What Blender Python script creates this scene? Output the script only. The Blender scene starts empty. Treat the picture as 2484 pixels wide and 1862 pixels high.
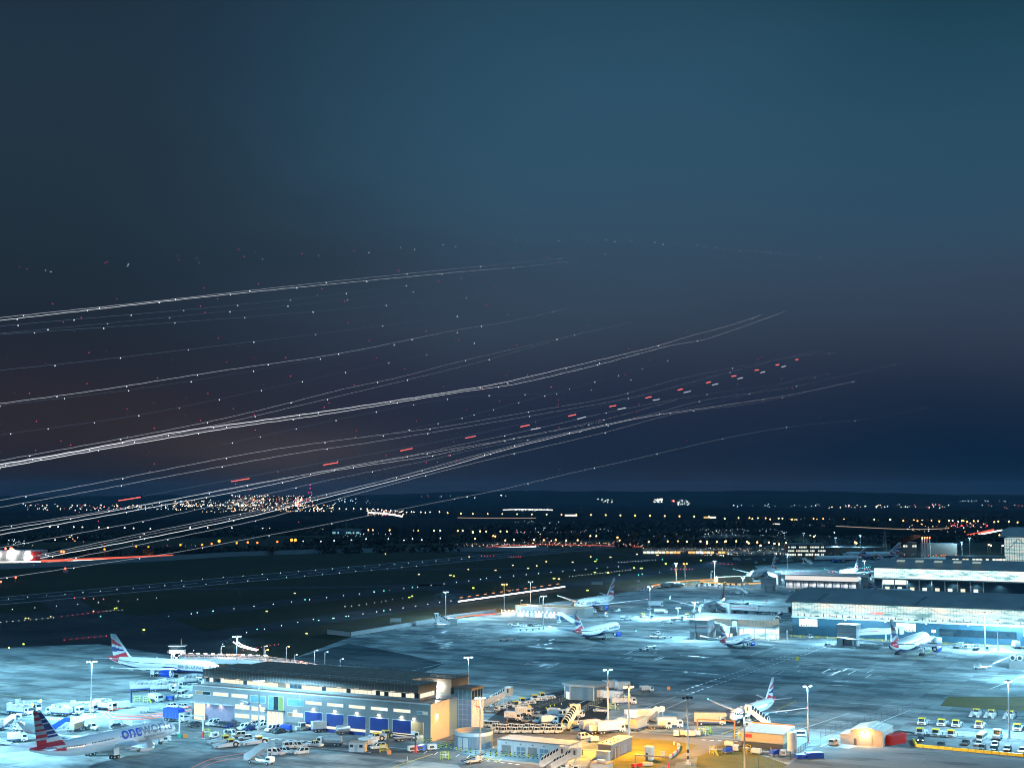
import bpy, bmesh, math, random
from mathutils import Vector, Matrix
random.seed(7)
# ------------------------------------------------------------------ camera, sky, exposure
H = 75.0; F = 3378.0; VH = 1187.0; CX = 1242.0; CY = 931.0       # height over the apron, focal length in photo px
PITCH = math.atan((VH - CY) / F); CP = math.cos(PITCH); SP = math.sin(PITCH)
sc = bpy.context.scene; C = bpy.context.collection
cam = bpy.data.cameras.new('camera'); camo = bpy.data.objects.new('camera', cam); C.objects.link(camo)
cam.sensor_width = 36.0; cam.lens = F / 2484 * 36.0; cam.clip_start = 1; cam.clip_end = 60000
camo.location = (0, 0, H); camo.rotation_euler = (math.radians(90) + PITCH, 0, 0); sc.camera = camo
sc.view_settings.view_transform = 'Standard'; sc.view_settings.look = 'None'
sc.view_settings.exposure = 0.0; sc.view_settings.gamma = 1.0
sc.cycles.use_denoising = True; sc.cycles.denoising_prefilter = 'ACCURATE'; sc.cycles.max_bounces = 4; sc.cycles.diffuse_bounces = 2; sc.cycles.glossy_bounces = 2
sc.cycles.transmission_bounces = 2; sc.cycles.transparent_max_bounces = 6; sc.cycles.use_light_tree = True
sc.cycles.sample_clamp_indirect = 4.0; sc.cycles.filter_width = 1.1
sc.cycles.caustics_reflective = False; sc.cycles.caustics_refractive = False

def srgb(r, g, b):
    def f(c):
        c /= 255.0
        return c / 12.92 if c <= 0.04045 else ((c + 0.055) / 1.055) ** 2.4
    return (f(r), f(g), f(b), 1.0)

def make_world():
    w = bpy.data.worlds.new('World'); sc.world = w; w.use_nodes = True
    nt = w.node_tree; N = nt.nodes; L = nt.links
    N.clear()
    out = N.new('ShaderNodeOutputWorld'); bg = N.new('ShaderNodeBackground'); L.new(bg.outputs[0], out.inputs[0])
    tc = N.new('ShaderNodeTexCoord'); sep = N.new('ShaderNodeSeparateXYZ'); L.new(tc.outputs['Generated'], sep.inputs[0])
    def math_(op, a, b=None, c=None):
        n = N.new('ShaderNodeMath'); n.operation = op
        for i, v in enumerate((a, b, c)):
            if v is None: continue
            if isinstance(v, (int, float)): n.inputs[i].default_value = v
            else: L.new(v, n.inputs[i])
        return n.outputs[0]
    el = math_('ARCSINE', sep.outputs[2])                     # elevation
    az = math_('ARCTAN2', sep.outputs[0], sep.outputs[1])     # azimuth, 0 = ahead
    # drifting cloud: soft noise bends the elevation and the azimuth
    mp = N.new('ShaderNodeMapping'); mp.inputs['Scale'].default_value = (3.0, 3.0, 9.0); L.new(tc.outputs['Generated'], mp.inputs[0])
    nz = N.new('ShaderNodeTexNoise'); nz.inputs['Scale'].default_value = 1.3; nz.inputs['Detail'].default_value = 3.0
    L.new(mp.outputs[0], nz.inputs['Vector'])
    d = math_('MULTIPLY', math_('SUBTRACT', nz.outputs[0], 0.5), 0.05)
    el2 = math_('ADD', el, d)
    f = math_('MULTIPLY', el2, 1.0 / math.radians(20.0))
    stops = (0.0, 0.045, 0.12, 0.23, 0.36, 0.50, 0.66, 0.84, 1.0)
    left = [(18, 28, 44), (32, 34, 44), (46, 42, 48), (38, 39, 50), (30, 42, 56), (33, 48, 60), (35, 52, 66), (33, 53, 70), (30, 48, 64)]
    mid = [(36, 42, 58), (24, 40, 60), (30, 42, 64), (42, 50, 70), (54, 68, 86), (52, 77, 98), (48, 83, 106), (43, 80, 103), (38, 70, 90)]
    right = [(24, 40, 62), (10, 34, 58), (14, 36, 60), (34, 46, 66), (54, 66, 86), (48, 76, 98), (42, 78, 101), (33, 72, 92), (26, 60, 76)]
    ramps = []
    for cols in (left, mid, right):
        r = N.new('ShaderNodeValToRGB'); r.color_ramp.interpolation = 'B_SPLINE'
        e = r.color_ramp.elements
        while len(e) < len(stops): e.new(0.5)
        for i, (p, c) in enumerate(zip(stops, cols)):
            e[i].position = p; e[i].color = srgb(*c)
        L.new(f, r.inputs[0]); ramps.append(r.outputs[0])
    def step(a0, a1):
        n = N.new('ShaderNodeMapRange'); n.interpolation_type = 'SMOOTHERSTEP'
        n.inputs['From Min'].default_value = math.radians(a0); n.inputs['From Max'].default_value = math.radians(a1)
        L.new(math_('ADD', az, math_('MULTIPLY', d, 2.0)), n.inputs[0]); return n.outputs[0]
    def mix(fac, a, b):
        n = N.new('ShaderNodeMix'); n.data_type = 'RGBA'
        L.new(fac, n.inputs['Factor']); L.new(a, n.inputs['A']); L.new(b, n.inputs['B']); return n.outputs['Result']
    m = mix(step(-19, 4), ramps[0], ramps[1]); m = mix(step(3, 21), m, ramps[2])
    # town glow low on the left, seen through the cloud
    def gauss(a0, sa, e0, se, k, col):
        x = math_('MULTIPLY', math_('SUBTRACT', az, math.radians(a0)), 1.0 / math.radians(sa))
        y = math_('MULTIPLY', math_('SUBTRACT', el2, math.radians(e0)), 1.0 / math.radians(se))
        q = math_('MULTIPLY', math_('POWER', 2.718, math_('MULTIPLY', math_('ADD', math_('MULTIPLY', x, x), math_('MULTIPLY', y, y)), -1.0)), k)
        n = N.new('ShaderNodeMix'); n.data_type = 'RGBA'; n.blend_type = 'ADD'
        L.new(q, n.inputs['Factor']); n.inputs['B'].default_value = col
        return n
    g1 = gauss(-9.0, 5.5, 1.5, 1.1, 1.0, (0.027, 0.019, 0.013, 1)); L.new(m, g1.inputs['A'])
    g2 = gauss(-16.0, 8.0, 3.6, 1.5, 1.0, (0.001, 0.001, 0.001, 1)); L.new(g1.outputs['Result'], g2.inputs['A'])
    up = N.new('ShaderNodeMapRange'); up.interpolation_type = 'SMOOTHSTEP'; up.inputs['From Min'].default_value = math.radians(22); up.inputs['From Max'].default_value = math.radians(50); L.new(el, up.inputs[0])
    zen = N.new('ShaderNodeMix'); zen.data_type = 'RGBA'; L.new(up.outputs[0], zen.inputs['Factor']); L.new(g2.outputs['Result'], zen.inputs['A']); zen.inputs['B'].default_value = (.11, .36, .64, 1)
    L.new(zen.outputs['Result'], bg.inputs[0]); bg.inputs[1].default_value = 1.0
    w.cycles.sampling_method = 'AUTOMATIC'
make_world()

# ------------------------------------------------------------------ placing: photo pixels to the ground and back
A0 = math.radians(-27.5); E1 = Vector((math.cos(A0), math.sin(A0))); E2 = Vector((-E1.y, E1.x))   # the airport's two building directions
R1 = A0; R2 = A0 + math.pi / 2
def ray(u, v):
    x = (u - CX) / F; y = (CY - v) / F
    return Vector((x, CP - SP * y, SP + CP * y))
def G(u, v, z=0.0):
    r = ray(u, v); t = (z - H) / r.z
    return Vector((r.x * t, r.y * t, z))
def ST(s, t, z=0.0):
    p = E1 * s + E2 * t; return Vector((p.x, p.y, z))
def st(u, v, z=0.0):
    g = G(u, v, z).xy; return g.dot(E1), g.dot(E2)
def PX(p):
    dz = p[2] - H; f = p[1] * CP + dz * SP; up = -p[1] * SP + dz * CP
    return CX + F * p[0] / f, CY - F * up / f
def HT(u, vb, vt):
    g = G(u, vb); lo, hi = 0.0, 400.0
    for _ in range(40):
        m = (lo + hi) / 2
        if PX((g.x, g.y, m))[1] > vt: lo = m
        else: hi = m
    return lo

# ------------------------------------------------------------------ materials
MATS = {}
def nodes_of(name):
    m = bpy.data.materials.new(name); m.use_nodes = True
    return m, m.node_tree.nodes, m.node_tree.links, m.node_tree.nodes['Principled BSDF']
def M(name, col, rough=0.5, metal=0.0, var=0.12, scale=0.6, spec=0.5, dirt=0.0):
    if name in MATS: return MATS[name]
    m, N, L, b = nodes_of(name)
    b.inputs['Roughness'].default_value = rough; b.inputs['Metallic'].default_value = metal
    b.inputs['Specular IOR Level'].default_value = spec
    tc = N.new('ShaderNodeTexCoord'); n = N.new('ShaderNodeTexNoise'); n.inputs['Scale'].default_value = scale; n.inputs['Detail'].default_value = 4
    L.new(tc.outputs['Object'], n.inputs['Vector'])
    r = N.new('ShaderNodeMapRange'); r.inputs['From Min'].default_value = 0.25; r.inputs['From Max'].default_value = 0.75
    r.inputs['To Min'].default_value = 1 - var; r.inputs['To Max'].default_value = 1 + var; L.new(n.outputs[0], r.inputs[0])
    mx = N.new('ShaderNodeMix'); mx.data_type = 'RGBA'; mx.blend_type = 'MULTIPLY'; mx.inputs['Factor'].default_value = 1
    mx.inputs['A'].default_value = (*col[:3], 1); L.new(r.outputs[0], mx.inputs['B']); L.new(mx.outputs['Result'], b.inputs['Base Color'])
    MATS[name] = m; return m
def EM(name, col, k, sample=False):
    if name in MATS: return MATS[name]
    m = bpy.data.materials.new(name); m.use_nodes = True; N = m.node_tree.nodes; N.clear()
    o = N.new('ShaderNodeOutputMaterial'); e = N.new('ShaderNodeEmission'); e.inputs[0].default_value = (*col[:3], 1); e.inputs[1].default_value = k
    m.node_tree.links.new(e.outputs[0], o.inputs[0])
    m.cycles.emission_sampling = 'FRONT' if sample else 'NONE'
    MATS[name] = m; return m
def GRID_COORD(N, L):
    """world position turned into the airport grid"""
    g = N.new('ShaderNodeNewGeometry'); mp = N.new('ShaderNodeMapping'); mp.vector_type = 'POINT'
    mp.inputs['Rotation'].default_value = (0, 0, -A0); L.new(g.outputs['Position'], mp.inputs[0]); return mp.outputs[0]
def ground_mat(name, c0, c1, c2, slab=(7.5, 7.5), r0=0.32, r1=0.75, wet=0.5, joint=0.6, spec=0.5, stretch=(1, 1), patch=0.05, slabvar=1.0):
    m, N, L, b = nodes_of(name); co = GRID_COORD(N, L)
    def noise(sc_, det, mapscale=None, off=0):
        src = co
        if mapscale:
            mp = N.new('ShaderNodeMapping'); mp.inputs['Scale'].default_value = (*mapscale, 1); mp.inputs['Location'].default_value = (off, off * .7, 0); L.new(co, mp.inputs[0]); src = mp.outputs[0]
        n = N.new('ShaderNodeTexNoise'); n.inputs['Scale'].default_value = sc_; n.inputs['Detail'].default_value = det; n.inputs['Roughness'].default_value = 0.6
        L.new(src, n.inputs['Vector']); return n.outputs[0]
    def rng(x, a, b_, c, d):
        r = N.new('ShaderNodeMapRange'); r.clamp = True
        for i, v in zip(('From Min', 'From Max', 'To Min', 'To Max'), (a, b_, c, d)): r.inputs[i].default_value = v
        L.new(x, r.inputs[0]); return r.outputs[0]
    def mul(a, b_):
        n = N.new('ShaderNodeMath'); n.operation = 'MULTIPLY'; L.new(a, n.inputs[0])
        if isinstance(b_, float): n.inputs[1].default_value = b_
        else: L.new(b_, n.inputs[1])
        return n.outputs[0]
    def mixc(fac, a, b_):
        n = N.new('ShaderNodeMix'); n.data_type = 'RGBA'; L.new(fac, n.inputs['Factor'])
        for s_, v in (('A', a), ('B', b_)):
            if isinstance(v, tuple): n.inputs[s_].default_value = (*v[:3], 1)
            else: L.new(v, n.inputs[s_])
        return n.outputs['Result']
    big = rng(noise(patch, 4, stretch), 0.36, 0.66, 0, 1)
    fine = rng(noise(0.35, 6), 0.3, 0.7, 0, 1)
    base = mixc(big, c0, c1)
    base = mixc(mul(fine, 0.35), base, c2)
    br = N.new('ShaderNodeTexBrick'); br.offset = 0; br.inputs['Scale'].default_value = 1.0
    br.inputs['Brick Width'].default_value = slab[0]; br.inputs['Row Height'].default_value = slab[1]
    br.inputs['Mortar Size'].default_value = 0.05; br.inputs['Mortar Smooth'].default_value = 0.2
    v = slabvar * 0.28
    br.inputs['Color1'].default_value = (1 - v, 1 - v, 1 - v, 1); br.inputs['Color2'].default_value = (1 + v * .6, 1 + v * .6, 1 + v * .6, 1); br.inputs['Mortar'].default_value = (joint,) * 3 + (1,)
    L.new(co, br.inputs['Vector'])
    n = N.new('ShaderNodeMix'); n.data_type = 'RGBA'; n.blend_type = 'MULTIPLY'; n.inputs['Factor'].default_value = 1
    L.new(base, n.inputs['A']); L.new(br.outputs['Color'], n.inputs['B'])
    # wet patches: darker and glossy
    wn = rng(noise(0.05, 5, (0.55 * stretch[0], 1.6 * stretch[1]), 31), 0.60 - wet * 0.2, 0.66 - wet * 0.2, 0, 1)
    n2 = N.new('ShaderNodeMix'); n2.data_type = 'RGBA'; n2.blend_type = 'MULTIPLY'; L.new(mul(wn, 0.55), n2.inputs['Factor'])
    L.new(n.outputs['Result'], n2.inputs['A']); n2.inputs['B'].default_value = (0.35, 0.4, 0.42, 1)
    # tyre and oil streaks
    sk = rng(noise(0.6, 3, (0.05, 1.3), 11), 0.62, 0.74, 0, 1)
    n3 = N.new('ShaderNodeMix'); n3.data_type = 'RGBA'; n3.blend_type = 'MULTIPLY'; L.new(mul(sk, 0.35), n3.inputs['Factor'])
    L.new(n2.outputs['Result'], n3.inputs['A']); n3.inputs['B'].default_value = (0.4, 0.42, 0.42, 1)
    L.new(n3.outputs['Result'], b.inputs['Base Color'])
    L.new(rng(wn, 0, 1, r1, r0), b.inputs['Roughness']); b.inputs['Specular IOR Level'].default_value = spec
    MATS[name] = m; return m

WHITE = M('white_paint', (0.60, 0.62, 0.62), 0.35, var=0.08)
PLANEW = M('aircraft_white', (0.80, 0.81, 0.80), 0.28, var=0.04, scale=0.25)
OFFW = M('off_white', (0.50, 0.50, 0.47), 0.5)
GREYL = M('light_grey', (0.45, 0.47, 0.48), 0.5)
GREY = M('mid_grey', (0.24, 0.26, 0.27), 0.5)
DARK = M('dark_grey', (0.05, 0.055, 0.06), 0.5)
BLACK = M('black_rubber', (0.02, 0.02, 0.022), 0.7)
STEEL = M('galvanised_steel', (0.55, 0.57, 0.58), 0.4, 0.6)
GLASS = M('tinted_glass', (0.015, 0.03, 0.04), 0.08, 0.0, var=0.3, spec=0.8)
GLASSL = M('pale_glass', (0.12, 0.25, 0.30), 0.12, var=0.3, spec=0.8)
YEL = M('yellow_paint', (0.75, 0.55, 0.03), 0.4)
LIME = M('lime_paint', (0.55, 0.7, 0.05), 0.4)
REDM = M('red_paint', (0.55, 0.03, 0.03), 0.4)
ORANGE = M('orange_paint', (0.75, 0.22, 0.03), 0.4)
BLUE = M('blue_paint', (0.01, 0.06, 0.42), 0.4)
NAVY = M('navy_paint', (0.008, 0.022, 0.12), 0.3, var=0.05)
BLUEB = M('bright_blue', (0.02, 0.13, 0.55), 0.35)
LAMPC = EM('lamp_cold', (0.6, 0.9, 1.0), 6)
LAMPA = EM('lamp_amber', (1.0, 0.5, 0.12), 20)
LAMPW = EM('lamp_white', (1.0, 0.95, 0.85), 16)
LAMPR = EM('lamp_red', (1.0, 0.06, 0.03), 12)
LAMPY = EM('lamp_yellow', (1.0, 0.9, 0.15), 14)
LAMPG = EM('lamp_green', (0.1, 1.0, 0.6), 12)

# ------------------------------------------------------------------ mesh collecting
class MB:
    def __init__(s): s.v = []; s.f = []; s.m = []; s.mats = []; s.smooth = []; s.T = None
    def mi(s, mat):
        if mat not in s.mats: s.mats.append(mat)
        return s.mats.index(mat)
    def add(s, vs, fs, mat, smooth=False):
        b = len(s.v); k = s.mi(mat)
        for p in vs:
            p = Vector(p)
            if s.T is not None: p = s.T @ p
            s.v.append(p)
        f0 = len(s.f)
        for f in fs: s.f.append(tuple(b + i for i in f)); s.m.append(k); s.smooth.append(smooth)
        s.__dict__.setdefault('chunks', []).append((b, len(s.v), f0, len(s.f)))
    def hexa(s, p, mat):          # 4 bottom (ccw), 4 top
        s.add(p, [(3, 2, 1, 0), (4, 5, 6, 7), (0, 1, 5, 4), (1, 2, 6, 5), (2, 3, 7, 6), (3, 0, 4, 7)], mat)
    def box(s, x0, x1, y0, y1, z0, z1, mat, tx=0.0, ty=0.0):   # tx, ty shrink the top
        s.hexa([(x0, y0, z0), (x1, y0, z0), (x1, y1, z0), (x0, y1, z0), (x0 + tx, y0 + ty, z1), (x1 - tx, y0 + ty, z1), (x1 - tx, y1 - ty, z1), (x0 + tx, y1 - ty, z1)], mat)
    def prism(s, poly, z0, z1, mat, top=None):
        n = len(poly); t = top or poly
        s.add([(x, y, z0) for x, y in poly] + [(x, y, z1) for x, y in t], [tuple(range(n - 1, -1, -1)), tuple(range(n, 2 * n))] + [(i, (i + 1) % n, n + (i + 1) % n, n + i) for i in range(n)], mat)
    def side(s, prof, y0, y1, mat, prof1=None):      # profile in x,z extruded in y
        n = len(prof); q = prof1 or prof
        s.add([(x, y0, z) for x, z in prof] + [(x, y1, z) for x, z in q], [tuple(range(n)), tuple(range(2 * n - 1, n - 1, -1))] + [((i + 1) % n, i, n + i, n + (i + 1) % n) for i in range(n)], mat)
    def quad(s, a, b, c, d, mat): s.add([a, b, c, d], [(0, 1, 2, 3)], mat)
    def cyl(s, p0, p1, r0, r1=None, mat=None, n=8, cap=True, smooth=True):
        p0 = Vector(p0); p1 = Vector(p1); r1 = r0 if r1 is None else r1; d = (p1 - p0).normalized()
        a = d.orthogonal().normalized(); b = d.cross(a)
        vs = [p0 + (a * math.cos(2 * math.pi * i / n) + b * math.sin(2 * math.pi * i / n)) * r0 for i in range(n)]
        vs += [p1 + (a * math.cos(2 * math.pi * i / n) + b * math.sin(2 * math.pi * i / n)) * r1 for i in range(n)]
        s.add(vs, [(i, (i + 1) % n, n + (i + 1) % n, n + i) for i in range(n)], mat, smooth)
        if cap: s.add(vs, [tuple(range(n - 1, -1, -1)), tuple(range(n, 2 * n))], mat)
    def bar(s, p0, p1, w, mat, h=None):
        p0 = Vector(p0); p1 = Vector(p1); d = (p1 - p0); L_ = d.length; d.normalize(); h = h or w
        up = Vector((0, 0, 1)) if abs(d.z) < 0.95 else Vector((1, 0, 0)); a = d.cross(up).normalized() * w / 2; b = a.cross(d).normalized() * h / 2
        s.add([p0 - a - b, p0 + a - b, p0 + a + b, p0 - a + b, p1 - a - b, p1 + a - b, p1 + a + b, p1 - a + b], [(0, 1, 2, 3), (7, 6, 5, 4), (1, 0, 4, 5), (2, 1, 5, 6), (3, 2, 6, 7), (0, 3, 7, 4)], mat)
    def loft(s, rings, mat, smooth=True, cap=True, matf=None):
        n = len(rings[0]); vs = [p for r in rings for p in r]; b = len(s.v)
        s.add(vs, [], mat)
        for k in range(len(rings) - 1):
            for i in range(n):
                f = (b + k * n + i, b + k * n + (i + 1) % n, b + (k + 1) * n + (i + 1) % n, b + (k + 1) * n + i)
                c = sum((s.v[j] for j in f), Vector()) / 4
                raw = sum((Vector(vs[j - b]) for j in f), Vector()) / 4
                s.f.append(f); s.m.append(s.mi(matf(raw) if matf else mat)); s.smooth.append(smooth)
        if cap:
            for f in (tuple(b + i for i in range(n - 1, -1, -1)), tuple(b + (len(rings) - 1) * n + i for i in range(n))):
                s.f.append(f); s.m.append(s.mi(mat)); s.smooth.append(False)
    def ball(s, c, r, mat, n=8, k=5, sz=1.0):
        c = Vector(c); rings = []
        for j in range(k + 1):
            a = math.pi * j / k; rings.append([c + Vector((math.sin(a) * math.cos(2 * math.pi * i / n) * r + 1e-4 * math.cos(2 * math.pi * i / n), math.sin(a) * math.sin(2 * math.pi * i / n) * r + 1e-4 * math.sin(2 * math.pi * i / n), -math.cos(a) * r * sz)) for i in range(n)])
        s.loft(rings, mat, True, False)
    def each(s, name, parent=None):      # one object per separate piece
        ch = getattr(s, 'chunks', []); key = {}; par = list(range(len(ch)))
        def find(i):
            while par[i] != i: i = par[i]
            return i
        for i, (v0, v1, f0, f1) in enumerate(ch):
            for p in s.v[v0:v1]:
                k = tuple(round(c, 2) for c in p)
                if k in key: par[find(i)] = find(key[k])
                else: key[k] = i
        gs = {}
        for i in range(len(ch)): gs.setdefault(find(i), []).append(i)
        for g in gs.values():
            m = MB()
            for i in g:
                v0, v1, f0, f1 = ch[i]; b = len(m.v); m.v += s.v[v0:v1]
                for q in range(f0, f1): m.f.append(tuple(b + j - v0 for j in s.f[q])); m.m.append(m.mi(s.mats[s.m[q]])); m.smooth.append(s.smooth[q])
            m.build(name, parent)
    def build(s, name, parent=None, loc=None):
        me = bpy.data.meshes.new(name); me.from_pydata([tuple(p) for p in s.v], [], s.f)
        for m in s.mats: me.materials.append(m)
        me.polygons.foreach_set('material_index', s.m); me.polygons.foreach_set('use_smooth', s.smooth); me.update()
        o = bpy.data.objects.new(name, me); C.objects.link(o)
        if parent: o.parent = parent
        if loc is not None: o.location = loc
        return o
def tag(o, label=None, cat=None, group=None, kind=None):
    if label: o['label'] = label
    if cat: o['category'] = cat
    if group: o['group'] = group
    if kind: o['kind'] = kind
    return o
def thing(name, label, cat, loc=(0, 0, 0), rz=0.0, group=None):
    o = bpy.data.objects.new(name, None); C.objects.link(o); o.location = loc; o.rotation_euler = (0, 0, rz); o.empty_display_size = 0.5
    return tag(o, label, cat, group)
def dup(o, parent=None):
    c = o.copy(); C.objects.link(c)
    if parent: c.parent = parent
    for ch in o.children: dup(ch, c)
    return c
PROTO = {}
def put(kind, maker, loc, rz, label, cat=None, group=None, scale=1.0):
    """first call of a kind builds it, the next ones copy it with its parts"""
    if kind not in PROTO: o = PROTO[kind] = maker()
    else: o = dup(PROTO[kind])
    o.location = loc; o.rotation_euler = (0, 0, rz); o.scale = (scale,) * 3
    o['label'] = label
    if cat: o['category'] = cat
    if group: o['group'] = group
    elif 'group' in o: del o['group']
    return o
def text_mesh(name, body, size, mat, bold=0.0, parent=None, shear=0.0, conv=None):
    """lettering as a mesh; conv maps (x, y) to a 3D point"""
    cu = bpy.data.curves.new(name, 'FONT'); cu.body = body; cu.size = size; cu.offset = bold; cu.shear = shear; cu.resolution_u = 3
    o = bpy.data.objects.new(name, cu); C.objects.link(o); bpy.context.view_layer.update()
    me = bpy.data.meshes.new_from_object(o); bpy.data.objects.remove(o)
    if conv:
        bm = bmesh.new(); bm.from_mesh(me); bmesh.ops.triangulate(bm, faces=bm.faces)
        for _ in range(4):
            ed = [e for e in bm.edges if e.calc_length() > max(.35, size * .16)]
            if not ed: break
            bmesh.ops.subdivide_edges(bm, edges=ed, cuts=1); bmesh.ops.triangulate(bm, faces=bm.faces)
        bm.to_mesh(me); bm.free()
        for v in me.vertices: v.co = conv(v.co.x, v.co.y)
    me.materials.clear(); me.materials.append(mat)
    t = bpy.data.objects.new(name, me); C.objects.link(t)
    if parent: t.parent = parent
    return t
ORD = ['first', 'second', 'third', 'fourth', 'fifth', 'sixth', 'seventh', 'eighth', 'ninth', 'tenth', 'eleventh', 'twelfth', 'thirteenth', 'fourteenth', 'fifteenth', 'sixteenth', 'seventeenth', 'eighteenth', 'nineteenth', 'twentieth']
# ------------------------------------------------------------------ ground, aprons, markings
def SZ(u, v, t):
    r = ray(u, v); k = t / r.xy.dot(E2); return r.xy.dot(E1) * k, H + r.z * k
def TZ(u, v, s):
    r = ray(u, v); k = s / r.xy.dot(E1); return r.xy.dot(E2) * k, H + r.z * k
def sheet(name, pts, z, mat, kind='structure', label=None):
    mb = MB(); mb.add([(p[0], p[1], z) for p in pts], [tuple(range(len(pts)))], mat)
    a = sum(pts[i][0] * pts[(i + 1) % len(pts)][1] - pts[(i + 1) % len(pts)][0] * pts[i][1] for i in range(len(pts)))
    if a < 0: mb.f = [tuple(reversed(f)) for f in mb.f]
    return tag(mb.build(name), kind=kind)
def stp(*q): return [ST(s, t) for s, t in q]
def pxp(*q): return [G(u, v) for u, v in q]
GRASS = ground_mat('airfield_grass', (0.024, 0.030, 0.018), (0.042, 0.039, 0.021), (0.018, 0.027, 0.019), slab=(400, 400), joint=1.0, wet=0.0, r0=0.8, r1=0.9, spec=0.1, patch=0.008, slabvar=0.0)
FIELD = ground_mat('far_fields', (0.010, 0.013, 0.013), (0.024, 0.023, 0.020), (0.009, 0.012, 0.013), slab=(900, 300), joint=0.8, wet=0.0, r0=0.8, r1=0.9, spec=0.0, patch=0.0009, slabvar=1.4)
CONC = ground_mat('apron_concrete', (0.22, 0.26, 0.27), (0.52, 0.55, 0.52), (0.18, 0.23, 0.24), wet=0.6, r0=0.55, r1=0.8, patch=0.045, spec=0.0)
CONCD = ground_mat('old_concrete', (0.24, 0.30, 0.31), (0.44, 0.48, 0.45), (0.19, 0.24, 0.25), wet=0.55, r0=0.55, r1=0.8, patch=0.03, spec=0.0)
ASPH = ground_mat('asphalt', (0.040, 0.048, 0.055), (0.065, 0.07, 0.075), (0.03, 0.036, 0.04), slab=(60, 22), joint=0.8, wet=0.4, r0=0.45, r1=0.7, spec=0.02, patch=0.02, slabvar=0.5)
ROADM = ground_mat('service_road', (0.16, 0.17, 0.17), (0.22, 0.22, 0.21), (0.12, 0.13, 0.13), slab=(40, 9), joint=0.85, wet=0.25, r0=0.6, r1=0.8, spec=0.0, patch=0.03, slabvar=0.5)
DRYG = ground_mat('dry_grass', (0.13, 0.12, 0.04), (0.20, 0.16, 0.05), (0.08, 0.09, 0.03), slab=(300, 300), joint=1, wet=0.0, r0=0.9, r1=0.95, spec=0.05, patch=0.05, slabvar=0)
LINEW = M('white_marking', (0.72, 0.75, 0.75), 0.45, var=0.25, scale=0.3)
LINEY = M('yellow_marking', (0.65, 0.55, 0.05), 0.5, var=0.25, scale=0.3)

mb = MB(); X0, X1, Y0, Y1 = -3200, 2600, -300, 2300
mb.quad((X0, Y0, 0), (X1, Y0, 0), (X1, Y1, 0), (X0, Y1, 0), GRASS); tag(mb.build('ground'), kind='structure')
mb = MB(); mb.add([(X0, Y1, 0), (X1, Y1, 0), (X1, Y0, 0), (16000, Y0, 0), (16000, 9400, 0), (-16000, 9400, 0), (-16000, Y0, 0), (X0, Y0, 0)],
                  [(0, 7, 6, 5), (1, 0, 5, 4), (2, 1, 4, 3)], FIELD); tag(mb.build('fields'), kind='structure')
# low ridge that closes the view
mb = MB(); n = 160; rows = []
for j, (y, k) in enumerate(((7000, 0.0), (7600, 0.55), (8300, 0.92), (9000, 1.0))):
    r = []
    for i in range(n + 1):
        x = -6500 + 13000 * i / n
        h = 44 + 12 * math.sin(x * 0.0011 + 1.0) + 7 * math.sin(x * 0.0031 + 2) + 2.5 * math.sin(x * 0.013) + 1.6 * math.sin(x * 0.041 + j)
        if x > -700: h += 14 * min(1, (x + 700) / 1500)
        if k == 1.0: h += random.uniform(0, 3.2)
        r.append((x, y, -0.5 + h * k))
    rows.append(r)
vs = [p for r in rows for p in r]
mb.add(vs, [(j * (n + 1) + i, j * (n + 1) + i + 1, (j + 1) * (n + 1) + i + 1, (j + 1) * (n + 1) + i) for j in range(3) for i in range(n)], FIELD, True)
tag(mb.build('hills'), kind='structure')

# runway, taxiways (all run along E2, away to the right)
sheet('runway', stp((-771, 300), (-721, 300), (-721, 2250), (-771, 2250)), 0.03, ASPH)
sheet('taxiway', stp((-583, 250), (-549, 250), (-549, 1900), (-583, 1900)), 0.03, ASPH)
sheet('taxiway', stp((-488, 250), (-456, 250), (-456, 1900), (-488, 1900)), 0.03, ASPH)
def arc_strip(name, pts, w, z, mat):
    L_, R_ = [], []
    for i, p in enumerate(pts):
        a = Vector(pts[max(0, i - 1)]); b = Vector(pts[min(len(pts) - 1, i + 1)]); d = (b - a).normalized(); nrm = Vector((-d.y, d.x)) * w / 2
        L_.append(Vector(p) + nrm); R_.append(Vector(p) - nrm)
    mb = MB(); m = len(pts)
    mb.add([(*ST(*p).xy, z) for p in L_] + [(*ST(*p).xy, z) for p in R_], [(i, m + i, m + i + 1, i + 1) for i in range(m - 1)], mat)
    return tag(mb.build(name), kind='structure')
def link(s0, t0, s1, t1, k=60):
    out = []
    for i in range(17):
        f = i / 16; g = f * f * (3 - 2 * f); out.append((s0 + (s1 - s0) * g, t0 + (t1 - t0) * f))
    return out
for a, b in (((-566, 560), (-746, 760)), ((-566, 980), (-746, 760)), ((-472, 840), (-566, 960)), ((-566, 1250), (-746, 1060)), ((-472, 1180), (-566, 1300)), ((-566, 1420), (-746, 1620)), ((-746, 1350), (-900, 1550)), ((-472, 500), (-566, 380))):
    arc_strip('taxiway', link(*a, *b), 26, 0.05, ASPH)
sheet('taxiway', pxp((-420, 1660), (-300, 1500), (210, 1478), (420, 1500), (560, 1560), (430, 1640)), 0.06, ASPH)

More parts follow.
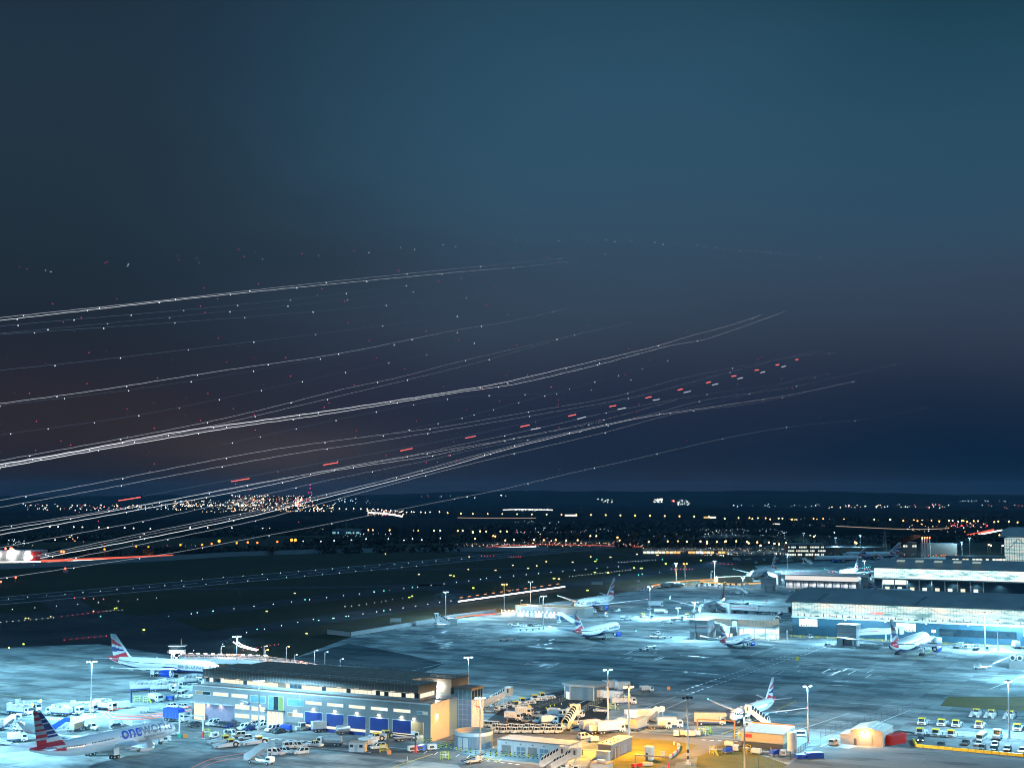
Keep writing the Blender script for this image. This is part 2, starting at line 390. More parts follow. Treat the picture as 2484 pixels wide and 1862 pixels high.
# aprons
sheet('apron', pxp((640, 1640), (700, 1600), (850, 1545), (1060, 1508), (1200, 1487), (1330, 1462), (1560, 1430), (1700, 1418), (1860, 1404), (2060, 1392), (2600, 1382), (2900, 1500), (3000, 1760), (2540, 1795), (2300, 1788), (2180, 1770), (2060, 1818), (1930, 1862), (1400, 2100), (300, 2400)), 0.09, CONC)
sheet('apron', pxp((-500, 1720), (-420, 1600), (60, 1568), (240, 1562), (420, 1590), (500, 1640), (640, 1640), (300, 2400), (-1400, 2400)), 0.09, CONCD)
sheet('apron', pxp((1830, 1372), (2060, 1356), (2300, 1350), (2484, 1362), (2700, 1362), (2700, 1384), (2060, 1392), (1860, 1404)), 0.07, CONCD)
sheet('apron', pxp((-300, 5000), (-260, 1856), (60, 1850), (170, 1822), (430, 1795), (600, 1795), (900, 1812), (1160, 1842), (1400, 1880), (1500, 5000)), 0.12, CONC)
sheet('taxiway', pxp((560, 1640), (700, 1600), (845, 1560), (1000, 1590), (1080, 1610), (1000, 1640), (700, 1665)), 0.13, ground_mat('worn_asphalt', (0.09, 0.12, 0.13), (0.14, 0.16, 0.17), (0.07, 0.09, 0.10), slab=(30, 15), joint=0.7, wet=0.5, r0=0.5, r1=0.8, spec=0.0, patch=0.03, slabvar=0.6))
# the darker taxi lane across the apron, parallel to E1
sheet('taxi_lane', pxp((1000, 1655), (1085, 1608), (1115, 1572), (2700, 1655), (2900, 1760), (2484, 1735)), 0.12, CONCD)
# service roads
sheet('road', pxp((-200, 1812), (120, 1790), (300, 1762), (470, 1752), (1020, 1805), (1190, 1842), (1420, 1868), (1500, 2000), (1250, 1990), (1110, 1855), (600, 1800), (360, 1788), (-200, 1850)), 0.14, ROADM)
sheet('road', pxp((1060, 1795), (1096, 1783), (1200, 1748), (1330, 1770), (1560, 1778), (1800, 1795), (1800, 1812), (1640, 1800), (1430, 1790), (1360, 1800), (1200, 1800)), 0.15, ROADM)
sheet('road', pxp((1300, 5000), (1420, 1862), (1470, 1800), (1530, 1782), (1800, 1800), (1800, 1812), (1640, 1850), (1600, 1990), (1700, 5000)), 0.17, ROADM)
sheet('grass_verge', pxp((1500, 1812), (1530, 1790), (1640, 1798), (1692, 1808), (1660, 1826), (1560, 1880), (1500, 2300), (1440, 2300), (1480, 1850)), 0.19, DRYG)
sheet('grass_verge', pxp((1600, 2600), (1692, 1836), (1760, 1805), (1800, 1815), (1930, 1862), (2000, 2600)), 0.19, DRYG)
sheet('road', pxp((1900, 1862), (1985, 1810), (2060, 1816), (2190, 1778), (2484, 1795), (2700, 1800), (2900, 5000), (1900, 5000)), 0.21, ROADM)
sheet('staff_car_park', pxp((2190, 1800), (2200, 1778), (2484, 1802), (2600, 1815), (2600, 1840), (2484, 1826)), 0.23, ROADM)
sheet('grass_verge', pxp((2280, 1712), (2300, 1690), (2484, 1690), (2700, 1700), (2700, 1750), (2484, 1725)), 0.15, DRYG)
sheet('service_yard', pxp((1180, 1748), (1240, 1704), (1390, 1668), (1460, 1680), (1480, 1720), (1460, 1760), (1330, 1772)), 0.16, ASPH)
sheet('service_yard', pxp((560, 1600), (560, 1592), (760, 1612), (900, 1640), (860, 1650)), 0.16, ASPH)

def line(name, a, b, w, mat=LINEW, z=0.26, dash=None):
    """painted line between two photo points, as flat paint on the ground"""
    a = G(*a).xy; b = G(*b).xy; d = b - a; L_ = d.length; d.normalize(); nn = Vector((-d.y, d.x)) * w / 2; mb = MB()
    segs = [(0, L_)] if not dash else [(x, min(L_, x + dash[0])) for x in [i * (dash[0] + dash[1]) for i in range(int(L_ / (dash[0] + dash[1])) + 1)]]
    for p, q in segs:
        A, B = a + d * p, a + d * q
        mb.quad((*(A - nn), z), (*(B - nn), z), (*(B + nn), z), (*(A + nn), z), mat)
    o = mb.build(name); return tag(o, kind='structure')
LN = 'road_marking'
for a, b in (((1020, 1594), (1125, 1599)), ((1260, 1611), (1352, 1614)), ((1600, 1625), (1760, 1638)), ((2020, 1652), (2110, 1657)), ((2060, 1706), (2240, 1716)), ((1860, 1598), (1990, 1604)),
             ((1280, 1568), (1360, 1575)), ((1650, 1590), (1745, 1597)), ((1180, 1650), (1380, 1668)), ((1950, 1660), (2060, 1664)), ((1030, 1556), (1110, 1566)), ((1980, 1617), (2150, 1627))):
    line(LN, a, b, 0.55)
for a, b in (((1640, 1681), (1860, 1606)), ((1665, 1686), (1900, 1604))):
    line(LN, a, b, 0.5, dash=(3.0, 2.0))
for a, b in (((1860, 1606), (2120, 1520)), ((1900, 1604), (2140, 1524))):
    line(LN, a, b, 0.4, dash=(3, 3))
for a, b in (((1480, 1750), (1640, 1690)), ((1560, 1745), (1665, 1698)), ((1880, 1790), (2060, 1730)), ((1990, 1812), (2210, 1722)), ((2484, 1640), (2400, 1672)), ((2410, 1610), (2484, 1578)),
             ((1075, 1609), (1000, 1628)), ((1820, 1590), (1880, 1570)), ((1950, 1590), (2010, 1566)), ((1360, 1725), (1480, 1675))):
    line(LN, a, b, 0.4)
for a, b in (((950, 1862), (1050, 1830)), ((0, 1686), (180, 1700)), ((1885, 1722), (1932, 1700)), ((1680, 1752), (1790, 1742)), ((1750, 1782), (1800, 1762)), ((1160, 1832), (1215, 1850)), ((1170, 1845), (1235, 1830)), ((2215, 1600), (2300, 1560))):
    line(LN, a, b, 0.35, LINEY)
for a, b in (((476, 1776), (1000, 1818)), ((470, 1790), (900, 1826)), ((60, 1793), (200, 1790))):
    line(LN, a, b, 0.3)
for a, b in (((640, 1793), (760, 1800)), ((1180, 1846), (1260, 1856)), ((1790, 1800), (1700, 1795))):
    line(LN, a, b, 0.9, dash=(1.2, 1.2))
for i in range(9):            # stop lines and hatching beside the parking bays
    line(LN, (1010 + i * 26, 1820 + i * 2.6), (1002 + i * 26, 1826 + i * 2.6), 0.3)
for i in range(24):           # row of hatch marks along the curved kerb beside the fuel trucks
    line(LN, (92 + i * 6.0, 1736 + 8 * math.sin(i / 23 * 3.14) - i * .1), (92 + i * 6.0, 1743 + 8 * math.sin(i / 23 * 3.14) - i * .1), 0.3)
for s in (-771, -746, -721):
    mb = MB(); k = 0
    for i in range(40):
        t0 = 450 + i * 45; a = ST(s - .6, t0); b = ST(s + .6, t0 + (30 if s == -746 else 45))
        p = [ST(s - .6, t0), ST(s + .6, t0), ST(s + .6, t0 + (30 if s == -746 else 45)), ST(s - .6, t0 + (30 if s == -746 else 45))]
        mb.quad(*[(*q.xy, 0.06) for q in p], LINEW)
    tag(mb.build('runway_marking'), kind='structure')
# stand numbers, and lamp reflections painted in as white dashes under the masts
hr = random.Random(3)
for (u, v, n_, w_, h_) in ((1120, 1556, 26, 60, 22), (1545, 1586, 22, 50, 20), (1010, 1545, 10, 50, 14), (2060, 1632, 16, 80, 14), (1310, 1612, 8, 40, 10), (1150, 1535, 10, 40, 10), (1450, 1570, 10, 60, 10), (1930, 1628, 10, 60, 12), (1600, 1460, 12, 60, 10), (1290, 1556, 12, 50, 10)):
    for i in range(n_):
        x = u + hr.uniform(-1, 1) * w_; y = v + hr.uniform(-1, 1) * h_; q = hr.uniform(5, 22)
        if hr.random() < .55: line(LN, (x, y), (x + q, y - q * (y - VH) / (3000 - x)), hr.uniform(.25, .8))
        else: line(LN, (x, y), (x + q, y + q * (y - VH) / (x + 5250)), hr.uniform(.25, .8))
# ------------------------------------------------------------------ buildings on the airport grid
def bthing(name, label, cat, s, t, group=None): return thing(name, label, cat, ST(s, t), R1, group)      # local x = E1, local y = E2
LITW = EM('window_light_warm', (1.0, 0.93, 0.70), 1.15)
LITC = EM('window_light_cool', (0.80, 0.98, 0.90), 1.5)
LITG = EM('window_light_green', (0.35, 0.85, 0.42), 0.9)
LITD = EM('window_light_dim', (0.75, 0.95, 0.85), 0.45)
CLAD = M('grey_cladding', (0.17, 0.18, 0.18), 0.45, 0.2, var=0.06)
CLADL = M('pale_cladding', (0.36, 0.40, 0.42), 0.5, var=0.06)
CLADN = M('blue_grey_cladding', (0.12, 0.20, 0.26), 0.4, 0.2, var=0.08)
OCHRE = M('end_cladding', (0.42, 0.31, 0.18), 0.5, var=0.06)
ROOFD = M('dark_roof', (0.30, 0.20, 0.145), 0.8, var=0.3)
ROOFB = M('terminal_roof', (0.26, 0.26, 0.25), 0.5, 0.2, var=0.2, scale=0.1)
ROOFP = M('pale_roof', (0.40, 0.37, 0.32), 0.6)
BEIGE = M('beige_cladding', (0.40, 0.33, 0.22), 0.6, var=0.05)
BROWN = M('brown_cladding', (0.20, 0.16, 0.13), 0.6, var=0.08)
DOORB = M('blue_door', (0.003, 0.025, 0.17), 0.4, var=0.05)
INTERIOR = M('interior_wall', (0.65, 0.62, 0.48), 0.7)
def ribs(mb, x0, x1, y, z0, z1, step, mat, w=0.12, d=0.06):
    n_ = max(1, int((x1 - x0) / step))
    for i in range(1, n_):
        x = x0 + (x1 - x0) * i / n_; mb.box(x - w / 2, x + w / 2, y - d, y, z0, z1, mat)
def rail(mb, pts, mat, h=1.1, step=2.5, w=0.08):
    for a, b in zip(pts, pts[1:]):
        a = Vector(a); b = Vector(b); L_ = (b - a).length; n_ = max(1, int(L_ / step))
        for k in (h, h * .55): mb.bar(a + Vector((0, 0, k)), b + Vector((0, 0, k)), w, mat)
        for i in range(n_ + 1):
            p = a + (b - a) * (i / n_); mb.bar(p, p + Vector((0, 0, h)), w, mat)
def panel(name, parent, x0, x1, y0, y1, z0, z1, mat, label=None):
    m = MB(); m.box(x0, x1, y0, y1, z0, z1, mat); o = m.build(name, parent)
    if label: o['label'] = label
    return o
def spot(parent, loc, power, col, size=150, blend=0.6, rad=0.3, aim=None):
    l = bpy.data.lights.new('lamp_light', 'SPOT'); l.energy = power; l.color = col; l.spot_size = math.radians(size); l.spot_blend = blend; l.shadow_soft_size = rad
    o = bpy.data.objects.new('lamp_light', l); C.objects.link(o); o.parent = parent; o.location = loc
    if aim is not None: o.rotation_euler = Vector(aim).to_track_quat('-Z', 'Y').to_euler()
    return o
def point(parent, loc, power, col, rad=0.3):
    l = bpy.data.lights.new('lamp_light', 'POINT'); l.energy = power; l.color = col; l.shadow_soft_size = rad
    o = bpy.data.objects.new('lamp_light', l); C.objects.link(o); o.parent = parent; o.location = loc; return o
WALLC = (1.0, 0.86, 0.66)

# ---- maintenance building with the blue roller doors
S0, S1, T0 = -307.3, -216.5, 363.0; LX = S1 - S0
b = bthing('maintenance_building', 'long grey workshop building with five blue roller doors and a glowing upper window band', 'building', S0, T0)
m = MB(); D1 = 11.0; HH = 10.9
gate0, gate1 = LX - 9.0, LX - 2.2          # the open bay
m.box(0, gate0, 0, D1, 0, HH, CLAD)
m.box(gate1, LX, 0, D1, 0, HH, CLAD); m.box(gate0, gate1, 0, D1, 5.6, HH, CLAD); m.box(gate0, gate1, D1 - .3, D1, 0, 5.6, INTERIOR)
m.build('front_wall', b)
m = MB(); m.box(LX + .004, LX + .25, 0, D1, 0, HH, OCHRE); ribs(m, 0, 0, 0, 0, 0, 1, OCHRE)
for y in (3.6, 7.2): m.box(LX + .25, LX + .27, y, y + .08, 0, HH, GREY)
m.build('end_wall', b)
m = MB(); m.box(0, 0.0 + LX, D1 + .01, 28, 0, 11.2, CLADN); m.build('rear_wall', b)
m = MB(); m.box(-.2, LX + .3, -.2, .15, HH, HH + .35, GREYL); m.box(LX, LX + .3, -.2, D1, HH, HH + .35, OCHRE); m.build('parapet', b)
m = MB()
for x in [17.4, 34.8, 41.7] + [43 + 8.1 * i for i in range(6)]: m.box(x - .05, x + .05, -.03, 0, 0, HH, GREY)
m.each('cladding_joint', b)
m = MB(); m.box(.3, LX - .3, .2, 3.2, HH + .01, HH + .12, ROOFD); m.build('walkway_roof', b)
# upper storey, a C in plan at its right end
UY, UZ0, UZ1 = 3.2, HH + .12, 15.6; UX0, UX1 = 1.5, LX - 6.2
m = MB(); m.box(UX0, UX1 - .0, UY, 14, 13.6, UZ1, CLAD); m.box(UX0, UX1, UY + .5, 14, UZ0, 13.6, GREY)
m.box(UX0, UX1 - 9, 14, 22, UZ0, UZ1, CLAD); m.box(UX0 + 5, LX - 4.5, 20.0, 31, UZ0, UZ1, CLAD)
ribs(m, UX0, UX1, UY, 13.6, UZ1, 1.2, GREYL, 0.06, 0.03)
m.build('upper_wall', b)
m = MB(); m.box(UX1 + .003, UX1 + .2, UY, 14, 13.4, UZ1, OCHRE); m.box(LX - 4.497, LX - 4.3, 20.0, 31, 13.2, UZ1, OCHRE)
for y in (5.5, 7.5, 9.5, 11.5): m.box(UX1 + .2, UX1 + .23, y, y + .08, 13.4, UZ1, GREY)
m.each('upper_end_wall', b)
m = MB(); m.box(UX0 - .2, UX1 + .2, UY - .2, 14, UZ1 + .005, UZ1 + .18, ROOFD); m.box(UX0 - .2, UX1 - 9, 14, 22, UZ1 + .004, UZ1 + .178, ROOFD); m.box(UX0 + 5, LX - 4.3, 20, 31.2, UZ1 + .006, UZ1 + .182, ROOFD)
for i in range(1, 14): m.box(UX0 + i * 6, UX0 + i * 6 + .15, UY, 14, UZ1 + .19, UZ1 + .24, DARK)
m.build('roof', b)
m = MB(); rail(m, [(UX0, UY + .3, UZ1 + .2), (UX1, UY + .3, UZ1 + .2), (UX1, 13.8, UZ1 + .2)], STEEL); rail(m, [(UX0 + 5, 31, UZ1 + .2), (LX - 4.5, 31, UZ1 + .2), (LX - 4.5, 20.2, UZ1 + .2), (LX - 12, 20.2, UZ1 + .2)], STEEL)
m.build('roof_railing', b)
m = MB(); x = UX0 + 1
lit = MB(); wf = MB(); k = 0
while x < UX1 - 1.5:
    w_ = 1.55; on = (x > 9 and x < 31) or (x > 34.2)
    mat = LITW if (on and random.random() < .9) else (LITD if random.random() < .3 else GLASS)
    if x < 9: mat = LITC if k in (1, 4) else GLASS
    lit.box(x, x + w_ - .14, UY + .42, UY + .49, 11.95, 13.35, mat); x += w_; k += 1
lit.build('upper_window_band', b)
m = MB()
for y in (4.5, 6.2, 7.9, 9.6, 11.3): m.box(UX1 + .004, UX1 + .09, y, y + 1.4, 11.9, 13.2, LITW)
m.build('upper_end_window', b)
m = MB(); m.box(UX0, UX1, UY - .9, UY + .4, 13.36, 13.5, DARK)
for i in range(int((UX1 - UX0) / 2.2)): m.box(UX0 + 1 + i * 2.2, UX0 + 2.6 + i * 2.2, UY - .75, UY - .45, 13.5, 13.6, LITD if i % 3 else LITW)
m.build('sunshade', b)
for z_ in (0,):
    m = MB(); rail(m, [(1.2, .5, HH + .12), (LX - .4, .5, HH + .12), (LX - .4, D1 - .3, HH + .12)], GREY, w=.05); m.build('walkway_railing', b)
m = MB(); m.box(UX1 + .21, UX1 + .28, 3.5, 9.5, HH + .2, 11.7, BROWN); m.each('louvre', b)
# ground floor features, x measured from the left corner
def win(x0, x1, z0, z1, mats, name='window'):
    f = MB(); f.box(x0 - .12, x1 + .12, -.06, 0, z0 - .12, z1 + .12, GREYL); o = f.build(name, b)
    n_ = len(mats); g_ = MB()
    for i, mt in enumerate(mats):
        a = x0 + (x1 - x0) * i / n_; g_.box(a + .05, a + (x1 - x0) / n_ - .05, -.1, -.061, z0, z1, mt)
    g_.build('pane', o); return o
win(1.4, 7.4, 8.3, 9.3, (LITD, GLASS)); win(8.6, 14.8, 8.3, 9.3, (LITW, LITW)); win(16.2, 22.6, 8.3, 9.3, (LITW, LITW, LITC))
win(23.8, 29.8, 7.3, 9.3, (GLASSL,)); win(38.6, 44.4, 7.2, 9.2, (GLASSL,))
win(17.7, 23.4, 4.7, 6.0, (LITW, LITC, LITW)); win(17.7, 23.4, 2.0, 3.1, (LITW, LITW)); win(24.4, 29.6, 4.6, 5.8, (LITW, LITW)); win(24.4, 29.6, 1.8, 3.2, (LITW, LITC)); win(38.4, 44.4, 3.9, 5.0, (LITD, LITW, LITC))
win(31.0, 36.8, 5.4, 9.6, (GLASSL, GLASS, LITG), 'stair_window')
m = MB(); m.box(30.6, 37.0, -.25, 0, 0, 5.1, INTERIOR); m.build('entrance', b)
m = MB(); m.box(31, 36.6, -.31, -.26, .1, 4.8, LITW)
for x in (32.3, 33.8, 35.2): m.box(x, x + .25, -.36, -.315, 0, 4.8, GREYL)
m.build('entrance_glazing', b)
m = MB(); m.box(30.2, 37.4, -1.2, 0, 5.12, 5.35, DARK); m.build('entrance_canopy', b)
m = MB(); m.box(.3, 17.2, -1.2, 0, 5.6, 5.8, GREYL); m.build('loading_canopy', b)
panel('loading_bay', b, .8, 5.4, -.06, -.004, 0, 5.3, LITW)
panel('timber_wall', b, 5.5, 17, -.07, -.005, 0, 5.3, M('plum_cladding', (0.16, 0.14, 0.2), 0.6))
# airline ribbon on the wall
def ribbon(parent, x, z, k, y, name='wall_emblem', flip=1):
    """the speed ribbon: a long pointed red-white sliver that turns back under in blue"""
    o = MB(); n_ = 14; up = []; lo = []
    for i in range(n_ + 1):
        f = i / n_; xx = f * 6.0; up.append((x + k * xx * flip, z + k * (-.12 * xx + .02 * xx * xx * .0))); lo.append((x + k * xx * flip, z + k * (-.12 * xx - .75 * f ** 1.2)))
    for i in range(n_): o.quad((up[i][0], y, up[i][1]), (up[i + 1][0], y, up[i + 1][1]), (lo[i + 1][0], y, lo[i + 1][1]), (lo[i][0], y, lo[i][1]), WHITE if parent else REDM)
    a = o.build(name, parent)
    o = MB(); pts = [(6.0, -.72), (6.75, -1.0), (6.9, -1.7), (6.2, -2.35), (4.3, -2.5), (5.4, -2.0), (5.9, -1.5)]
    o.add([(x + k * p[0] * flip, y - .003, z + k * p[1]) for p in pts], [tuple(range(len(pts)))], NAVY); o.build('emblem_curl', a); return a
ribbon(b, 19.3, 7.6, 0.62, -.06)
# roller doors
for i in range(5):
    x0 = 45.3 + i * 8.1
    fr = MB(); fr.box(x0 - .2, x0 + 6.6, -.10, -.004, 0, 5.9, GREYL); d_ = fr.build('roller_door', b)
    k_ = MB(); k_.box(x0, x0 + 6.4, -.16, -.104, 1.95, 5.7, DOORB); k_.box(x0, x0 + 6.4, -.16, -.104, 0.05, 1.1, DOORB)
    for q in range(9): k_.box(x0, x0 + 6.4, -.18, -.161, 2.0 + q * .42, 2.04 + q * .42, DOORB)
    k_.build('door_leaf', d_)
    k_ = MB()
    for q in range(6): k_.box(x0 + q * 1.07 + .04, x0 + q * 1.07 + 1.03, -.15, -.105, 1.14, 1.9, LITW)
    k_.build('door_pane', d_)
    win(x0 + .2, x0 + 6.2, 8.1, 8.95, (LITW, LITC if i % 2 else LITW))
    l_ = MB(); l_.box(x0 + 2.8, x0 + 3.5, -.45, -.06, 6.55, 6.75, LAMPW); l_.build('wall_lamp', b)
    spot(b, (x0 + 3.15, -.9, 6.7), 350, WALLC, 140, .7, .3, (0, .35, -1))
    p_ = MB(); p_.box(x0 - 1.2, x0 - .9, -.09, -.004, 2.6, 2.9, REDM); p_.build('bay_number_sign', b)
win(86.3, 90.0, 8.0, 8.8, (GLASSL, LITD))
m = MB(); m.box(gate0 + .1, gate0 + .3, -.1, 0, 0, 5.6, GREYL); m.box(gate1 - .3, gate1 - .1, -.1, 0, 0, 5.6, GREYL); m.each('bay_frame', b)
point(b, (gate0 + 3.4, 5, 5.0), 2600, (1, .92, .62), .5)
for x, z in ((6.8, 5.4), (12, 5.4), (20.5, 6.4), (27.5, 6.2), (41.5, 5.6), (gate0 + 3.4, 6.4)):
    l_ = MB(); l_.box(x - .3, x + .3, -.4, -.06, z, z + .18, LAMPW); l_.build('wall_lamp', b); spot(b, (x, -.8, z), 350, WALLC, 140, .7, .3, (0, .3, -1))
l_ = MB(); l_.box(LX + .26, LX + .6, 3.2, 3.7, 7.4, 7.6, LAMPW); l_.build('wall_lamp', b); spot(b, (LX + .9, 3.45, 7.4), 400, (.95, .92, 1), 120, .7, .3, (-.45, 0, -1))
l_ = MB(); l_.ball((LX - 9.5, 19.6, 13.4), .3, LAMPW); l_.build('roof_lamp', b); point(b, (LX - 8.9, 18.9, 13.2), 2500, WALLC)
# forklift and workshop clutter are inside the open bay
# ---- stair tower with the lit ribbon panel
b = bthing('stair_tower', 'tall translucent stair tower with a floodlit emblem, beside the round tank enclosure', 'tower', -217.5, 379.2)
TW, TD, TH = 6.0, 7.5, 14.2
FROST = M('frosted_panel', (0.20, 0.22, 0.28), 0.35, var=0.1); FROSTP = M('rosy_panel', (0.42, 0.36, 0.36), 0.4, var=0.1)
m = MB(); m.box(0, TW, 0, TD, 0, 10.6, FROST); m.build('tower_wall', b)
m = MB(); m.box(TW + .004, TW + .1, 0, TD, 0, 10.6, FROSTP); m.build('emblem_wall', b)
m = MB(); m.box(.15, TW - .15, .15, TD - .15, 10.6, 13.5, GLASS); m.box(0, TW, 0, .12, 10.6, 13.5, GLASSL); m.build('top_glazing', b)
m = MB(); m.box(-.1, TW + .1, -.1, TD + .1, 13.5, 14.0, CLAD); m.box(.1, TW - .1, .1, TD - .1, 14.0, 14.1, ROOFD); m.box(TW + .104, TW + .2, -.1, TD + .1, 13.35, 14.05, OCHRE); m.build('tower_roof', b)
m = MB()
for i in range(8): m.box(-.03, TW + .13, -.04, TD, i * 1.5 + .02, i * 1.5 + .1, GREYL)
for i in range(5): m.box(i * 1.5 - .03, i * 1.5 + .05, -.05, 0, 0, 13.5, GREYL)
for i in range(5): m.box(TW + .1, TW + .15, i * 1.85, i * 1.85 + .07, 0, 13.5, GREYL)
m.build('panel_frame', b)
o = MB(); pts = [(1.4, 9.0), (4.4, 8.1), (5.6, 8.2), (5.8, 7.4), (5.0, 6.9), (5.2, 7.5), (4.2, 7.7)]
o.add([(TW + .16, p[0], p[1]) for p in pts], [tuple(range(len(pts)))], REDM); e_ = o.build('wall_emblem', b)
for y in (1.5, 5.5): spot(b, (TW + 1.5, y, .4), 450, (1, .82, .8), 60, .8, .2, (-.22, 0, 1)); spot(b, (TW + 2.2, y, 10.4), 300, (1, .85, .85), 60, .8, .2, (-.5, 0, -1))
m = MB()
for y in (1.5, 5.5): m.box(TW + 1.3, TW + 1.7, y - .2, y + .2, 0, .4, LAMPW)
m.each('uplight', b)
# ---- round tank enclosure
b = thing('round_enclosure', 'round roofless blue-grey tank enclosure in front of the stair tower', 'building', G(1149, 1812), R1)
R_ = 5.6; n_ = 28
m = MB(); m.cyl((0, 0, .25), (0, 0, 4.0), R_, R_, CLADN, n_, False); m.cyl((0, 0, 4.0), (0, 0, .25), R_ - .3, R_ - .3, GREY, n_, False); m.build('enclosure_wall', b)
m = MB(); m.cyl((0, 0, 4.0), (0, 0, 5.0), R_ + .12, R_ + .12, CLADL, n_, False); m.cyl((0, 0, 5.0), (0, 0, 4.0), R_ - .25, R_ - .25, BROWN, n_, False)
for i in range(n_):
    a0, a1 = 2 * math.pi * i / n_, 2 * math.pi * (i + 1) / n_
    m.quad((math.cos(a0) * (R_ + .12), math.sin(a0) * (R_ + .12), 5.0), (math.cos(a1) * (R_ + .12), math.sin(a1) * (R_ + .12), 5.0), (math.cos(a1) * (R_ - .25), math.sin(a1) * (R_ - .25), 5.0), (math.cos(a0) * (R_ - .25), math.sin(a0) * (R_ - .25), 5.0), OCHRE)
m.build('rim', b)
m = MB(); m.cyl((0, 0, 0), (0, 0, 3.4), R_ - 1, R_ - 1, DARK, 20); m.build('tank', b)
m = MB(); m.cyl((0, 0, 0), (0, 0, .25), R_ + .3, R_ + .3, GREYL, n_); m.build('plinth', b)
m = MB()
for i in range(n_):
    a = 2 * math.pi * i / n_; m.bar((math.cos(a) * (R_ + .03), math.sin(a) * (R_ + .03), .25), (math.cos(a) * (R_ + .03), math.sin(a) * (R_ + .03), 4), .08, GREY)
m.build('panel_joint', b)
a = -1.7
m = MB()
for da in (-.14, .2): m.T = Matrix.Rotation(a + da, 4, 'Z'); m.box(R_ + .01, R_ + .06, -.8, .8, .3, 3.6, CLADL)
m.build('door', b)
# ---- long low plant building
s0, t0 = -190.1, 356.2; lx = 22.6
b = bthing('plant_room_building', 'long low white plant building with pale double doors along its front', 'building', s0, t0)
m = MB(); m.box(0, lx, 0, 8.4, 0, 4.1, CLADL); m.build('wall', b)
m = MB(); m.box(-.15, lx + .15, -.15, .2, 4.1, 4.35, CLAD); m.box(-.15, lx + .15, 8.2, 8.55, 4.1, 4.35, CLAD); m.box(lx - .1, lx + .16, .2, 8.2, 4.1, 4.35, CLAD); m.box(-.16, .2, .2, 8.2, 4.1, 4.35, CLAD); m.box(.2, lx - .1, .2, 8.2, 4.1, 4.2, ROOFP); m.build('roof', b)
m = MB()
for x in (1.3, 3.6, 5.1, 7.2, 9.0, 11.4, 13.6, 16.4, 18.2, 20.6): m.box(x, x + .06, -.03, 0, 0, 4.0, GREY)
m.each('cladding_joint', b)
for x0, x1, kind in ((1.4, 4.3, 0), (6.1, 8.9, 1), (9.8, 12.6, 0), (13.4, 16.2, 1), (18.2, 21.3, 0)):
    m = MB(); m.box(x0, x1, -.07, -.004, .02, 2.7, CLAD if kind == 0 else CLADL); d_ = m.build('double_door', b)
    m = MB()
    if kind:
        for q in range(2):
            for r_ in range(2): m.box(x0 + .1 + q * (x1 - x0) / 2, x0 - .1 + (q + 1) * (x1 - x0) / 2, -.10, -.071, .2 + r_ * 1.25, 1.3 + r_ * 1.25, CLADN)
    else: m.box((x0 + x1) / 2 - .03, (x0 + x1) / 2 + .03, -.09, -.071, .05, 2.6, GREY)
    m.build('louvre', d_)
    m = MB(); m.box((x0 + x1) / 2 - .15, (x0 + x1) / 2 + .15, -.3, -.004, 3.25, 3.5, DARK); m.build('wall_lamp', b)
m = MB(); m.box(21.75, 22.2, -.06, -.004, 1.6, 2.1, REDM); m.build('warning_sign', b)
m = MB()
for y in (2.8, 5.6): m.box(lx, lx + .03, y, y + .06, 0, 4.0, GREY)
m.each('end_joint', b)
# ---- six-sided pavilion with flat white roof
c_ = G(1421, 1693); b = thing('hexagonal_pavilion', 'six-sided blue-grey pavilion with a flat overhanging white roof beside the fenced yard', 'building', c_, R1)
def ngon(rx, ry): return [(rx * math.cos(a), ry * math.sin(a)) for a in [math.radians(x) for x in (-155, -115, -45, 5, 60, 130)]]
m = MB(); m.prism(ngon(7.6, 7.0), 0, 4.9, CLADN); m.build('wall', b)
m = MB(); m.prism(ngon(8.6, 8.0), 4.9, 5.5, CLADL, ngon(9.0, 8.3)); m.prism(ngon(8.7, 8.0), 5.5, 5.6, ROOFP); m.build('roof', b)
m = MB()
for (x, y) in ngon(7.65, 7.05): m.cyl((x, y, 0), (x, y, 4.9), .22, .22, GREYL, 6)
m.each('corner_post', b)
p0, p1 = ngon(7.66, 7.06)[0], ngon(7.66, 7.06)[1]; d_ = Vector(p1) - Vector(p0)
m = MB()
for f in (.3, .62): a_ = Vector(p0) + d_ * f; c2 = Vector(p0) + d_ * (f + .22); m.bar((a_.x, a_.y - .05, 1.4), (c2.x, c2.y - .05, 1.4), .1, LITC, 2.6)
m.build('lit_window', b)
# ---- brown generator block and white cabinet
def simple_block(name, label, s, t, lx, ly, h, wm, rm, cat='building', pa=.25):
    b = bthing(name, label, cat, s, t); m = MB(); m.box(0, lx, 0, ly, 0, h, wm); m.build('wall', b)
    m = MB(); m.box(-.12, lx + .12, -.12, ly + .12, h, h + pa, rm); m.build('roof', b); return b
s_, t_ = st(1480, 1842); s2, t2 = st(1526, 1820)
b = simple_block('generator_house', 'dark brown generator house with a flat pale roof beside the amber-lit lane', s_ - 3.6, t_, 3.9, t2 - t_, 4.0, BROWN, ROOFP)
m = MB()
for y in (2.2, 4.2, 5.4): m.cyl((4.15, y, .2), (4.15, y, 2.6 + y * .1), .18, .18, GREYL, 6)
for y in (7, 8.6, 10): m.box(3.9, 3.98, y, y + .9, .3, 2.6, GREY)
m.each('exhaust_pipe', b)
m = MB()
for i in range(7): m.cyl((1 + (i % 2) * 1.8, 1 + i * 1.3, 4.25), (1 + (i % 2) * 1.8, 1 + i * 1.3, 4.5), .25, .25, DARK, 6)
m.each('roof_vent', b)
s_, t_ = st(1448, 1844)
b = simple_block('plant_cabinet', 'pale boxy plant cabinet in front of the brown generator house', s_, t_ - .5, 3.6, 1.6, 2.6, CLADL, GREYL)
m = MB()
for x in (.9, 1.8, 2.7): m.box(x, x + .05, -.03, 0, .1, 2.5, GREY)
m.each('door_joint', b)
s_, t_ = st(1436, 1866)
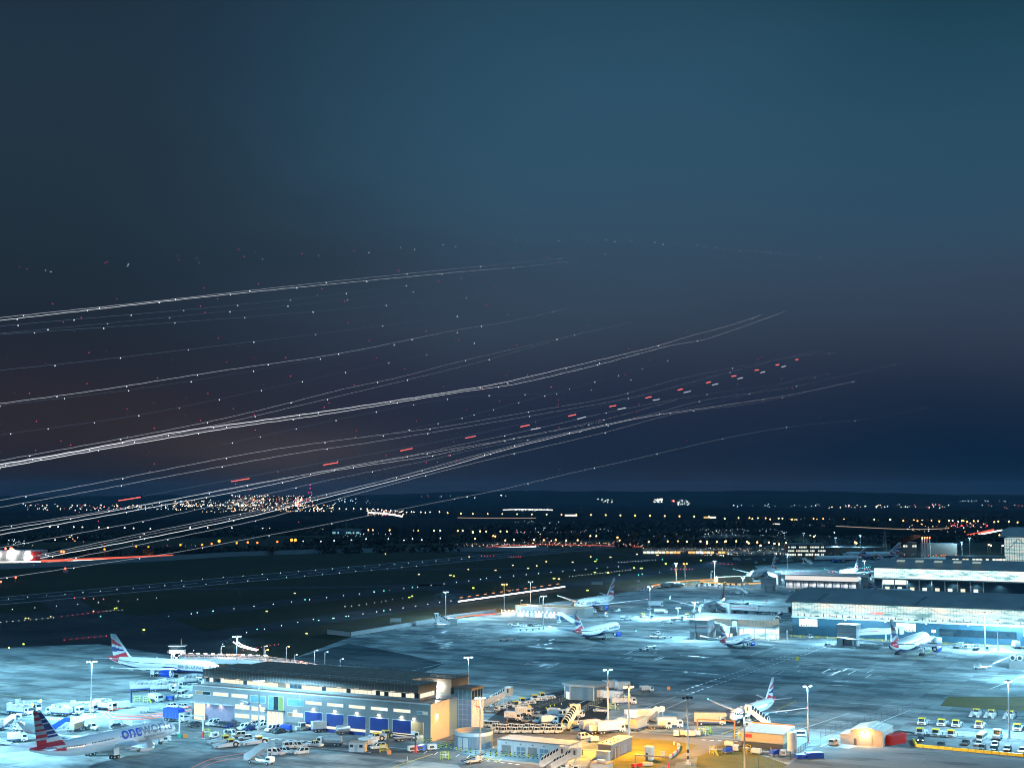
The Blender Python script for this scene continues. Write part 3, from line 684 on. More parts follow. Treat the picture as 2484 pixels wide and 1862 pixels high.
b = simple_block('plant_cabinet', 'low white roof unit at the bottom edge below the generator house', s_, t_ - 1.0, 5, 3.5, 2.0, CLADL, ROOFD)
m = MB(); m.box(1.5, 3.6, .8, 2.2, 2.25, 2.8, GREYL); m.build('fan_unit', b)
s_, t_ = st(1567, 1842)
b = simple_block('kiosk', 'small white switch kiosk on the amber-lit grass', s_, t_ - 1, 2.1, 2.0, 3.6, OFFW, GREYL)
m = MB(); m.box(.3, 1.0, -.05, -.003, .2, 2.2, DARK); m.build('door', b)
# ---- large beige shed with silo
s_, t_ = st(1797, 1812); s2, t2 = st(1895, 1824); lx = s2 - s_
hh = HT(1797, 1812, 1773)
b = bthing('storage_shed', 'large beige shed with ribbed grey roof and a red sign, beside the white silo', 'building', s_, t_)
m = MB(); m.box(0, lx, 0, 11, 1.9, hh, BEIGE); m.box(.2, lx - .2, .25, 11, 0, 1.9, DARK); m.build('wall', b)
m = MB(); m.side([(-.2, hh), (lx + .2, hh), (lx + .2, hh + .15), (-.2, hh + .15)], -.2, 0.0, GREYL)
m.hexa([(-.2, -.2, hh + .002), (lx + .2, -.2, hh + .002), (lx + .2, 11.2, hh + .002), (-.2, 11.2, hh + .002), (-.2, -.2, hh + .2), (lx + .2, -.2, hh + .2), (lx + .2, 11.2, hh + .9), (-.2, 11.2, hh + .9)], M('shed_roof', (0.33, 0.36, 0.36), .5))
for i in range(1, 6): m.bar((lx * i / 6, -.1, hh + .24), (lx * i / 6, 11.1, hh + .94), .12, GREYL)
m.bar((0, 11.1, hh + 1.05), (lx, 11.1, hh + 1.05), .3, ORANGE); m.build('roof', b)
m = MB(); m.box(1.2, 3.4, -.1, -.004, hh - 1.5, hh - .5, REDM); m.build('sign', b)
m = MB(); m.box(lx * .5, lx * .5 + .08, -.03, 0, 2, hh, GREY); m.box(.2, lx, -.35, 0, 2.1, 2.7, BEIGE); m.build('wall_trim', b)
c_ = G(1922, 1829); b = thing('silo', 'white cylindrical silo with a domed top beside the beige shed', 'silo', c_)
m = MB(); m.cyl((0, 0, 1.1), (0, 0, 6.0), 1.35, 1.35, OFFW, 16); m.ball((0, 0, 6.0), 1.35, OFFW, 16, 6, .35); m.build('tank', b)
m = MB()
for i in range(4): a = math.pi / 4 + i * math.pi / 2; m.cyl((1.1 * math.cos(a), 1.1 * math.sin(a), 0), (1.1 * math.cos(a), 1.1 * math.sin(a), 1.1), .1, .1, DARK, 6)
m.each('support_leg', b)
# ---- amber lamp shed with annex, roller door, red container
s_, t_ = st(2064, 1806); s2, _ = st(2136, 1817); lx = s2 - s_
b = bthing('lamp_lit_shed', 'pale gabled shed with an amber lamp glowing over its roller door', 'building', s_, t_)
PALE = M('shed_wall', (0.34, 0.29, 0.25), .6, var=.05); h1, h2 = 4.4, 5.4; dp = 13
m = MB(); m.side([(0, 0), (lx, 0), (lx, h1), (lx / 2, h2), (0, h1)], 0, dp, PALE); m.build('wall', b)
m = MB()
for a_, c2 in (((-.25, h1 - .05), (lx / 2, h2 + .06)), ((lx / 2, h2 + .06), (lx + .25, h1 - .05))):
    m.hexa([(a_[0], -.25, a_[1]), (c2[0], -.25, c2[1]), (c2[0], dp + .2, c2[1]), (a_[0], dp + .2, a_[1]), (a_[0], -.25, a_[1] + .14), (c2[0], -.25, c2[1] + .14), (c2[0], dp + .2, c2[1] + .14), (a_[0], dp + .2, a_[1] + .14)], ROOFP)
m.build('roof', b)
m = MB()
for i in range(3):
    for j in range(2): m.bar((lx * .62 + j * 1.4, 2.5 + i * 3, h1 + .95 - j * .34), (lx * .62 + j * 1.4, 4.3 + i * 3, h1 + .95 - j * .34), .7, WHITE, .08)
m.each('skylight', b)
m = MB(); m.box(2.3, 6.2, -.08, -.004, 0, 3.6, M('door_mauve', (0.30, 0.26, 0.30), .5))
for q in range(8): m.box(2.3, 6.2, -.1, -.081, .3 + q * .42, .33 + q * .42, GREY)
m.build('roller_door', b)
m = MB(); m.box(.9, 1.7, -.06, -.004, 0, 2.1, DARK); m.build('door', b)
m = MB(); m.ball((4.2, -.45, 3.75), .22, LAMPA); m.box(4.05, 4.35, -.3, -.004, 3.7, 3.85, DARK); m.build('wall_lamp', b)
point(b, (4.2, -.8, 3.65), 3600, (1, .48, .12), .2)
m = MB(); m.box(-3.2, -.004, .4, 8, 0, 2.9, PALE); m.hexa([(-3.3, .3, 2.9), (0, .3, 2.9), (0, 8.2, 2.9), (-3.3, 8.2, 2.9), (-3.3, .3, 3.0), (0, .3, 3.5), (0, 8.2, 3.5), (-3.3, 8.2, 3.0)], ROOFP); m.build('annex', b)
# ------------------------------------------------------------------ terminals, piers, gate buildings
def interior_glass(name, lit, seed):
    """glazed hall seen at night: procedural bright floor, columns and dim patches behind mullions"""
    m = bpy.data.materials.new(name); m.use_nodes = True; N = m.node_tree.nodes; L = m.node_tree.links; N.clear()
    o = N.new('ShaderNodeOutputMaterial'); e = N.new('ShaderNodeEmission')
    tc = N.new('ShaderNodeTexCoord'); mp = N.new('ShaderNodeMapping'); mp.inputs['Location'].default_value = (seed, 0, 0); mp.inputs['Scale'].default_value = (.07, .07, .35); L.new(tc.outputs['Object'], mp.inputs[0])
    n = N.new('ShaderNodeTexNoise'); n.inputs['Scale'].default_value = 1.0; n.inputs['Detail'].default_value = 5; n.inputs['Roughness'].default_value = .65; L.new(mp.outputs[0], n.inputs['Vector'])
    r = N.new('ShaderNodeValToRGB'); r.color_ramp.elements[0].position = .38; r.color_ramp.elements[0].color = (.20, .42, .46, 1); r.color_ramp.elements[1].position = .64; r.color_ramp.elements[1].color = (1.0, .95, .82, 1)
    k = r.color_ramp.elements.new(.45); k.color = (.55, .86, .86, 1)
    L.new(n.outputs[0], r.inputs[0]); L.new(r.outputs[0], e.inputs[0]); e.inputs[1].default_value = lit
    L.new(e.outputs[0], o.inputs[0]); m.cycles.emission_sampling = 'NONE'; return m
def vault(b, x0, x1, y0, y1, z0, rise, over=2.5, nose=True, mat=ROOFB, seg=10, name='roof'):
    m = MB(); W = y1 - y0; xs = [x0 - over, x0 + 1.5] + [x0 + 12 * i for i in range(1, int((x1 - x0) / 12))] + [x1]
    rings = []
    for x in xs:
        f = 0.82 if x < x0 else 1.0
        pr = [(y0 - 2.2 + (W + 4.4) * i / seg, z0 + rise * f * (math.sin(math.pi * (0.06 + .88 * i / seg)) ** .8) - rise * .2) for i in range(seg + 1)]
        rings.append([Vector((x, y, z)) for y, z in pr] + [Vector((x, y, z - .6)) for y, z in reversed(pr)])
    m.loft(rings, mat, False, True); return m.build(name, b)
def terminal(b, x1, y1, ze, rise, floor_z, glassm, bay, lower, deep=1.0, overlap=2.5):
    """local y=0 is the glass front; ze eave height; floor_z bottom of the glass"""
    m = MB(); m.box(0, x1, .6, y1, floor_z, ze, glassm); m.build('lit_hall', b)
    m = MB(); m.box(-.2, x1, -.3, y1, floor_z - .9, floor_z, GREYL); m.build('floor_slab', b)
    m = MB(); m.box(-.05, x1, 1.0, y1 - 1, 0, floor_z - .9, lower); m.build('lower_wall', b)
    m = MB(); n_ = int(x1 / 1.5)
    for i in range(n_ + 1): m.box(i * 1.5 - .025, i * 1.5 + .025, -.08, -.0, floor_z, ze, CLADN)
    for z in (.25, .5, .75): m.box(0, x1, -.1, -.02, floor_z + (ze - floor_z) * z, floor_z + (ze - floor_z) * z + .07, CLADN)
    for j in range(int(y1 / 1.5)): m.box(-.1, 0.0, j * 1.5, j * 1.5 + .08, floor_z, ze, CLADN)
    m.build('mullions', b)
    m = MB(); k = 0; x = bay / 2
    while x < x1 + bay:
        for q in (-1, 1):
            xe = x + q * bay * .5
            if 0 <= min(x, xe) and max(x, xe) <= x1: m.bar((x, -.35, floor_z + (ze - floor_z) * .42), (xe, -.35, ze), .15, GREYL)
        if x < x1: m.bar((x, -.35, floor_z - .5), (x, -.35, floor_z + (ze - floor_z) * .42), .15, GREYL)
        x += bay
    m.build('roof_strut', b)
    return vault(b, 0, x1, 0, y1, ze, rise, overlap)
# ---- satellite terminal in front
HALL1 = interior_glass('terminal_hall_light', 1.15, 3.0); HALL2 = interior_glass('far_hall_light', 1.5, 9.0)
sL = -198.5; tF = 712.0; sL = SZ(1921, 1490, tF)[0]
sR, zr = SZ(2484, 1481, tF); ze = SZ(1916, 1458, tF)[1]; zf = SZ(2100, 1500, tF)[1]
b = bthing('satellite_terminal', 'long glass-fronted satellite terminal with a dark vaulted roof, nearest of the terminals', 'terminal', sL, tF)
LOWB = M('terminal_lower_wall', (0.03, 0.09, 0.13), .4, .2, var=.2)
roof = terminal(b, 150, 46, ze, 7.5, zf, HALL1, 17.0, LOWB)
m = MB()
for x in (12.5, 62, 112): m.add([(x, y, z) for x, y, z in [(x, -1, ze + 1.2), (x + .9, -1, ze + 1.2), (x + 4.9, 9, ze + 5.2), (x + 4.0, 9, ze + 5.2)]], [(0, 1, 2, 3)], GREY)
m.each('roof_seam', b)
for x0, x1 in ((3.5, 13), (53, 62.5), (113, 124)):
    m = MB(); m.box(x0, x1, .7, .99, zf - 5.2, zf - 1.4, LITC)
    for q in range(6): m.box(x0 + 1 + q * 1.3, x0 + 1.5 + q * 1.3, .62, .69, zf - 5.0, zf - 4.5, DARK)
    m.build('lit_window', b)
m = MB(); m.box(74, 110, .75, .99, 3.2, zf - 3.4, GLASS); m.build('dark_window', b)
m = MB(); m.box(40.5, 47, .35, .55, zf + 2.4, zf + 3.5, EM('red_sign_light', (1, .3, .25), 1.6)); m.build('lit_sign', b)
m = MB()
for i in range(16):
    x = 12 + i * 8.3; m.box(x, x + 2.2, .2, .5, zf + .1, zf + .55, DARK)
m.build('seating', b)
m = MB()
for i in range(40): x = 3 + i * 3.3; m.box(x, x + .45, .2, .5, zf + .05, zf + 1.6 * random.uniform(.3, 1.1), DARK)
m.build('furniture', b)
m = MB()
for i in range(14): m.box(i * 4.6 + 2, i * 4.6 + 2.4, -9, -8.7, 0, 1.1, YEL)
rail(m, [(0, -8.8, 0), (150, -8.8, 0)], YEL, 1.1, 3, .09); m.build('guard_rail', b)
for i in range(7): spot(b, (8 + i * 20, -1.2, zf - 1.2), 1300, (.8, .95, 1), 150, .7, .3, (0, -.35, -1))
m = MB()
for i in range(7): m.box(7.6 + i * 20, 8.4 + i * 20, -1.4, -1.0, zf - 1.2, zf - 1.0, LAMPC)
m.each('canopy_lamp', b)
# ---- second satellite terminal
tC = 1050.0; sC = -243.0; zeC = SZ(2121, 1376, tC)[1]; zfC = SZ(2200, 1403, tC)[1]
b = bthing('satellite_terminal', 'second glass-fronted terminal with rooflights in its dark roof, standing behind the nearest one', 'terminal', sC, tC)
terminal(b, 150, 50, zeC, 7.5, zfC, HALL2, 18.0, LOWB)
m = MB()
for i in range(5):
    x = 16 + i * 13.5; m.add([(x, 2, zeC + 4.6), (x + 6, 2, zeC + 4.6), (x + 6, 6, zeC + 5.9), (x, 6, zeC + 5.9)], [(0, 1, 2, 3)], LITD)
m.each('rooflight', b)
m = MB()
for i in range(9): m.cyl((6 + i * 9, -.6, 0), (6 + i * 9, -.6, zfC - .9), .45, .45, GREYL, 6)
m.each('column', b)
m = MB()
for i in range(8): m.box(8 + i * 9, 11 + i * 9, .2, .9, .5, 3.4, LITC if i % 2 else LITW)
m.box(6, 24, .7, .98, zfC - 4.5, zfC - 1.2, LITC); m.each('lit_bay', b)
for i in range(6): spot(b, (9 + i * 16, -1, zfC - 1.4), 2400, (.85, .96, 1), 150, .7, .3, (0, -.3, -1))
# ---- main terminal at the right edge
g_ = G(2437, 1368); hh = 31
b = thing('main_terminal', 'tall green-lit glass terminal hall with a curved dark roof at the right edge', 'terminal', g_, R1)
HALL3 = interior_glass('main_hall_light', .8, 20.0)
m = MB(); m.box(0, 90, .5, 60, 0, 26, HALL3); m.build('lit_hall', b)
m = MB()
for i in range(40): m.box(i * 2.4, i * 2.4 + .3, -.1, .45, 0, 26, CLADN)
for i in range(8): m.box(0, 90, -.15, .4, i * 3.4 + 1, i * 3.4 + 1.3, CLADN)
m.build('mullions', b)
m = MB()
for i in range(3): m.bar((3 + i * 16, -.3, 14), (14 + i * 16, -.3, 26), .5, GREYL); m.bar((25 + i * 16, -.3, 14), (14 + i * 16, -.3, 26), .5, GREYL)
m.build('truss', b)
vault(b, 0, 90, 0, 60, 27, 12, 4.0)
# ---- low pier with lit undercroft linking the gate building to the terminal
tP = 684.0; sP0 = -249.0; zt = SZ(1800, 1499, tP)[1]; zb = SZ(1800, 1519, tP)[1]
b = bthing('glazed_pier', 'low glazed pier on stilts with a dark curved roof, running up to the nearest terminal', 'pier', sP0, tP); lx = sL - sP0 - .5
m = MB(); m.box(0, lx, .3, 7, zb, zt, interior_glass('pier_light', .42, 5)); m.build('lit_hall', b)
m = MB()
for i in range(int(lx / 1.4)): m.box(i * 1.4, i * 1.4 + .12, .1, .29, zb, zt, CLADN)
m.box(-.2, lx, .05, 7.2, zb - .7, zb, CLADL); m.box(19, 21.5, -.5, 7.3, 0, zt + .1, GREYL); m.build('frame', b)
vault(b, 0, lx, 0, 7, zt, 2.4, 1.5)
m = MB(); m.box(14, lx, 3.5, 6.8, .1, zb - .8, interior_glass('undercroft_light', 1.6, 12)); m.build('undercroft', b)
m = MB()
for i in range(9): m.box(2 + i * 5.6, 2.4 + i * 5.6, .3, .7, 0, zb - .7, GREYL)
m.each('column', b)
for i in range(4): spot(b, (10 + i * 11, 1.2, zb - 1.0), 1400, (.95, 1, .85), 150, .6, .3, (0, -.4, -1))
# ---- gate buildings (grey cubes with a red line)
def gate_node(label, u, v, lx, ly, h, leg=0.45):
    s_, t_ = st(u, v); b = bthing('gate_building', label, 'gate building', s_, t_)
    m = MB(); m.box(0, lx, 0, ly, h * .42, h, CLADL); m.box(0, lx * .3, .2, ly, 0, h * .42, CLADL); m.box(lx * .35, lx * .95, .8, ly - .5, 0, h * .42, GREY); m.build('wall', b)
    m = MB(); m.box(-.15, lx + .15, -.15, ly + .15, h + .002, h + .3, ROOFP); m.build('roof', b)
    m = MB(); m.box(-.02, lx + .02, -.04, -.004, h * .66, h * .66 + .16, REDM); m.box(lx + .004, lx + .03, 0, ly, h * .66, h * .66 + .16, REDM); m.build('red_stripe', b); return b
gate_node('grey gate building with a red line at the left end of the glazed pier', 1673, 1551, 9.5, 10, HT(1673, 1551, 1503))
gate_node('grey gate building with a red line in front of the nearest terminal', 2030, 1565, 9.5, 9, HT(2030, 1565, 1515))
gate_node('pale flat-roofed gate building beyond the white aircraft with the red tail', 1769, 1492, 9, 10, HT(1769, 1492, 1463))
gate_node('gate building at the left end of the far lit pier', 1846, 1433, 9, 9, HT(1846, 1433, 1402))
gate_node('gate building in front of the second terminal', 2336, 1432, 9, 9, HT(2336, 1432, 1403))
gate_node('tall narrow gate building at the right end of the far lit pier', 2089, 1432, 5, 9, HT(2089, 1432, 1400))
# ---- fixed bridges and jet bridges
def jet_bridge(label, a, c, w=3.2, h=2.9, za=4.2, zc=4.2, mat=WHITE, stripe=True, end='cab'):
    A_ = G(a[0], a[1], 0); B_ = G(c[0], c[1], 0); d = (B_ - A_); L_ = d.length; rz = math.atan2(d.y, d.x)
    b = thing('jet_bridge', label, 'jet bridge', A_, rz); m = MB()
    for x0, x1, k in ((0, L_ * .5, 0), (L_ * .46, L_ - 2, .25)):
        m.hexa([(x0, -w / 2 + k, za + (zc - za) * x0 / L_), (x1, -w / 2 + k, za + (zc - za) * x1 / L_), (x1, w / 2 - k, za + (zc - za) * x1 / L_), (x0, w / 2 - k, za + (zc - za) * x0 / L_),
                (x0, -w / 2 + k, za + h - k + (zc - za) * x0 / L_), (x1, -w / 2 + k, za + h - k + (zc - za) * x1 / L_), (x1, w / 2 - k, za + h - k + (zc - za) * x1 / L_), (x0, w / 2 - k, za + h - k + (zc - za) * x0 / L_)], mat)
    m.build('tunnel', b)
    if stripe:
        m = MB()
        for sd in (-1, 1): m.bar((1, sd * (w / 2 + .03), za + h * .55), (L_ * .46, sd * (w / 2 + .03), za + h * .55 + (zc - za) * .46), .05, REDM, .3)
        m.build('red_stripe', b)
    m = MB(); m.cyl((0, 0, 0), (0, 0, za + h + .2), 1.9, 1.9, GREYL, 10); m.build('rotunda', b)
    m = MB(); m.box(L_ - 3, L_, -w / 2 - .5, w / 2 + .5, zc - .2, zc + h + .3, GREYL); m.box(L_ - .5, L_ + .6, -w / 2 - .2, w / 2 + .2, zc, zc + h, DARK); m.build('cab', b)
    m = MB(); m.box(L_ * .72 - .2, L_ * .72 + .2, -w / 2 - .3, -w / 2 + .1, .9, zc, STEEL); m.box(L_ * .72 - .2, L_ * .72 + .2, w / 2 - .1, w / 2 + .3, .9, zc, STEEL); m.box(L_ * .72 - .5, L_ * .72 + .5, -w / 2, w / 2, .6, 1.0, GREY)
    for sd in (-1, 1): m.cyl((L_ * .72, sd * 1.2 - .25, .6), (L_ * .72, sd * 1.2 + .25, .6), .6, .6, BLACK, 10)
    m.build('drive_column', b); return b
jet_bridge('white jet bridge slanting from the pier end gate building to the small jet', (1728, 1545), (1778, 1552), za=5.0, zc=3.6)
jet_bridge('white jet bridge with red stripe in front of the nearest terminal', (2075, 1566), (2186, 1558), za=5.2, zc=4.6)
jet_bridge('white jet bridge beyond, touching the aircraft with the red and yellow tail', (1768, 1494), (1716, 1483), za=5.0, zc=4.6)
jet_bridge('long grey fixed bridge with red stripe running to the nearest terminal', (1772, 1497), (1916, 1505), za=4.8, zc=4.8, mat=GREYL)
jet_bridge('jet bridge at the far gate touching the twin jet beside the lit pier', (1890, 1417), (1860, 1404), za=4.6, zc=4.2)
jet_bridge('long grey fixed bridge behind the far lit pier', (1900, 1408), (2110, 1416), za=5.2, zc=5.2, mat=GREYL)
jet_bridge('white jet bridge below the left end of the second terminal', (2120, 1425), (2172, 1432), za=4.6, zc=4.2)
jet_bridge('white jet bridge at the right of the second terminal', (2362, 1430), (2420, 1434), za=4.6, zc=4.2)
jet_bridge('pale jet bridge behind the twin jet at the nearest terminal', (2125, 1548), (2215, 1553), za=5.2, zc=4.6)
# ---- lit pier in the distance, arched undercroft
s_, t_ = st(1905, 1425); s2, t2 = st(2092, 1427)
b = bthing('far_lit_pier', 'long floodlit white pier with an arched undercroft, left of the second terminal', 'pier', s_, t_); lx = s2 - s_
m = MB(); m.box(0, lx, 0, 8, 6.2, 9.6, EM('glowing_white_panel', (1, .97, .92), .9)); m.build('lit_wall', b)  # wall glows by itself, its floodlighting put in as emission
m = MB(); m.box(-.3, lx + .3, -.3, 8.3, 9.62, 10, GREYL); m.box(0, lx, -.2, 8, 5.4, 6.19, CLADN); m.build('roof', b)
m = MB(); n_ = 9
for i in range(n_ + 1): m.box(lx * i / n_ - .4, lx * i / n_ + .4, 0, 7, 0, 5.4, CLADL)
m.box(0, lx, 6, 6.4, 0, 5.4, WHITE); m.each('column', b)
for i in range(n_): spot(b, (lx * (i + .5) / n_, 3, 5.1), 1500, (.95, .95, 1), 140, .5, .2)
# ---- grey stand building on the left of the far apron, with its row of globe lamps
s_, t_ = st(1243, 1492); s2, _ = st(1345, 1500); hh = 5.4
b = bthing('stand_office', 'long low grey stand office with a thin amber-lit roof edge', 'building', s_, t_ + 4)
lx = s2 - s_ + 14
m = MB(); m.box(0, lx, 0, 12, 0, hh, CLAD); m.box(8, 13, -.05, -.004, 1.6, 3.4, GLASSL); m.box(22, 24, -.05, -.004, 1.4, 3.2, GLASSL); m.build('wall', b)
m = MB(); m.box(-.4, lx + .3, -.4, 12.3, hh, hh + .3, BEIGE); m.build('roof', b)
b = bthing('covered_walkway', 'bright covered walkway with globe lamps in front of the long grey stand office', 'shelter', s_ - 6, t_ - 5)
m = MB(); m.box(0, lx + 3, 0, 3.4, 0, .25, GREYL); m.box(0, lx + 3, 3.2, 3.4, .25, 2.2, WHITE)
for i in range(13): m.box(2 + i * 2.9, 3.6 + i * 2.9, 2.4, 3.1, .25, 2.3, OFFW)
m.each('cabinets', b)
m = MB()
for i in range(16): m.cyl((1 + i * 2.5, .6, .2), (1 + i * 2.5, .6, 3.0), .06, .06, STEEL, 5)
m.each('lamp_post', b)
for i in range(16):
    m = MB(); m.ball((1 + i * 2.5, .6, 3.2), .3, LAMPW, 6, 4); m.build('globe_lamp', b)
for i in range(4): point(b, (4 + i * 10, .3, 3.4), 2200, (.95, .97, 1), .3)
# second grey store joined to the right, dark blue
s_, t_ = st(1350, 1510); b = simple_block('stand_store', 'dark blue-grey store at the tail of the blue-engined twin jet', s_, t_, 9, 5, 4.4, CLADN, GREY)
# ---- amber-lit blast wall
def wall_obj(name, label, cat, pts, h, mat, th=.35, post=None, group=None):
    b = thing(name, label, cat, (0, 0, 0)); m = MB(); q = [G(*p) for p in pts]
    for a, c in zip(q, q[1:]): m.bar((a.x, a.y, h / 2), (c.x, c.y, h / 2), th, mat, h)
    m.build('panel', b)
    if post:
        m = MB()
        for a, c in zip(q, q[1:]):
            n_ = max(1, int((c - a).length / post))
            for i in range(n_ + 1): p = a + (c - a) * (i / n_); m.box(p.x - .14, p.x + .14, p.y - .3, p.y + .3, 0, h + .1, GREYL)
        m.build('post', b)
    return b
wall_obj('blast_wall', 'low grey blast wall along the left edge of the big apron', 'wall', [(795, 1537), (850, 1543), (1057, 1508)], 2.2, CLADL, post=6)
wall_obj('blast_wall', 'blue-lit blast wall running up to the left mast of the far apron', 'wall', [(1057, 1508), (1100, 1499), (1201, 1486)], 2.2, CLADL, post=6)
b = wall_obj('amber_lit_store', 'long low store wall lit amber below the far gates', 'building', [(1737, 1414), (1820, 1411)], 5.0, BEIGE, 6)
wall_obj('perimeter_wall', 'long concrete perimeter wall beyond the runway', 'wall', [(-60, 1383), (200, 1371), (420, 1358), (560, 1349), (800, 1341), (1100, 1337), (1330, 1336)], 5.0, CLADL, .6, post=14)
# ---- far buildings
def far_block(name, label, u0, u1, vb, vt, mat, ly=25, bands=(), roof=GREY, n=24, frac=.85, cat='building', litm=(LITC, LITW)):
    a = G(u0, vb); c = G(u1, vb); h = HT(u0, vb, vt); b = thing(name, label, cat, a); lx = c.x - a.x
    m = MB(); m.box(0, lx, 0, ly, 0, h, mat); m.build('wall', b)
    m = MB(); m.box(-.4, lx + .4, -.4, ly + .4, h, h + .5, roof); m.build('roof', b)
    for z0, z1 in bands:
        m = MB()
        for i in range(n):
            if random.random() < frac: m.box(lx * i / n + .3, lx * (i + 1) / n - .3, -.25, -.02, h * z0, h * z1, random.choice(litm))
        m.each('window_band', b)
    return b
far_block('office_block', 'far two-storey office with bright window bands beyond the taxiing aircraft', 1912, 2003, 1350, 1320, CLAD, bands=((.72, .84), (.42, .54), (.1, .25)), frac=.75)
far_block('cargo_shed', 'long low dim cargo shed to the right of the far office', 2003, 2142, 1346, 1328, BROWN)
far_block('heating_plant', 'far blocky heating plant beside the four red-tipped chimneys', 2180, 2224, 1352, 1316, CLAD, bands=((.72, .84),), n=8, frac=.8)
far_block('heating_plant', 'wide far boiler house with dim red glow at its foot', 2250, 2322, 1351, 1319, BROWN, bands=((.1, .2),), n=12, frac=.3, litm=(EM('dim_red', (1, .25, .12), .8),))
far_block('fire_station', 'far long lit garage building with amber bays beyond the airfield', 1560, 1760, 1344, 1334, CLAD, ly=18, bands=((.2, .75),), n=22, frac=.8, litm=(LITW, LITC, EM('amber_bay', (1, .6, .2), 1.2)))
far_block('lit_shed', 'far floodlit shed row right of the garage building', 1765, 1905, 1346, 1339, CLAD, ly=18, bands=((.2, .9),), n=30, frac=.75)
far_block('link_bridge_building', 'pale floodlit gate block left of the main terminal', 2310, 2440, 1374, 1350, CLADL, ly=20, bands=((.45, .8), (.1, .3)), n=16, frac=.8)
far_block('business_park', 'pale cyan-lit building group beyond the perimeter wall', 806, 872, 1296, 1285, CLADN, ly=30, bands=((.2, .6),), n=16, frac=.6, litm=(EM('cyan_window', (.4, .9, 1), .7),))
for i, (u, v) in enumerate(((1388, 1252), (1725, 1257), (1932, 1263), (2030, 1266))):
    far_block('road_bridge_sign', '%s from the left of the amber-lit gantry signs on the far motorway' % ORD[i], u - 18, u + 12, v, v - 5, BEIGE, ly=3, bands=((.1, .9),), n=2, frac=1, cat='sign', litm=(EM('sign_glow', (1, .7, .25), .9), EM('sign_white', (1, .95, .85), 1.4)))
# chimneys with smoke
g_ = G(2238, 1352)
b = thing('chimney_group', 'four slim steel chimneys with red lamps at their tops', 'chimney', g_)
m = MB(); hh = HT(2238, 1352, 1303)
for i in range(4): m.cyl((i * 2.7, 0, 0), (i * 2.7, 0, hh), .8, .7, GREYL, 8)
for z in (.35, .7): m.box(-.5, 8.6, -.3, .3, hh * z, hh * z + .4, GREY)
m.build('flue', b)
m = MB()
for i in range(4): m.ball((i * 2.7, -1, hh), .8, EM('obstruction_lamp', (1, .18, .05), 9), 6, 4)
m.build('obstruction_lamp', b)
# smoke plume drifting left from the chimneys
sm = bpy.data.materials.new('steam'); sm.use_nodes = True; N = sm.node_tree.nodes; L = sm.node_tree.links; N.clear()
o_ = N.new('ShaderNodeOutputMaterial'); vol = N.new('ShaderNodeVolumePrincipled'); vol.inputs['Color'].default_value = (.8, .72, .66, 1)
tc = N.new('ShaderNodeTexCoord'); nz = N.new('ShaderNodeTexNoise'); nz.inputs['Scale'].default_value = .09; L.new(tc.outputs['Object'], nz.inputs['Vector'])
mr = N.new('ShaderNodeMapRange'); mr.inputs['From Min'].default_value = .4; mr.inputs['From Max'].default_value = .7; mr.inputs['To Max'].default_value = .16; L.new(nz.outputs[0], mr.inputs[0])
L.new(mr.outputs[0], vol.inputs['Density']); L.new(vol.outputs[0], o_.inputs['Volume'])
vol.inputs['Emission Strength'].default_value = 0.0
m = MB(); rings = []
for i in range(9):
    f = i / 8; x = -1.5 - 32 * f; z = hh + 1.5 - 12 * f ** 1.6; r_ = 1.2 + 5.5 * f ** .8 * (1 - .35 * f)
    rings.append([Vector((x, r_ * math.cos(a), z + r_ * .9 * math.sin(a))) for a in [2 * math.pi * j / 10 for j in range(10)]])
m.loft(rings, sm, True, True); o = m.build('smoke'); o.location = g_; tag(o, kind='stuff')
point(b, (-1.5, -2.5, hh + .5), 2500, (1, .6, .5), 1.0)
# ------------------------------------------------------------------ aircraft (nose at the origin, pointing +x)
FINW = M('fin_white', (0.78, 0.79, 0.80), .3, var=.03); FINR = M('fin_red', (0.55, 0.03, 0.05), .3, var=.05); FINB = M('fin_blue', (0.01, 0.04, 0.22), .3, var=.05)
FINY = M('fin_yellow', (0.75, 0.5, 0.03), .3); FING = M('fin_silver', (0.42, 0.45, 0.50), .35); WINGM = M('wing_grey', (0.62, 0.65, 0.67), .35, var=.06); MET = M('bare_metal', (0.75, 0.76, 0.77), .22, .9)
SILV = M('silver_paint', (0.66, 0.70, 0.74), .25, .15, var=.04, scale=.3)
AIRTYPES = {
    'wide767': dict(L=54.9, R=2.55, zc=4.55, span=47.6, xw=17.2, cr=9.2, ct=2.2, sweep=34, tail=15.9, ftl=8.2, ftt=2.6, xt=-45.2, hs=9.0, er=1.45, el=5.6, ey=7.9, ez=2.35, ex=-17.6, ng=-6.0, mg=-28.8, my=4.65, bog=2, dh=.075),
    'wide777': dict(L=63.7, R=3.1, zc=5.5, span=60.9, xw=19.5, cr=12.2, ct=2.0, sweep=34.5, tail=18.5, ftl=10.0, ftt=3.0, xt=-51.5, hs=10.4, er=1.95, el=6.6, ey=9.8, ez=2.75, ex=-19.5, ng=-6.2, mg=-32.0, my=5.5, bog=3, dh=.085),
    'wide330': dict(L=58.8, R=2.82, zc=5.2, span=60.3, xw=18.6, cr=10.4, ct=2.4, sweep=32, tail=17.3, ftl=8.6, ftt=2.8, xt=-48.0, hs=9.6, er=1.6, el=5.8, ey=9.4, ez=2.6, ex=-18.6, ng=-6.7, mg=-30.4, my=5.3, bog=2, dh=.09),
    'narrow320': dict(L=37.6, R=1.98, zc=3.65, span=34.4, xw=11.6, cr=6.2, ct=1.6, sweep=27, tail=11.8, ftl=6.0, ftt=2.0, xt=-29.8, hs=6.2, er=1.12, el=4.0, ey=5.75, ez=1.85, ex=-11.0, ng=-5.07, mg=-17.8, my=3.8, bog=1, dh=.09),
}
def smooth(a, b, x):
    f = max(0, min(1, (x - a) / (b - a))); return f * f * (3 - 2 * f)
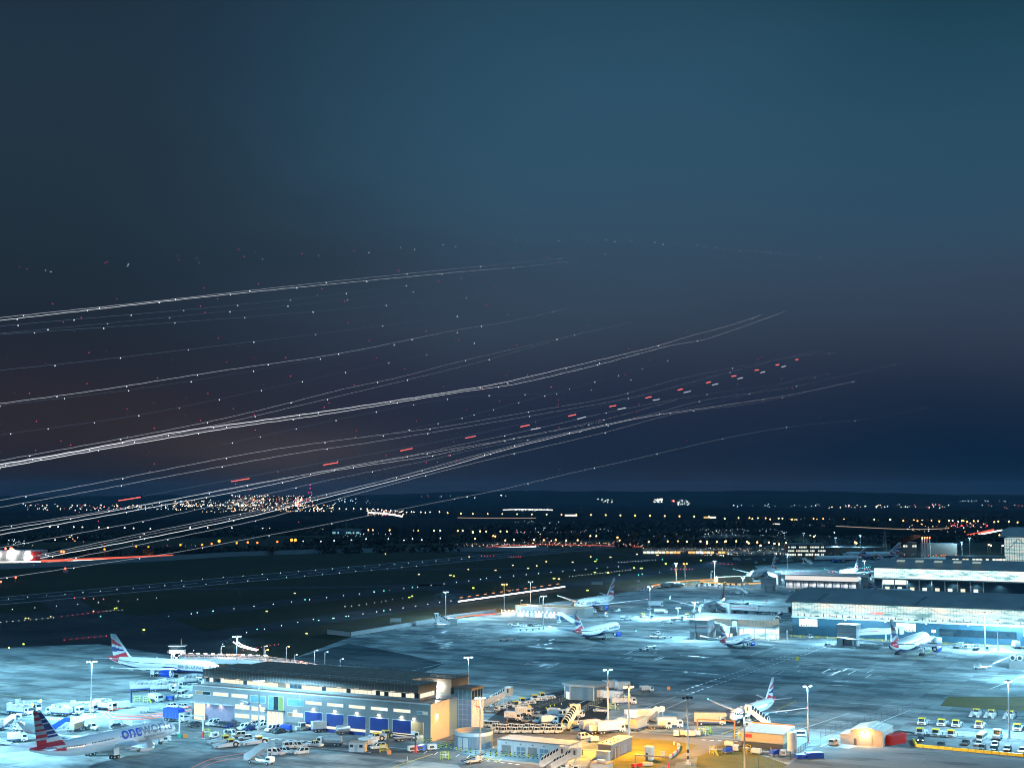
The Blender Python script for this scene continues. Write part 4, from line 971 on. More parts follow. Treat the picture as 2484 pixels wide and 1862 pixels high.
def fus(P, x):     # x back from the nose (positive): half width, half height, axis height
    R = P['R']; L_ = P['L']; nl = R * 2.9; tl = L_ * .34
    if x < nl:
        f = x / nl; k = max(.02, (1 - (1 - f) ** 2.1) ** .62); return R * k, R * k, P['zc'] - R * .28 * (1 - f) ** 2.2
    if x > L_ - tl:
        f = (x - (L_ - tl)) / tl; k = 1 - .86 * f ** 1.75; return R * (1 - .92 * f ** 1.9), R * k, P['zc'] + R * (1 - k) * .78
    return R, R, P['zc']
def surf(P, x, a, off=.03):    # a measured up from the starboard horizontal; starboard is -y
    ry, rz, zc = fus(P, x); return Vector((-x, -(ry + off) * math.cos(a), zc + (rz + off) * math.sin(a)))
def fin_ba(a, b):
    if b > .9: return FINW
    if .60 - .14 * (1 - a) < b < .86 - .36 * (1 - a) and a > .14: return FINR
    if .27 + .06 * (1 - a) < b < .48 - .13 * (1 - a) and a > .2: return FINB
    if .03 * (1 - a) + .02 < b < .10 + .20 * (1 - a) and a > .12: return FINR
    return FINW
def fin_flag(a, b):
    if a < .08 or (b < .20 and a < .62 and b > .11): return FINW
    if b < .12: return FINR
    band = int((b - .12) / .88 * 11)
    if a > .48: return FINR if band % 2 == 0 else FING
    fr = (b - .12) / .88 * 8 % 1
    return FINW if fr > .80 else FINB
def fin_red(a, b):
    if a < .3 - .1 * b and b < .95: return FINW
    return FINY if b > .78 - .25 * (1 - a) and b > .68 else FINR
def make_aircraft(kind, livery, label, winglet=False, titles=True, nav=True, detail=True, cat='aircraft'):
    P = AIRTYPES[kind]; L_, R = P['L'], P['R']
    t = thing('parked_aircraft', label, cat)
    n = 32; xs = [0.02, .15, .4, .8, 1.4, 2.1, 3.0, 4.2, 5.6] + [7.5 + i * (L_ * .66 - 7.5) / 12 for i in range(13)] + [L_ * .66 + L_ * .34 * i / 12 for i in range(1, 13)]
    xs = sorted(x for x in set(xs)); belly = {'ba': NAVY, 'flag': None, 'red': None}[livery]; top = SILV if livery == 'flag' else PLANEW
    rings = [[surf(P, x, 2 * math.pi * i / n - math.pi / 2, 0) for i in range(n)] for x in xs]
    def mf(p):
        x = -p.x; ry, rz, zc = fus(P, x); rel = (p.z - zc) / max(.1, rz)
        if livery == 'ba':
            if rel < -.52 and x > 1.8 and x < L_ * .86: return NAVY
            if x > L_ * .90 and rel > -.6: return FINR
        if livery == 'flag':
            if x > L_ * .80 and -.15 < rel < .12 + (x - L_ * .8) * .06: return FINR
            if x > L_ * .81 and rel > .62: return FINR
        if livery == 'red' and x > L_ * .93: return FINR
        return top
    m = MB(); m.loft(rings, top, True, True, mf); m.build('fuselage', t)
    # belly fairing
    m = MB(); xr = P['xw']; rr = []
    for f in (0, .12, .3, .6, .85, 1): x = xr - 1.5 + f * (P['cr'] + 6); k = math.sin(math.pi * min(1, .12 + f * .8)) ** .5; rr.append([Vector((-x, -math.cos(a) * R * 1.12 * k, P['zc'] - R * .42 + math.sin(a) * R * .78 * k)) for a in [2 * math.pi * i / 16 for i in range(16)]])
    m.loft(rr, belly or top, True, True); m.build('belly_fairing', t)
    # wings
    hs = P['span'] / 2; tan = math.tan(math.radians(P['sweep'])); zr = P['zc'] - R * .55
    for sd, nm in ((-1, 'wing'), (1, 'wing')):
        st_ = []
        for f in (0, .12, .34, .7, 1.0):
            y = f * hs; c_ = P['cr'] * (1 - f / .34 * .36) if f < .34 else P['cr'] * .64 + (P['ct'] - P['cr'] * .64) * (f - .34) / .66
            if f == 0: c_ = P['cr'] * 1.08
            xl = P['xw'] + f * hs * tan - (1.2 if f == 0 else 0); z = zr + y * P['dh'] + .9 * f * f; th = c_ * (.13 - .04 * f)
            st_.append([Vector((-(xl + c_ * q), sd * y, z + th * w)) for q, w in ((0, 0), (.12, .34), (.4, .5), (.75, .25), (1, .0), (.7, -.2), (.35, -.42), (.1, -.26))])
        if sd == 1: st_ = [list(reversed(s_)) for s_ in st_]
        m = MB(); m.loft(st_, WINGM, True, True); w_ = m.build(nm, t)
        tip = st_[-1]; tx = P['xw'] + hs * tan; tz = zr + hs * P['dh'] + .9
        m = MB()
        for f in (.3, .45, .62): m.cyl((-(P['xw'] + f * hs * tan + P['cr'] * .42), sd * f * hs, zr + f * hs * P['dh'] - .25), (-(P['xw'] + f * hs * tan + P['cr'] * .86 - f * 3), sd * f * hs, zr + f * hs * P['dh'] - .15), .28, .1, WINGM, 6)
        m.build('flap_track', w_)
        if winglet:
            m = MB(); c_ = P['ct']; hgt = 3.3 if kind != 'narrow320' else 1.6; hgt = 1.9 if kind == 'wide330' else hgt
            a_ = [(-tx, tz), (-tx - c_, tz), (-tx - c_ - 1.5 - hgt * .3, tz + hgt), (-tx - c_ * .55 - 1.2 - hgt * .3, tz + hgt)]
            m.add([(p, sd * (hs - .05 + (q - tz) * .25), q) for p, q in a_] + [(p, sd * (hs + .12 + (q - tz) * .25), q) for p, q in a_], [(0, 1, 2, 3), (7, 6, 5, 4), (0, 4, 5, 1), (1, 5, 6, 2), (2, 6, 7, 3), (3, 7, 4, 0)], FING if livery == 'flag' else WHITE)
            m.build('winglet', w_)
        # engine
        e_ = P['er']; ex = P['ex']; ey = sd * P['ey']; ez = P['ez']; EL = P['el']; nacm = NAVY if livery == 'ba' else (SILV if livery == 'flag' else PLANEW)
        if livery == 'ba': nacm = BLUE
        pr = [(0, .86), (.04, .95), (.2, 1.0), (.5, 1.0), (.78, .86), (1.0, .66)]
        m = MB(); m.loft([[Vector((ex - EL * q, ey + math.cos(a) * e_ * k, ez + math.sin(a) * e_ * k)) for a in [2 * math.pi * i / 20 for i in range(20)]] for q, k in pr], nacm, True, False)
        en = m.build('engine', t)
        m = MB(); m.loft([[Vector((ex - EL * q, ey + math.cos(a) * e_ * k, ez + math.sin(a) * e_ * k)) for a in [2 * math.pi * i / 20 for i in range(20)]] for q, k in ((.06, .80), (.0, .86), (-.015, .92), (.045, .965))], MET, True, False); m.build('intake_lip', en)
        m = MB(); m.cyl((ex - EL * .16, ey, ez), (ex - EL * .15, ey, ez), e_ * .84, e_ * .84, GREY, 20); m.cyl((ex - EL * .15, ey, ez), (ex - EL * .02, ey, ez), e_ * .24, .02, DARK, 8)
        for q in range(16): a = 2 * math.pi * q / 16; m.bar((ex - EL * .145, ey + math.cos(a) * e_ * .2, ez + math.sin(a) * e_ * .2), (ex - EL * .145, ey + math.cos(a + .3) * e_ * .8, ez + math.sin(a + .3) * e_ * .8), .05, GREYL, .12)
        m.build('fan', en)
        m = MB(); m.cyl((ex - EL * .97, ey, ez), (ex - EL * 1.25, ey, ez), e_ * .42, e_ * .16, STEEL, 12); m.cyl((ex - EL * .985, ey, ez), (ex - EL * .97, ey, ez), e_ * .64, e_ * .64, DARK, 16); m.build('exhaust', en)
        m = MB(); wz = zr + P['ey'] * P['dh']; wx = P['xw'] + P['ey'] * tan
        m.side([(ex - EL * .12, ez + e_ * .9), (ex - EL * 1.0, ez + e_ * .6), (-wx - P['cr'] * .4, wz - .2), (-wx - .2, wz + .2)], ey - .22, ey + .22, WINGM); m.build('pylon', t)
        # tailplane
        m = MB(); xt = -P['xt'] + L_ * .035; st_ = []
        for f in (0, 1.0):
            y = f * P['hs'] + (.2 * R if f == 0 else 0); c_ = P['ftl'] * .62 * (1 - f * .62); xl = xt + f * P['hs'] * .72; z = P['zc'] + R * .52 + f * P['hs'] * .12
            st_.append([Vector((-(xl + c_ * q), sd * y, z + c_ * w)) for q, w in ((0, 0), (.3, .05), (1, 0), (.4, -.04))])
        if sd == 1: st_ = [list(reversed(s_)) for s_ in st_]
        m.loft(st_, WINGM if livery != 'red' else WHITE, False, True); m.build('tailplane', t)
        # main gear
        gx, gy = P['mg'], sd * P['my']; wr = .62 if P['bog'] > 1 else .58
        m = MB(); m.cyl((gx, gy, wr), (gx + .2, gy - sd * .6, P['zc'] - R * .7), .18, .22, STEEL, 8); m.bar((gx, gy, wr * 1.6), (gx + 2.2, gy - sd * 1.4, P['zc'] - R * .6), .14, STEEL); m.box(gx - .9, gx + .9, gy + sd * .75 - .04, gy + sd * .75 + .04, wr * 2, P['zc'] - R * .5, WINGM)
        g_ = m.build('main_gear', t)
        xs_ = {1: (0,), 2: (-.72, .72), 3: (-1.45, 0, 1.45)}[P['bog']]
        for wx_ in xs_:
            for wy in (-.58, .58):
                m = MB(); m.cyl((gx + wx_, gy + wy - .2, wr), (gx + wx_, gy + wy + .2, wr), wr, wr, BLACK, 14); m.cyl((gx + wx_, gy + wy - .21, wr), (gx + wx_, gy + wy + .21, wr), wr * .42, wr * .42, GREYL, 8); m.build('wheel', g_)
        if nav:
            m = MB(); m.ball((-tx - P['ct'] * .3, sd * (hs + .1), tz + .1), .16, LAMPR if sd == 1 else LAMPG, 5, 3); m.build('navigation_light', t)
    gx = P['ng']; m = MB(); m.cyl((gx, 0, .5), (gx + .15, 0, P['zc'] - R * .8), .12, .15, STEEL, 8); m.box(gx - .8, gx + .8, -.5, -.46, 1.1, 2.2, WINGM); m.box(gx - .8, gx + .8, .46, .5, 1.1, 2.2, WINGM); g_ = m.build('nose_gear', t)
    for wy in (-.32, .32): m = MB(); m.cyl((gx, wy - .14, .5), (gx, wy + .14, .5), .5, .5, BLACK, 12); m.build('wheel', g_)
    # fin
    fn = {'ba': fin_ba, 'flag': fin_flag, 'red': fin_red}[livery]; na, nb = 16, 33 if livery == 'flag' else 26
    rz0 = P['zc'] + R * .62; ztop = P['tail']; xl0 = -P['xt'] - P['ftl'] * .35 + .3; cr_ = P['ftl'] * 1.18; xl1 = L_ - P['ftt'] - (.9 if kind != 'narrow320' else 1.1); ct_ = P['ftt']
    m = MB()
    def fp(a, b, sd):
        sweepx = xl0 + (xl1 - xl0) * b; c_ = cr_ + (ct_ - cr_) * b
        if b < .12: sweepx -= (0.12 - b) * 22 * (1 - a); c_ += (0.12 - b) * 22 * (1 - a)
        x = sweepx + a * c_; return Vector((-x, sd * (.02 + .30 * (1 - b * .6) * math.sin(math.pi * min(1, .1 + a * .85)) * (1 if 0 < a < 1 else 0)), rz0 + (ztop - rz0) * b))
    for sd in (-1, 1):
        for i in range(na):
            for j in range(nb):
                a0, a1, b0, b1 = i / na, (i + 1) / na, j / nb, (j + 1) / nb
                mat = fn((a0 + a1) / 2, (b0 + b1) / 2); q = [fp(a0, b0, sd), fp(a1, b0, sd), fp(a1, b1, sd), fp(a0, b1, sd)]
                m.add(q, [(0, 1, 2, 3)], mat, True)
    m.quad(fp(0, 1, -1), fp(1, 1, -1), fp(1, 1, 1), fp(0, 1, 1), FINW); m.build('fin', t)
    # windows, cockpit glazing, doors
    wz = .26 if kind != 'narrow320' else .3
    m = MB(); x = R * 3.1
    gaps = [L_ * .28, L_ * .47, L_ * .66]
    while x < L_ * .82:
        if all(abs(x - g) > 1.0 for g in gaps):
            for sd in (0, 1):
                q = [surf(P, x, .20), surf(P, x + .26, .20), surf(P, x + .26, .20 + .34 / R), surf(P, x, .20 + .34 / R)]
                if sd: q = [Vector((p.x, -p.y, p.z)) for p in reversed(q)]
                m.add(q, [(0, 1, 2, 3)], GLASS)
        x += .53
    m.build('cabin_windows', t)
    m = MB()
    for (x0, x1, a0, a1, b0, b1) in ((R * .62, R * .95, .62, 1.02, .98, 1.30), (R * .66, R * 1.02, 1.06, 1.06, 1.54, 1.54), (R * .82, R * 1.2, .36, .42, .72, .86)):
        for sd in (0, 1):
            q = [surf(P, x0, a0), surf(P, x1, a1), surf(P, x1 if a0 != a1 else x1, b1), surf(P, x0, b0)]
            if sd: q = [Vector((p.x, -p.y, p.z)) for p in reversed(q)]
            m.add(q, [(0, 1, 2, 3)], GLASS)
    m.build('cockpit_windows', t)
    if detail:
        for g in [R * 2.4] + gaps[1:] + [L_ * .83]:
            for sd in (0, 1):
                m = MB()
                for (u0, u1, v0, v1) in ((0, 1.1, 0, .05), (0, 1.1, 1.85, 1.9), (0, .05, 0, 1.9), (1.05, 1.1, 0, 1.9)):
                    q = [surf(P, g + u0, -.12 + v0 / R, .02), surf(P, g + u1, -.12 + v0 / R, .02), surf(P, g + u1, -.12 + v1 / R, .02), surf(P, g + u0, -.12 + v1 / R, .02)]
                    if sd: q = [Vector((p.x, -p.y, p.z)) for p in reversed(q)]
                    m.add(q, [(0, 1, 2, 3)], FING)
                m.build('door', t)
        m = MB(); m.side([(-L_ * .3, P['zc'] + R), (-L_ * .3 - .5, P['zc'] + R + .5), (-L_ * .3 - .8, P['zc'] + R + .5), (-L_ * .3 - .7, P['zc'] + R)], -.04, .04, WHITE); m.side([(-L_ * .55, P['zc'] + R), (-L_ * .55 - .5, P['zc'] + R + .5), (-L_ * .55 - .8, P['zc'] + R + .5), (-L_ * .55 - .7, P['zc'] + R)], -.04, .04, WHITE)
        m.ball((-L_ * .22, 0, P['zc'] + R), .5, PLANEW, 8, 4, .5); m.build('antenna', t)
    if livery == 'ba':
        for sd in (0, 1):        # speed ribbon near the cockpit
            m = MB(); n_ = 10; x0, x1 = R * 3.0, R * 1.35
            def rb(x, a): p = surf(P, x, a, .04); return Vector((p.x, p.y if not sd else -p.y, p.z))
            for i in range(n_):
                f, g = i / n_, (i + 1) / n_; xa, xb = x0 + (x1 - x0) * f, x0 + (x1 - x0) * g; top_ = .62; w0, w1 = .02 + .17 * f, .02 + .17 * g
                m.add([rb(xa, top_ - .05 * f), rb(xb, top_ - .05 * g), rb(xb, top_ - .05 * g - w1), rb(xa, top_ - .05 * f - w0)], [(0, 1, 2, 3)], FINR)
            e_ = m.build('emblem', t)
            m = MB(); pts = [(x1, .57), (x1 - .35, .48), (x1 - .3, .28), (x1 + .3, .12), (x1 + 1.1, .14), (x1 + .25, .30), (x1, .40)]
            m.add([rb(x, a) for x, a in pts], [tuple(range(len(pts)))], NAVY); m.build('emblem_curl', e_)
    if titles:
        def wrap(x0, a0, sd):        # x0 = start of the word; starboard reads tail to nose
            return (lambda u, v: surf(P, x0 - u, a0 + v / R, .07)) if sd == 0 else (lambda u, v: (lambda p: Vector((p.x, -p.y, p.z)))(surf(P, x0 + u, a0 + v / R, .07)))
        if livery == 'ba':
            sz = R * .62
            for sd in (0, 1): text_mesh('airline_title', 'BRITISH AIRWAYS', sz, NAVY, .012, t, 0, wrap(R * 7.2 if sd == 0 else R * 3.2, -.22, sd))
        if livery == 'flag':
            for sd in (0, 1):
                text_mesh('alliance_title', 'one', 5.2, BLUE, .10, t, 0, wrap(24.0 if sd == 0 else 4.6, -.02, sd))
                text_mesh('alliance_title', 'world', 5.4, M('title_grey', (.12, .15, .22), .4), .03, t, 0, wrap(16.2 if sd == 0 else 12.2, .0, sd))
                text_mesh('airline_title', 'American Airlines', 1.25, M('title_slate', (.10, .13, .2), .4), 0, t, 0, wrap(15.5 if sd == 0 else 7.5, -.42, sd))
                m = MB(); q = [surf(P, 3.7 + .55 * math.cos(a), .36 + .55 / R * math.sin(a), .05) for a in [2 * math.pi * i / 14 for i in range(14)]]
                if sd: q = [Vector((p.x, -p.y, p.z)) for p in q]
                m.add(q, [tuple(range(14))], BLUE); m.build('roundel', t)
        if livery == 'red':
            for sd in (0, 1): text_mesh('airline_title', 'IBERIA', R * .9, FINR, .02, t, 0, wrap(R * 6 if sd == 0 else R * 3, .1, sd))
    return t
def at(o, x, y, deg): o.location = (x, y, 0); o.rotation_euler = (0, 0, math.radians(deg)); return o
at(make_aircraft('wide767', 'flag', 'silver twin jet with red, white and blue striped fin and oneworld lettering, front left', winglet=True), -100.9, 423.3, 60.5)
at(make_aircraft('wide767', 'ba', 'white twin jet in full profile behind the fuel trucks, nose at the workshop roof'), -115.5, 559.0, 337.5)
at(make_aircraft('narrow320', 'ba', 'small white jet with covered stairs at its door, right of the amber-lit lane', winglet=False), 69.3, 446.5, 238)
at(make_aircraft('wide777', 'ba', 'white twin jet with mobile stairs, leftmost of the middle stands'), 38.1, 848.6, 243.2)
at(make_aircraft('wide767', 'ba', 'white twin jet seen from behind with a blue engine, middle of the far apron'), 55.6, 732.4, 62.2)
at(make_aircraft('wide330', 'red', 'white twin jet with red and yellow fin beyond the grey fixed bridge', winglet=True), 110.2, 823.2, 246.8)
at(make_aircraft('narrow320', 'ba', 'small white twin jet seen from behind at the glazed pier'), 116.4, 685.1, 57.9)
at(make_aircraft('wide777', 'ba', 'large white twin jet seen from behind beside the nearest terminal', titles=False), 197.1, 668.5, 59.5)
at(make_aircraft('wide777', 'ba', 'white twin jet docked at the left end of the far lit pier', titles=False, detail=False), 195.7, 1152.5, 240)
def place_fin(kind, livery, label, u, v, deg, **k):
    """put an aircraft so that its nose stands over the given photo point at nose height"""
    P = AIRTYPES[kind]; g_ = G(u, v, P['zc'] - .8); return at(make_aircraft(kind, livery, label, titles=False, detail=False, **k), g_.x, g_.y, deg)
place_fin('wide767', 'ba', 'white twin jet half hidden behind the far lit pier, beside red ground lights', 2033, 1392, 238)
place_fin('wide767', 'ba', 'far white twin jet facing left on the taxiway with mobile stairs at its nose', 1975, 1355, 178)
place_fin('wide777', 'ba', 'far white twin jet facing left, behind the one with the mobile stairs', 2044, 1346, 178)
place_fin('wide767', 'ba', 'far jet behind the second terminal roof, left one of the two striped fins', 2268, 1372, 355)
place_fin('wide767', 'ba', 'far jet behind the second terminal roof, right one of the two striped fins', 2295, 1364, 355)
place_fin('narrow320', 'ba', 'small jet docked under the left end of the second terminal, beside a white bridge', 2215, 1436, 20)
# ------------------------------------------------------------------ lamp masts
def flood_profile(l, wide=5.0):
    """floodlight optics: throws more light outwards than straight down (data-sheet style distribution)"""
    l.use_nodes = True; N = l.node_tree.nodes; L = l.node_tree.links
    e = [n for n in N if n.type == 'EMISSION'][0]
    tc = N.new('ShaderNodeNewGeometry'); sp = N.new('ShaderNodeSeparateXYZ'); L.new(tc.outputs['Incoming'], sp.inputs[0])
    a = N.new('ShaderNodeMath'); a.operation = 'ABSOLUTE'; L.new(sp.outputs[2], a.inputs[0])
    mx = N.new('ShaderNodeMath'); mx.operation = 'MAXIMUM'; L.new(a.outputs[0], mx.inputs[0]); mx.inputs[1].default_value = .20
    p = N.new('ShaderNodeMath'); p.operation = 'POWER'; L.new(mx.outputs[0], p.inputs[0]); p.inputs[1].default_value = -1.0
    L.new(p.outputs[0], e.inputs['Strength'])
def make_mast(h, lit, col, heads, power, base_stripes=False, reach=177):
    m = MB(); m.cyl((0, 0, 0), (0, 0, h), .30, .16, STEEL, 8)
    t = thing('lamp_mast', '', 'lamp mast'); m.build('pole', t)
    m = MB(); m.cyl((0, 0, 0), (0, 0, .5), .9, .8, GREYL, 10)
    if base_stripes:
        for i in range(5): m.cyl((0, 0, .5 + i * .9), (0, 0, 1.4 + i * .9), .33, .33, BLACK if i % 2 else WHITE, 8)
    m.build('base', t)
    m = MB(); m.box(-1.7, 1.7, -.1, .1, h - .1, h + .1, GREY); m.box(-.1, .1, -1.0, 1.0, h - .1, h + .1, GREY); m.cyl((0, 0, h - .35), (0, 0, h + .3), .35, .35, GREY, 8); m.build('head_frame', t)
    hc = {'cold': LAMPC, 'amber': LAMPA, 'off': DARK}[lit]
    for i in range(heads):
        x = -1.5 + 3.0 * i / (heads - 1) if heads > 1 else 0; y = .45 * (1 if i % 2 else -1)
        m = MB(); m.hexa([(x - .3, y - .3, h - .42), (x + .3, y - .3, h - .42), (x + .3, y + .3, h - .30), (x - .3, y + .3, h - .30), (x - .22, y - .22, h - .05), (x + .22, y - .22, h - .05), (x + .22, y + .22, h - .05), (x - .22, y + .22, h - .05)], hc if lit != 'off' else DARK)
        m.build('floodlight', t)
    if lit != 'off':
        s_ = spot(t, (0, 0, h - .55), power, col, reach, .18, .5); flood_profile(s_.data)
    return t
COLD = (0.36, 0.75, 1.0); AMB = (1.0, 0.44, 0.03)
def mast(label, ub, vb, h, lit='cold', heads=5, power=60000, group=None, stripes=False, rz=0.4, far=False):
    c = {'cold': COLD, 'amber': AMB, 'off': COLD}[lit]
    o = make_mast(h, lit, c, heads, power, stripes); o.location = G(ub, vb); o.rotation_euler = (0, 0, rz); o['label'] = label
    if group: o['group'] = group
    return o
K = 150000
mast('tall floodlight mast at the end of the fuel truck row, front left', 220, 1733, 17.8, power=K, heads=4)
mast('tall floodlight mast in front of the grey workshop building', 627, 1782, 16.6, power=K * .3, heads=6)
mast('tall floodlight mast in front of the round tank enclosure', 1165, 1838, 16.9, power=K * 0.2, heads=6)
mast('floodlight mast rising behind the glass stair tower', 1136, 1712, 17, power=K * 0.4, heads=6)
mast('floodlight mast between the pavilion and the pale container trailers', 1475, 1762, 18.1, power=K * 0.05, heads=4)
mast('steel mast with a glaring amber lamp beside the brown generator house', 1526, 1820, 18.4, 'amber', 4, K * 1.25)
mast('unlit grey mast with a black and white banded foot beside the amber lane', 1669, 1853, 18.2, 'off', 6, stripes=True)
mast('floodlight mast at the bottom edge in front of the beige shed', 1807, 1900, 17.5, power=K * .12, heads=4)
mast('floodlight mast behind the white silo', 1961, 1801, 16.9, power=K * 0.5, heads=4)
mast('reddish steel floodlight mast at the right edge beside the tug rows', 2449, 1792, 17.5, power=K * .8, heads=4)
mast('left-hand floodlight mast at the corner of the far apron, above the parked stairs', 1081, 1499, 15.5, power=K * .8, heads=4)
mast('amber-lit mast to the left of the long grey stand office', 1223, 1480, 16.4, 'amber', 3, K * .5)
mast('dim mast behind the roof of the long grey stand office', 1287, 1468, 15.5, power=K * .4, heads=2)
mast('floodlight mast in front of the covered walkway with globe lamps', 1318, 1526, 18, power=K * 0.6, heads=5)
mast('cold floodlight mast, left one of the pair beside the grassy field edge', 1640, 1414, 16.1, power=K * .8, heads=4)
mast('yellowish mast, right one of the pair beside the grassy field edge', 1662, 1415, 16.1, 'amber', 3, K * .35)
mast('thin floodlight mast left of the amber-lit store wall', 1734, 1410, 17, power=K * 2, heads=2)
mast('thin floodlight mast between the two middle stands', 1577, 1500, 18.8, power=K * 0.75, heads=3)
mast('floodlight mast beside the pier end gate building', 1686, 1552, 19, power=K * 0.8, heads=5)
mast('floodlight mast beyond the aircraft with the red and yellow fin', 1803, 1462, 17, power=K * 0.7, heads=4)
mast('floodlight mast at the back left corner of the workshop building', 573, 1655, 18, power=K * 1.3, heads=4)
mast('far floodlight mast right of the docked far twin jet', 1910, 1386, 16, power=K * 0.9, heads=4)
mast('floodlight mast left of the second terminal', 2097, 1402, 15, power=K * 1.0, heads=4)
mast('slim floodlight mast in front of the nearest terminal, beside the gate building', 2044, 1562, 18, power=K * 0.55, heads=4)
mast('slim mast in front of the nearest terminal, right of the large aircraft', 2390, 1573, 17, power=K * 0.6, heads=3)
mast('slim mast nearest the right edge in front of the nearest terminal', 2421, 1578, 14, power=K * 0.5, heads=3)
mast('far twin-headed blue mast left of the main terminal', 2353, 1352, 22, power=K * .8, heads=4)
mast('far blue mast left of the far office block', 1950, 1326, 18, power=K * .4, heads=2)
mast('far blue mast between the office block and the cargo shed', 2028, 1340, 18, power=K * .5, heads=2)
mast('far blue mast above the taxiing aircraft', 2087, 1338, 20, power=K * .6, heads=2)
mast('far blue mast right of the heating plant', 2334, 1348, 16, power=K * .5, heads=2)
mast('far mast in front of the second terminal', 2349, 1430, 16, power=K * .8, heads=3)
mast('short post with two dazzling white lamps beside the jet with the red and yellow fin', 1645, 1500, 6.5, power=K * 0.2, heads=4)
# more masts of the same stands that stand just outside the picture and light its corners
mast('floodlight mast outside the lower left corner', -160, 1830, 17.5, power=K * 2.0)
mast('floodlight mast below the lower left part of the picture', 330, 2160, 17.5, power=K * 2.4)
mast('floodlight mast below the lower middle of the picture', 760, 2160, 17.5, power=K * 0.8)
mast('floodlight mast right of the right edge on the terminal stands', 2570, 1650, 18, power=K * 1.4)
mast('floodlight mast left of the left edge on the far stand', -180, 1640, 18, power=K * 1.6)
mast('amber road mast below the bottom edge', 1500, 2150, 15, 'amber', 3, K * 2.6)
mast('amber road mast below the right part of the bottom edge', 2180, 2150, 15, 'amber', 2, K * 2.2)

# small road lamps behind the workshop building and near the stand office
def make_road_lamp(h, mat, col, power):
    t = thing('road_lamp', '', 'street lamp'); m = MB(); m.cyl((0, 0, 0), (0, 0, h), .10, .07, STEEL, 6); m.bar((0, 0, h), (1.0, 0, h + .15), .09, STEEL); m.build('pole', t)
    m = MB(); m.box(.7, 1.4, -.16, .16, h + .05, h + .22, mat); m.build('lamp_head', t)
    if power: s_ = spot(t, (1.05, 0, h), power, col, 160, .5, .2)
    return t
for (lab, u, vb, vt, mat, col, pw) in (
        ('road lamp nearest the mast behind the workshop building', 640, 1622, 1567, LAMPA, AMB, 2500), ('short road lamp left of the mast behind the workshop building', 536, 1605, 1567, LAMPC, COLD, 800),
        ('glaring amber road lamp behind the workshop roof', 643, 1608, 1576, LAMPA, AMB, 3500), ('tall road lamp behind the middle of the workshop roof', 694, 1612, 1568, LAMPA, AMB, 2000),
        ('low curved lamp behind the middle of the workshop roof', 714, 1606, 1588, LAMPC, COLD, 600), ('twin-armed lamp behind the right part of the workshop roof', 763, 1622, 1577, LAMPC, COLD, 3500),
        ('slim lamp right of the twin-armed lamp behind the workshop roof', 788, 1624, 1581, LAMPC, COLD, 900), ('rightmost road lamp behind the workshop roof', 825, 1628, 1598, LAMPC, COLD, 900),
        ('short lamp on the roof of the long grey stand office', 1262, 1470, 1456, LAMPC, COLD, 700), ('small cold lamp beside the road above the stand office', 1309, 1464, 1447, LAMPC, COLD, 700),
        ('lamp with a bluish head beside the amber-lit store wall', 1725, 1404, 1386, LAMPC, COLD, 700)):
    o = make_road_lamp(HT(u, vb, vt), mat, col, pw); o.location = G(u, vb); o.rotation_euler = (0, 0, 0.2); o['label'] = lab
# yellow stand number boxes
for (lab, u, vb, vt) in (('lit yellow stand number sign on a post below the glazed pier', 1861, 1545, 1515), ('lit yellow stand number sign above the service truck at the nearest terminal', 2266, 1570, 1530),
                         ('lit yellow stand number sign in front of the second terminal', 2212, 1432, 1408), ('lit yellow stand number sign beside the covered walkway', 1242, 1508, 1486), ('lit yellow stand number sign on the far lit pier', 1974, 1420, 1400)):
    t = thing('stand_number_sign', lab, 'sign', G(u, vb), -.1); h = HT(u, vb, vt); m = MB(); m.cyl((0, 0, 0), (0, 0, h), .1, .1, GREY, 6); m.build('post', t)
    m = MB(); m.box(-.9, .9, -.2, .2, h - .6, h + .6, EM('sign_yellow', (1, .95, .3), 4)); m.build('sign_box', t)
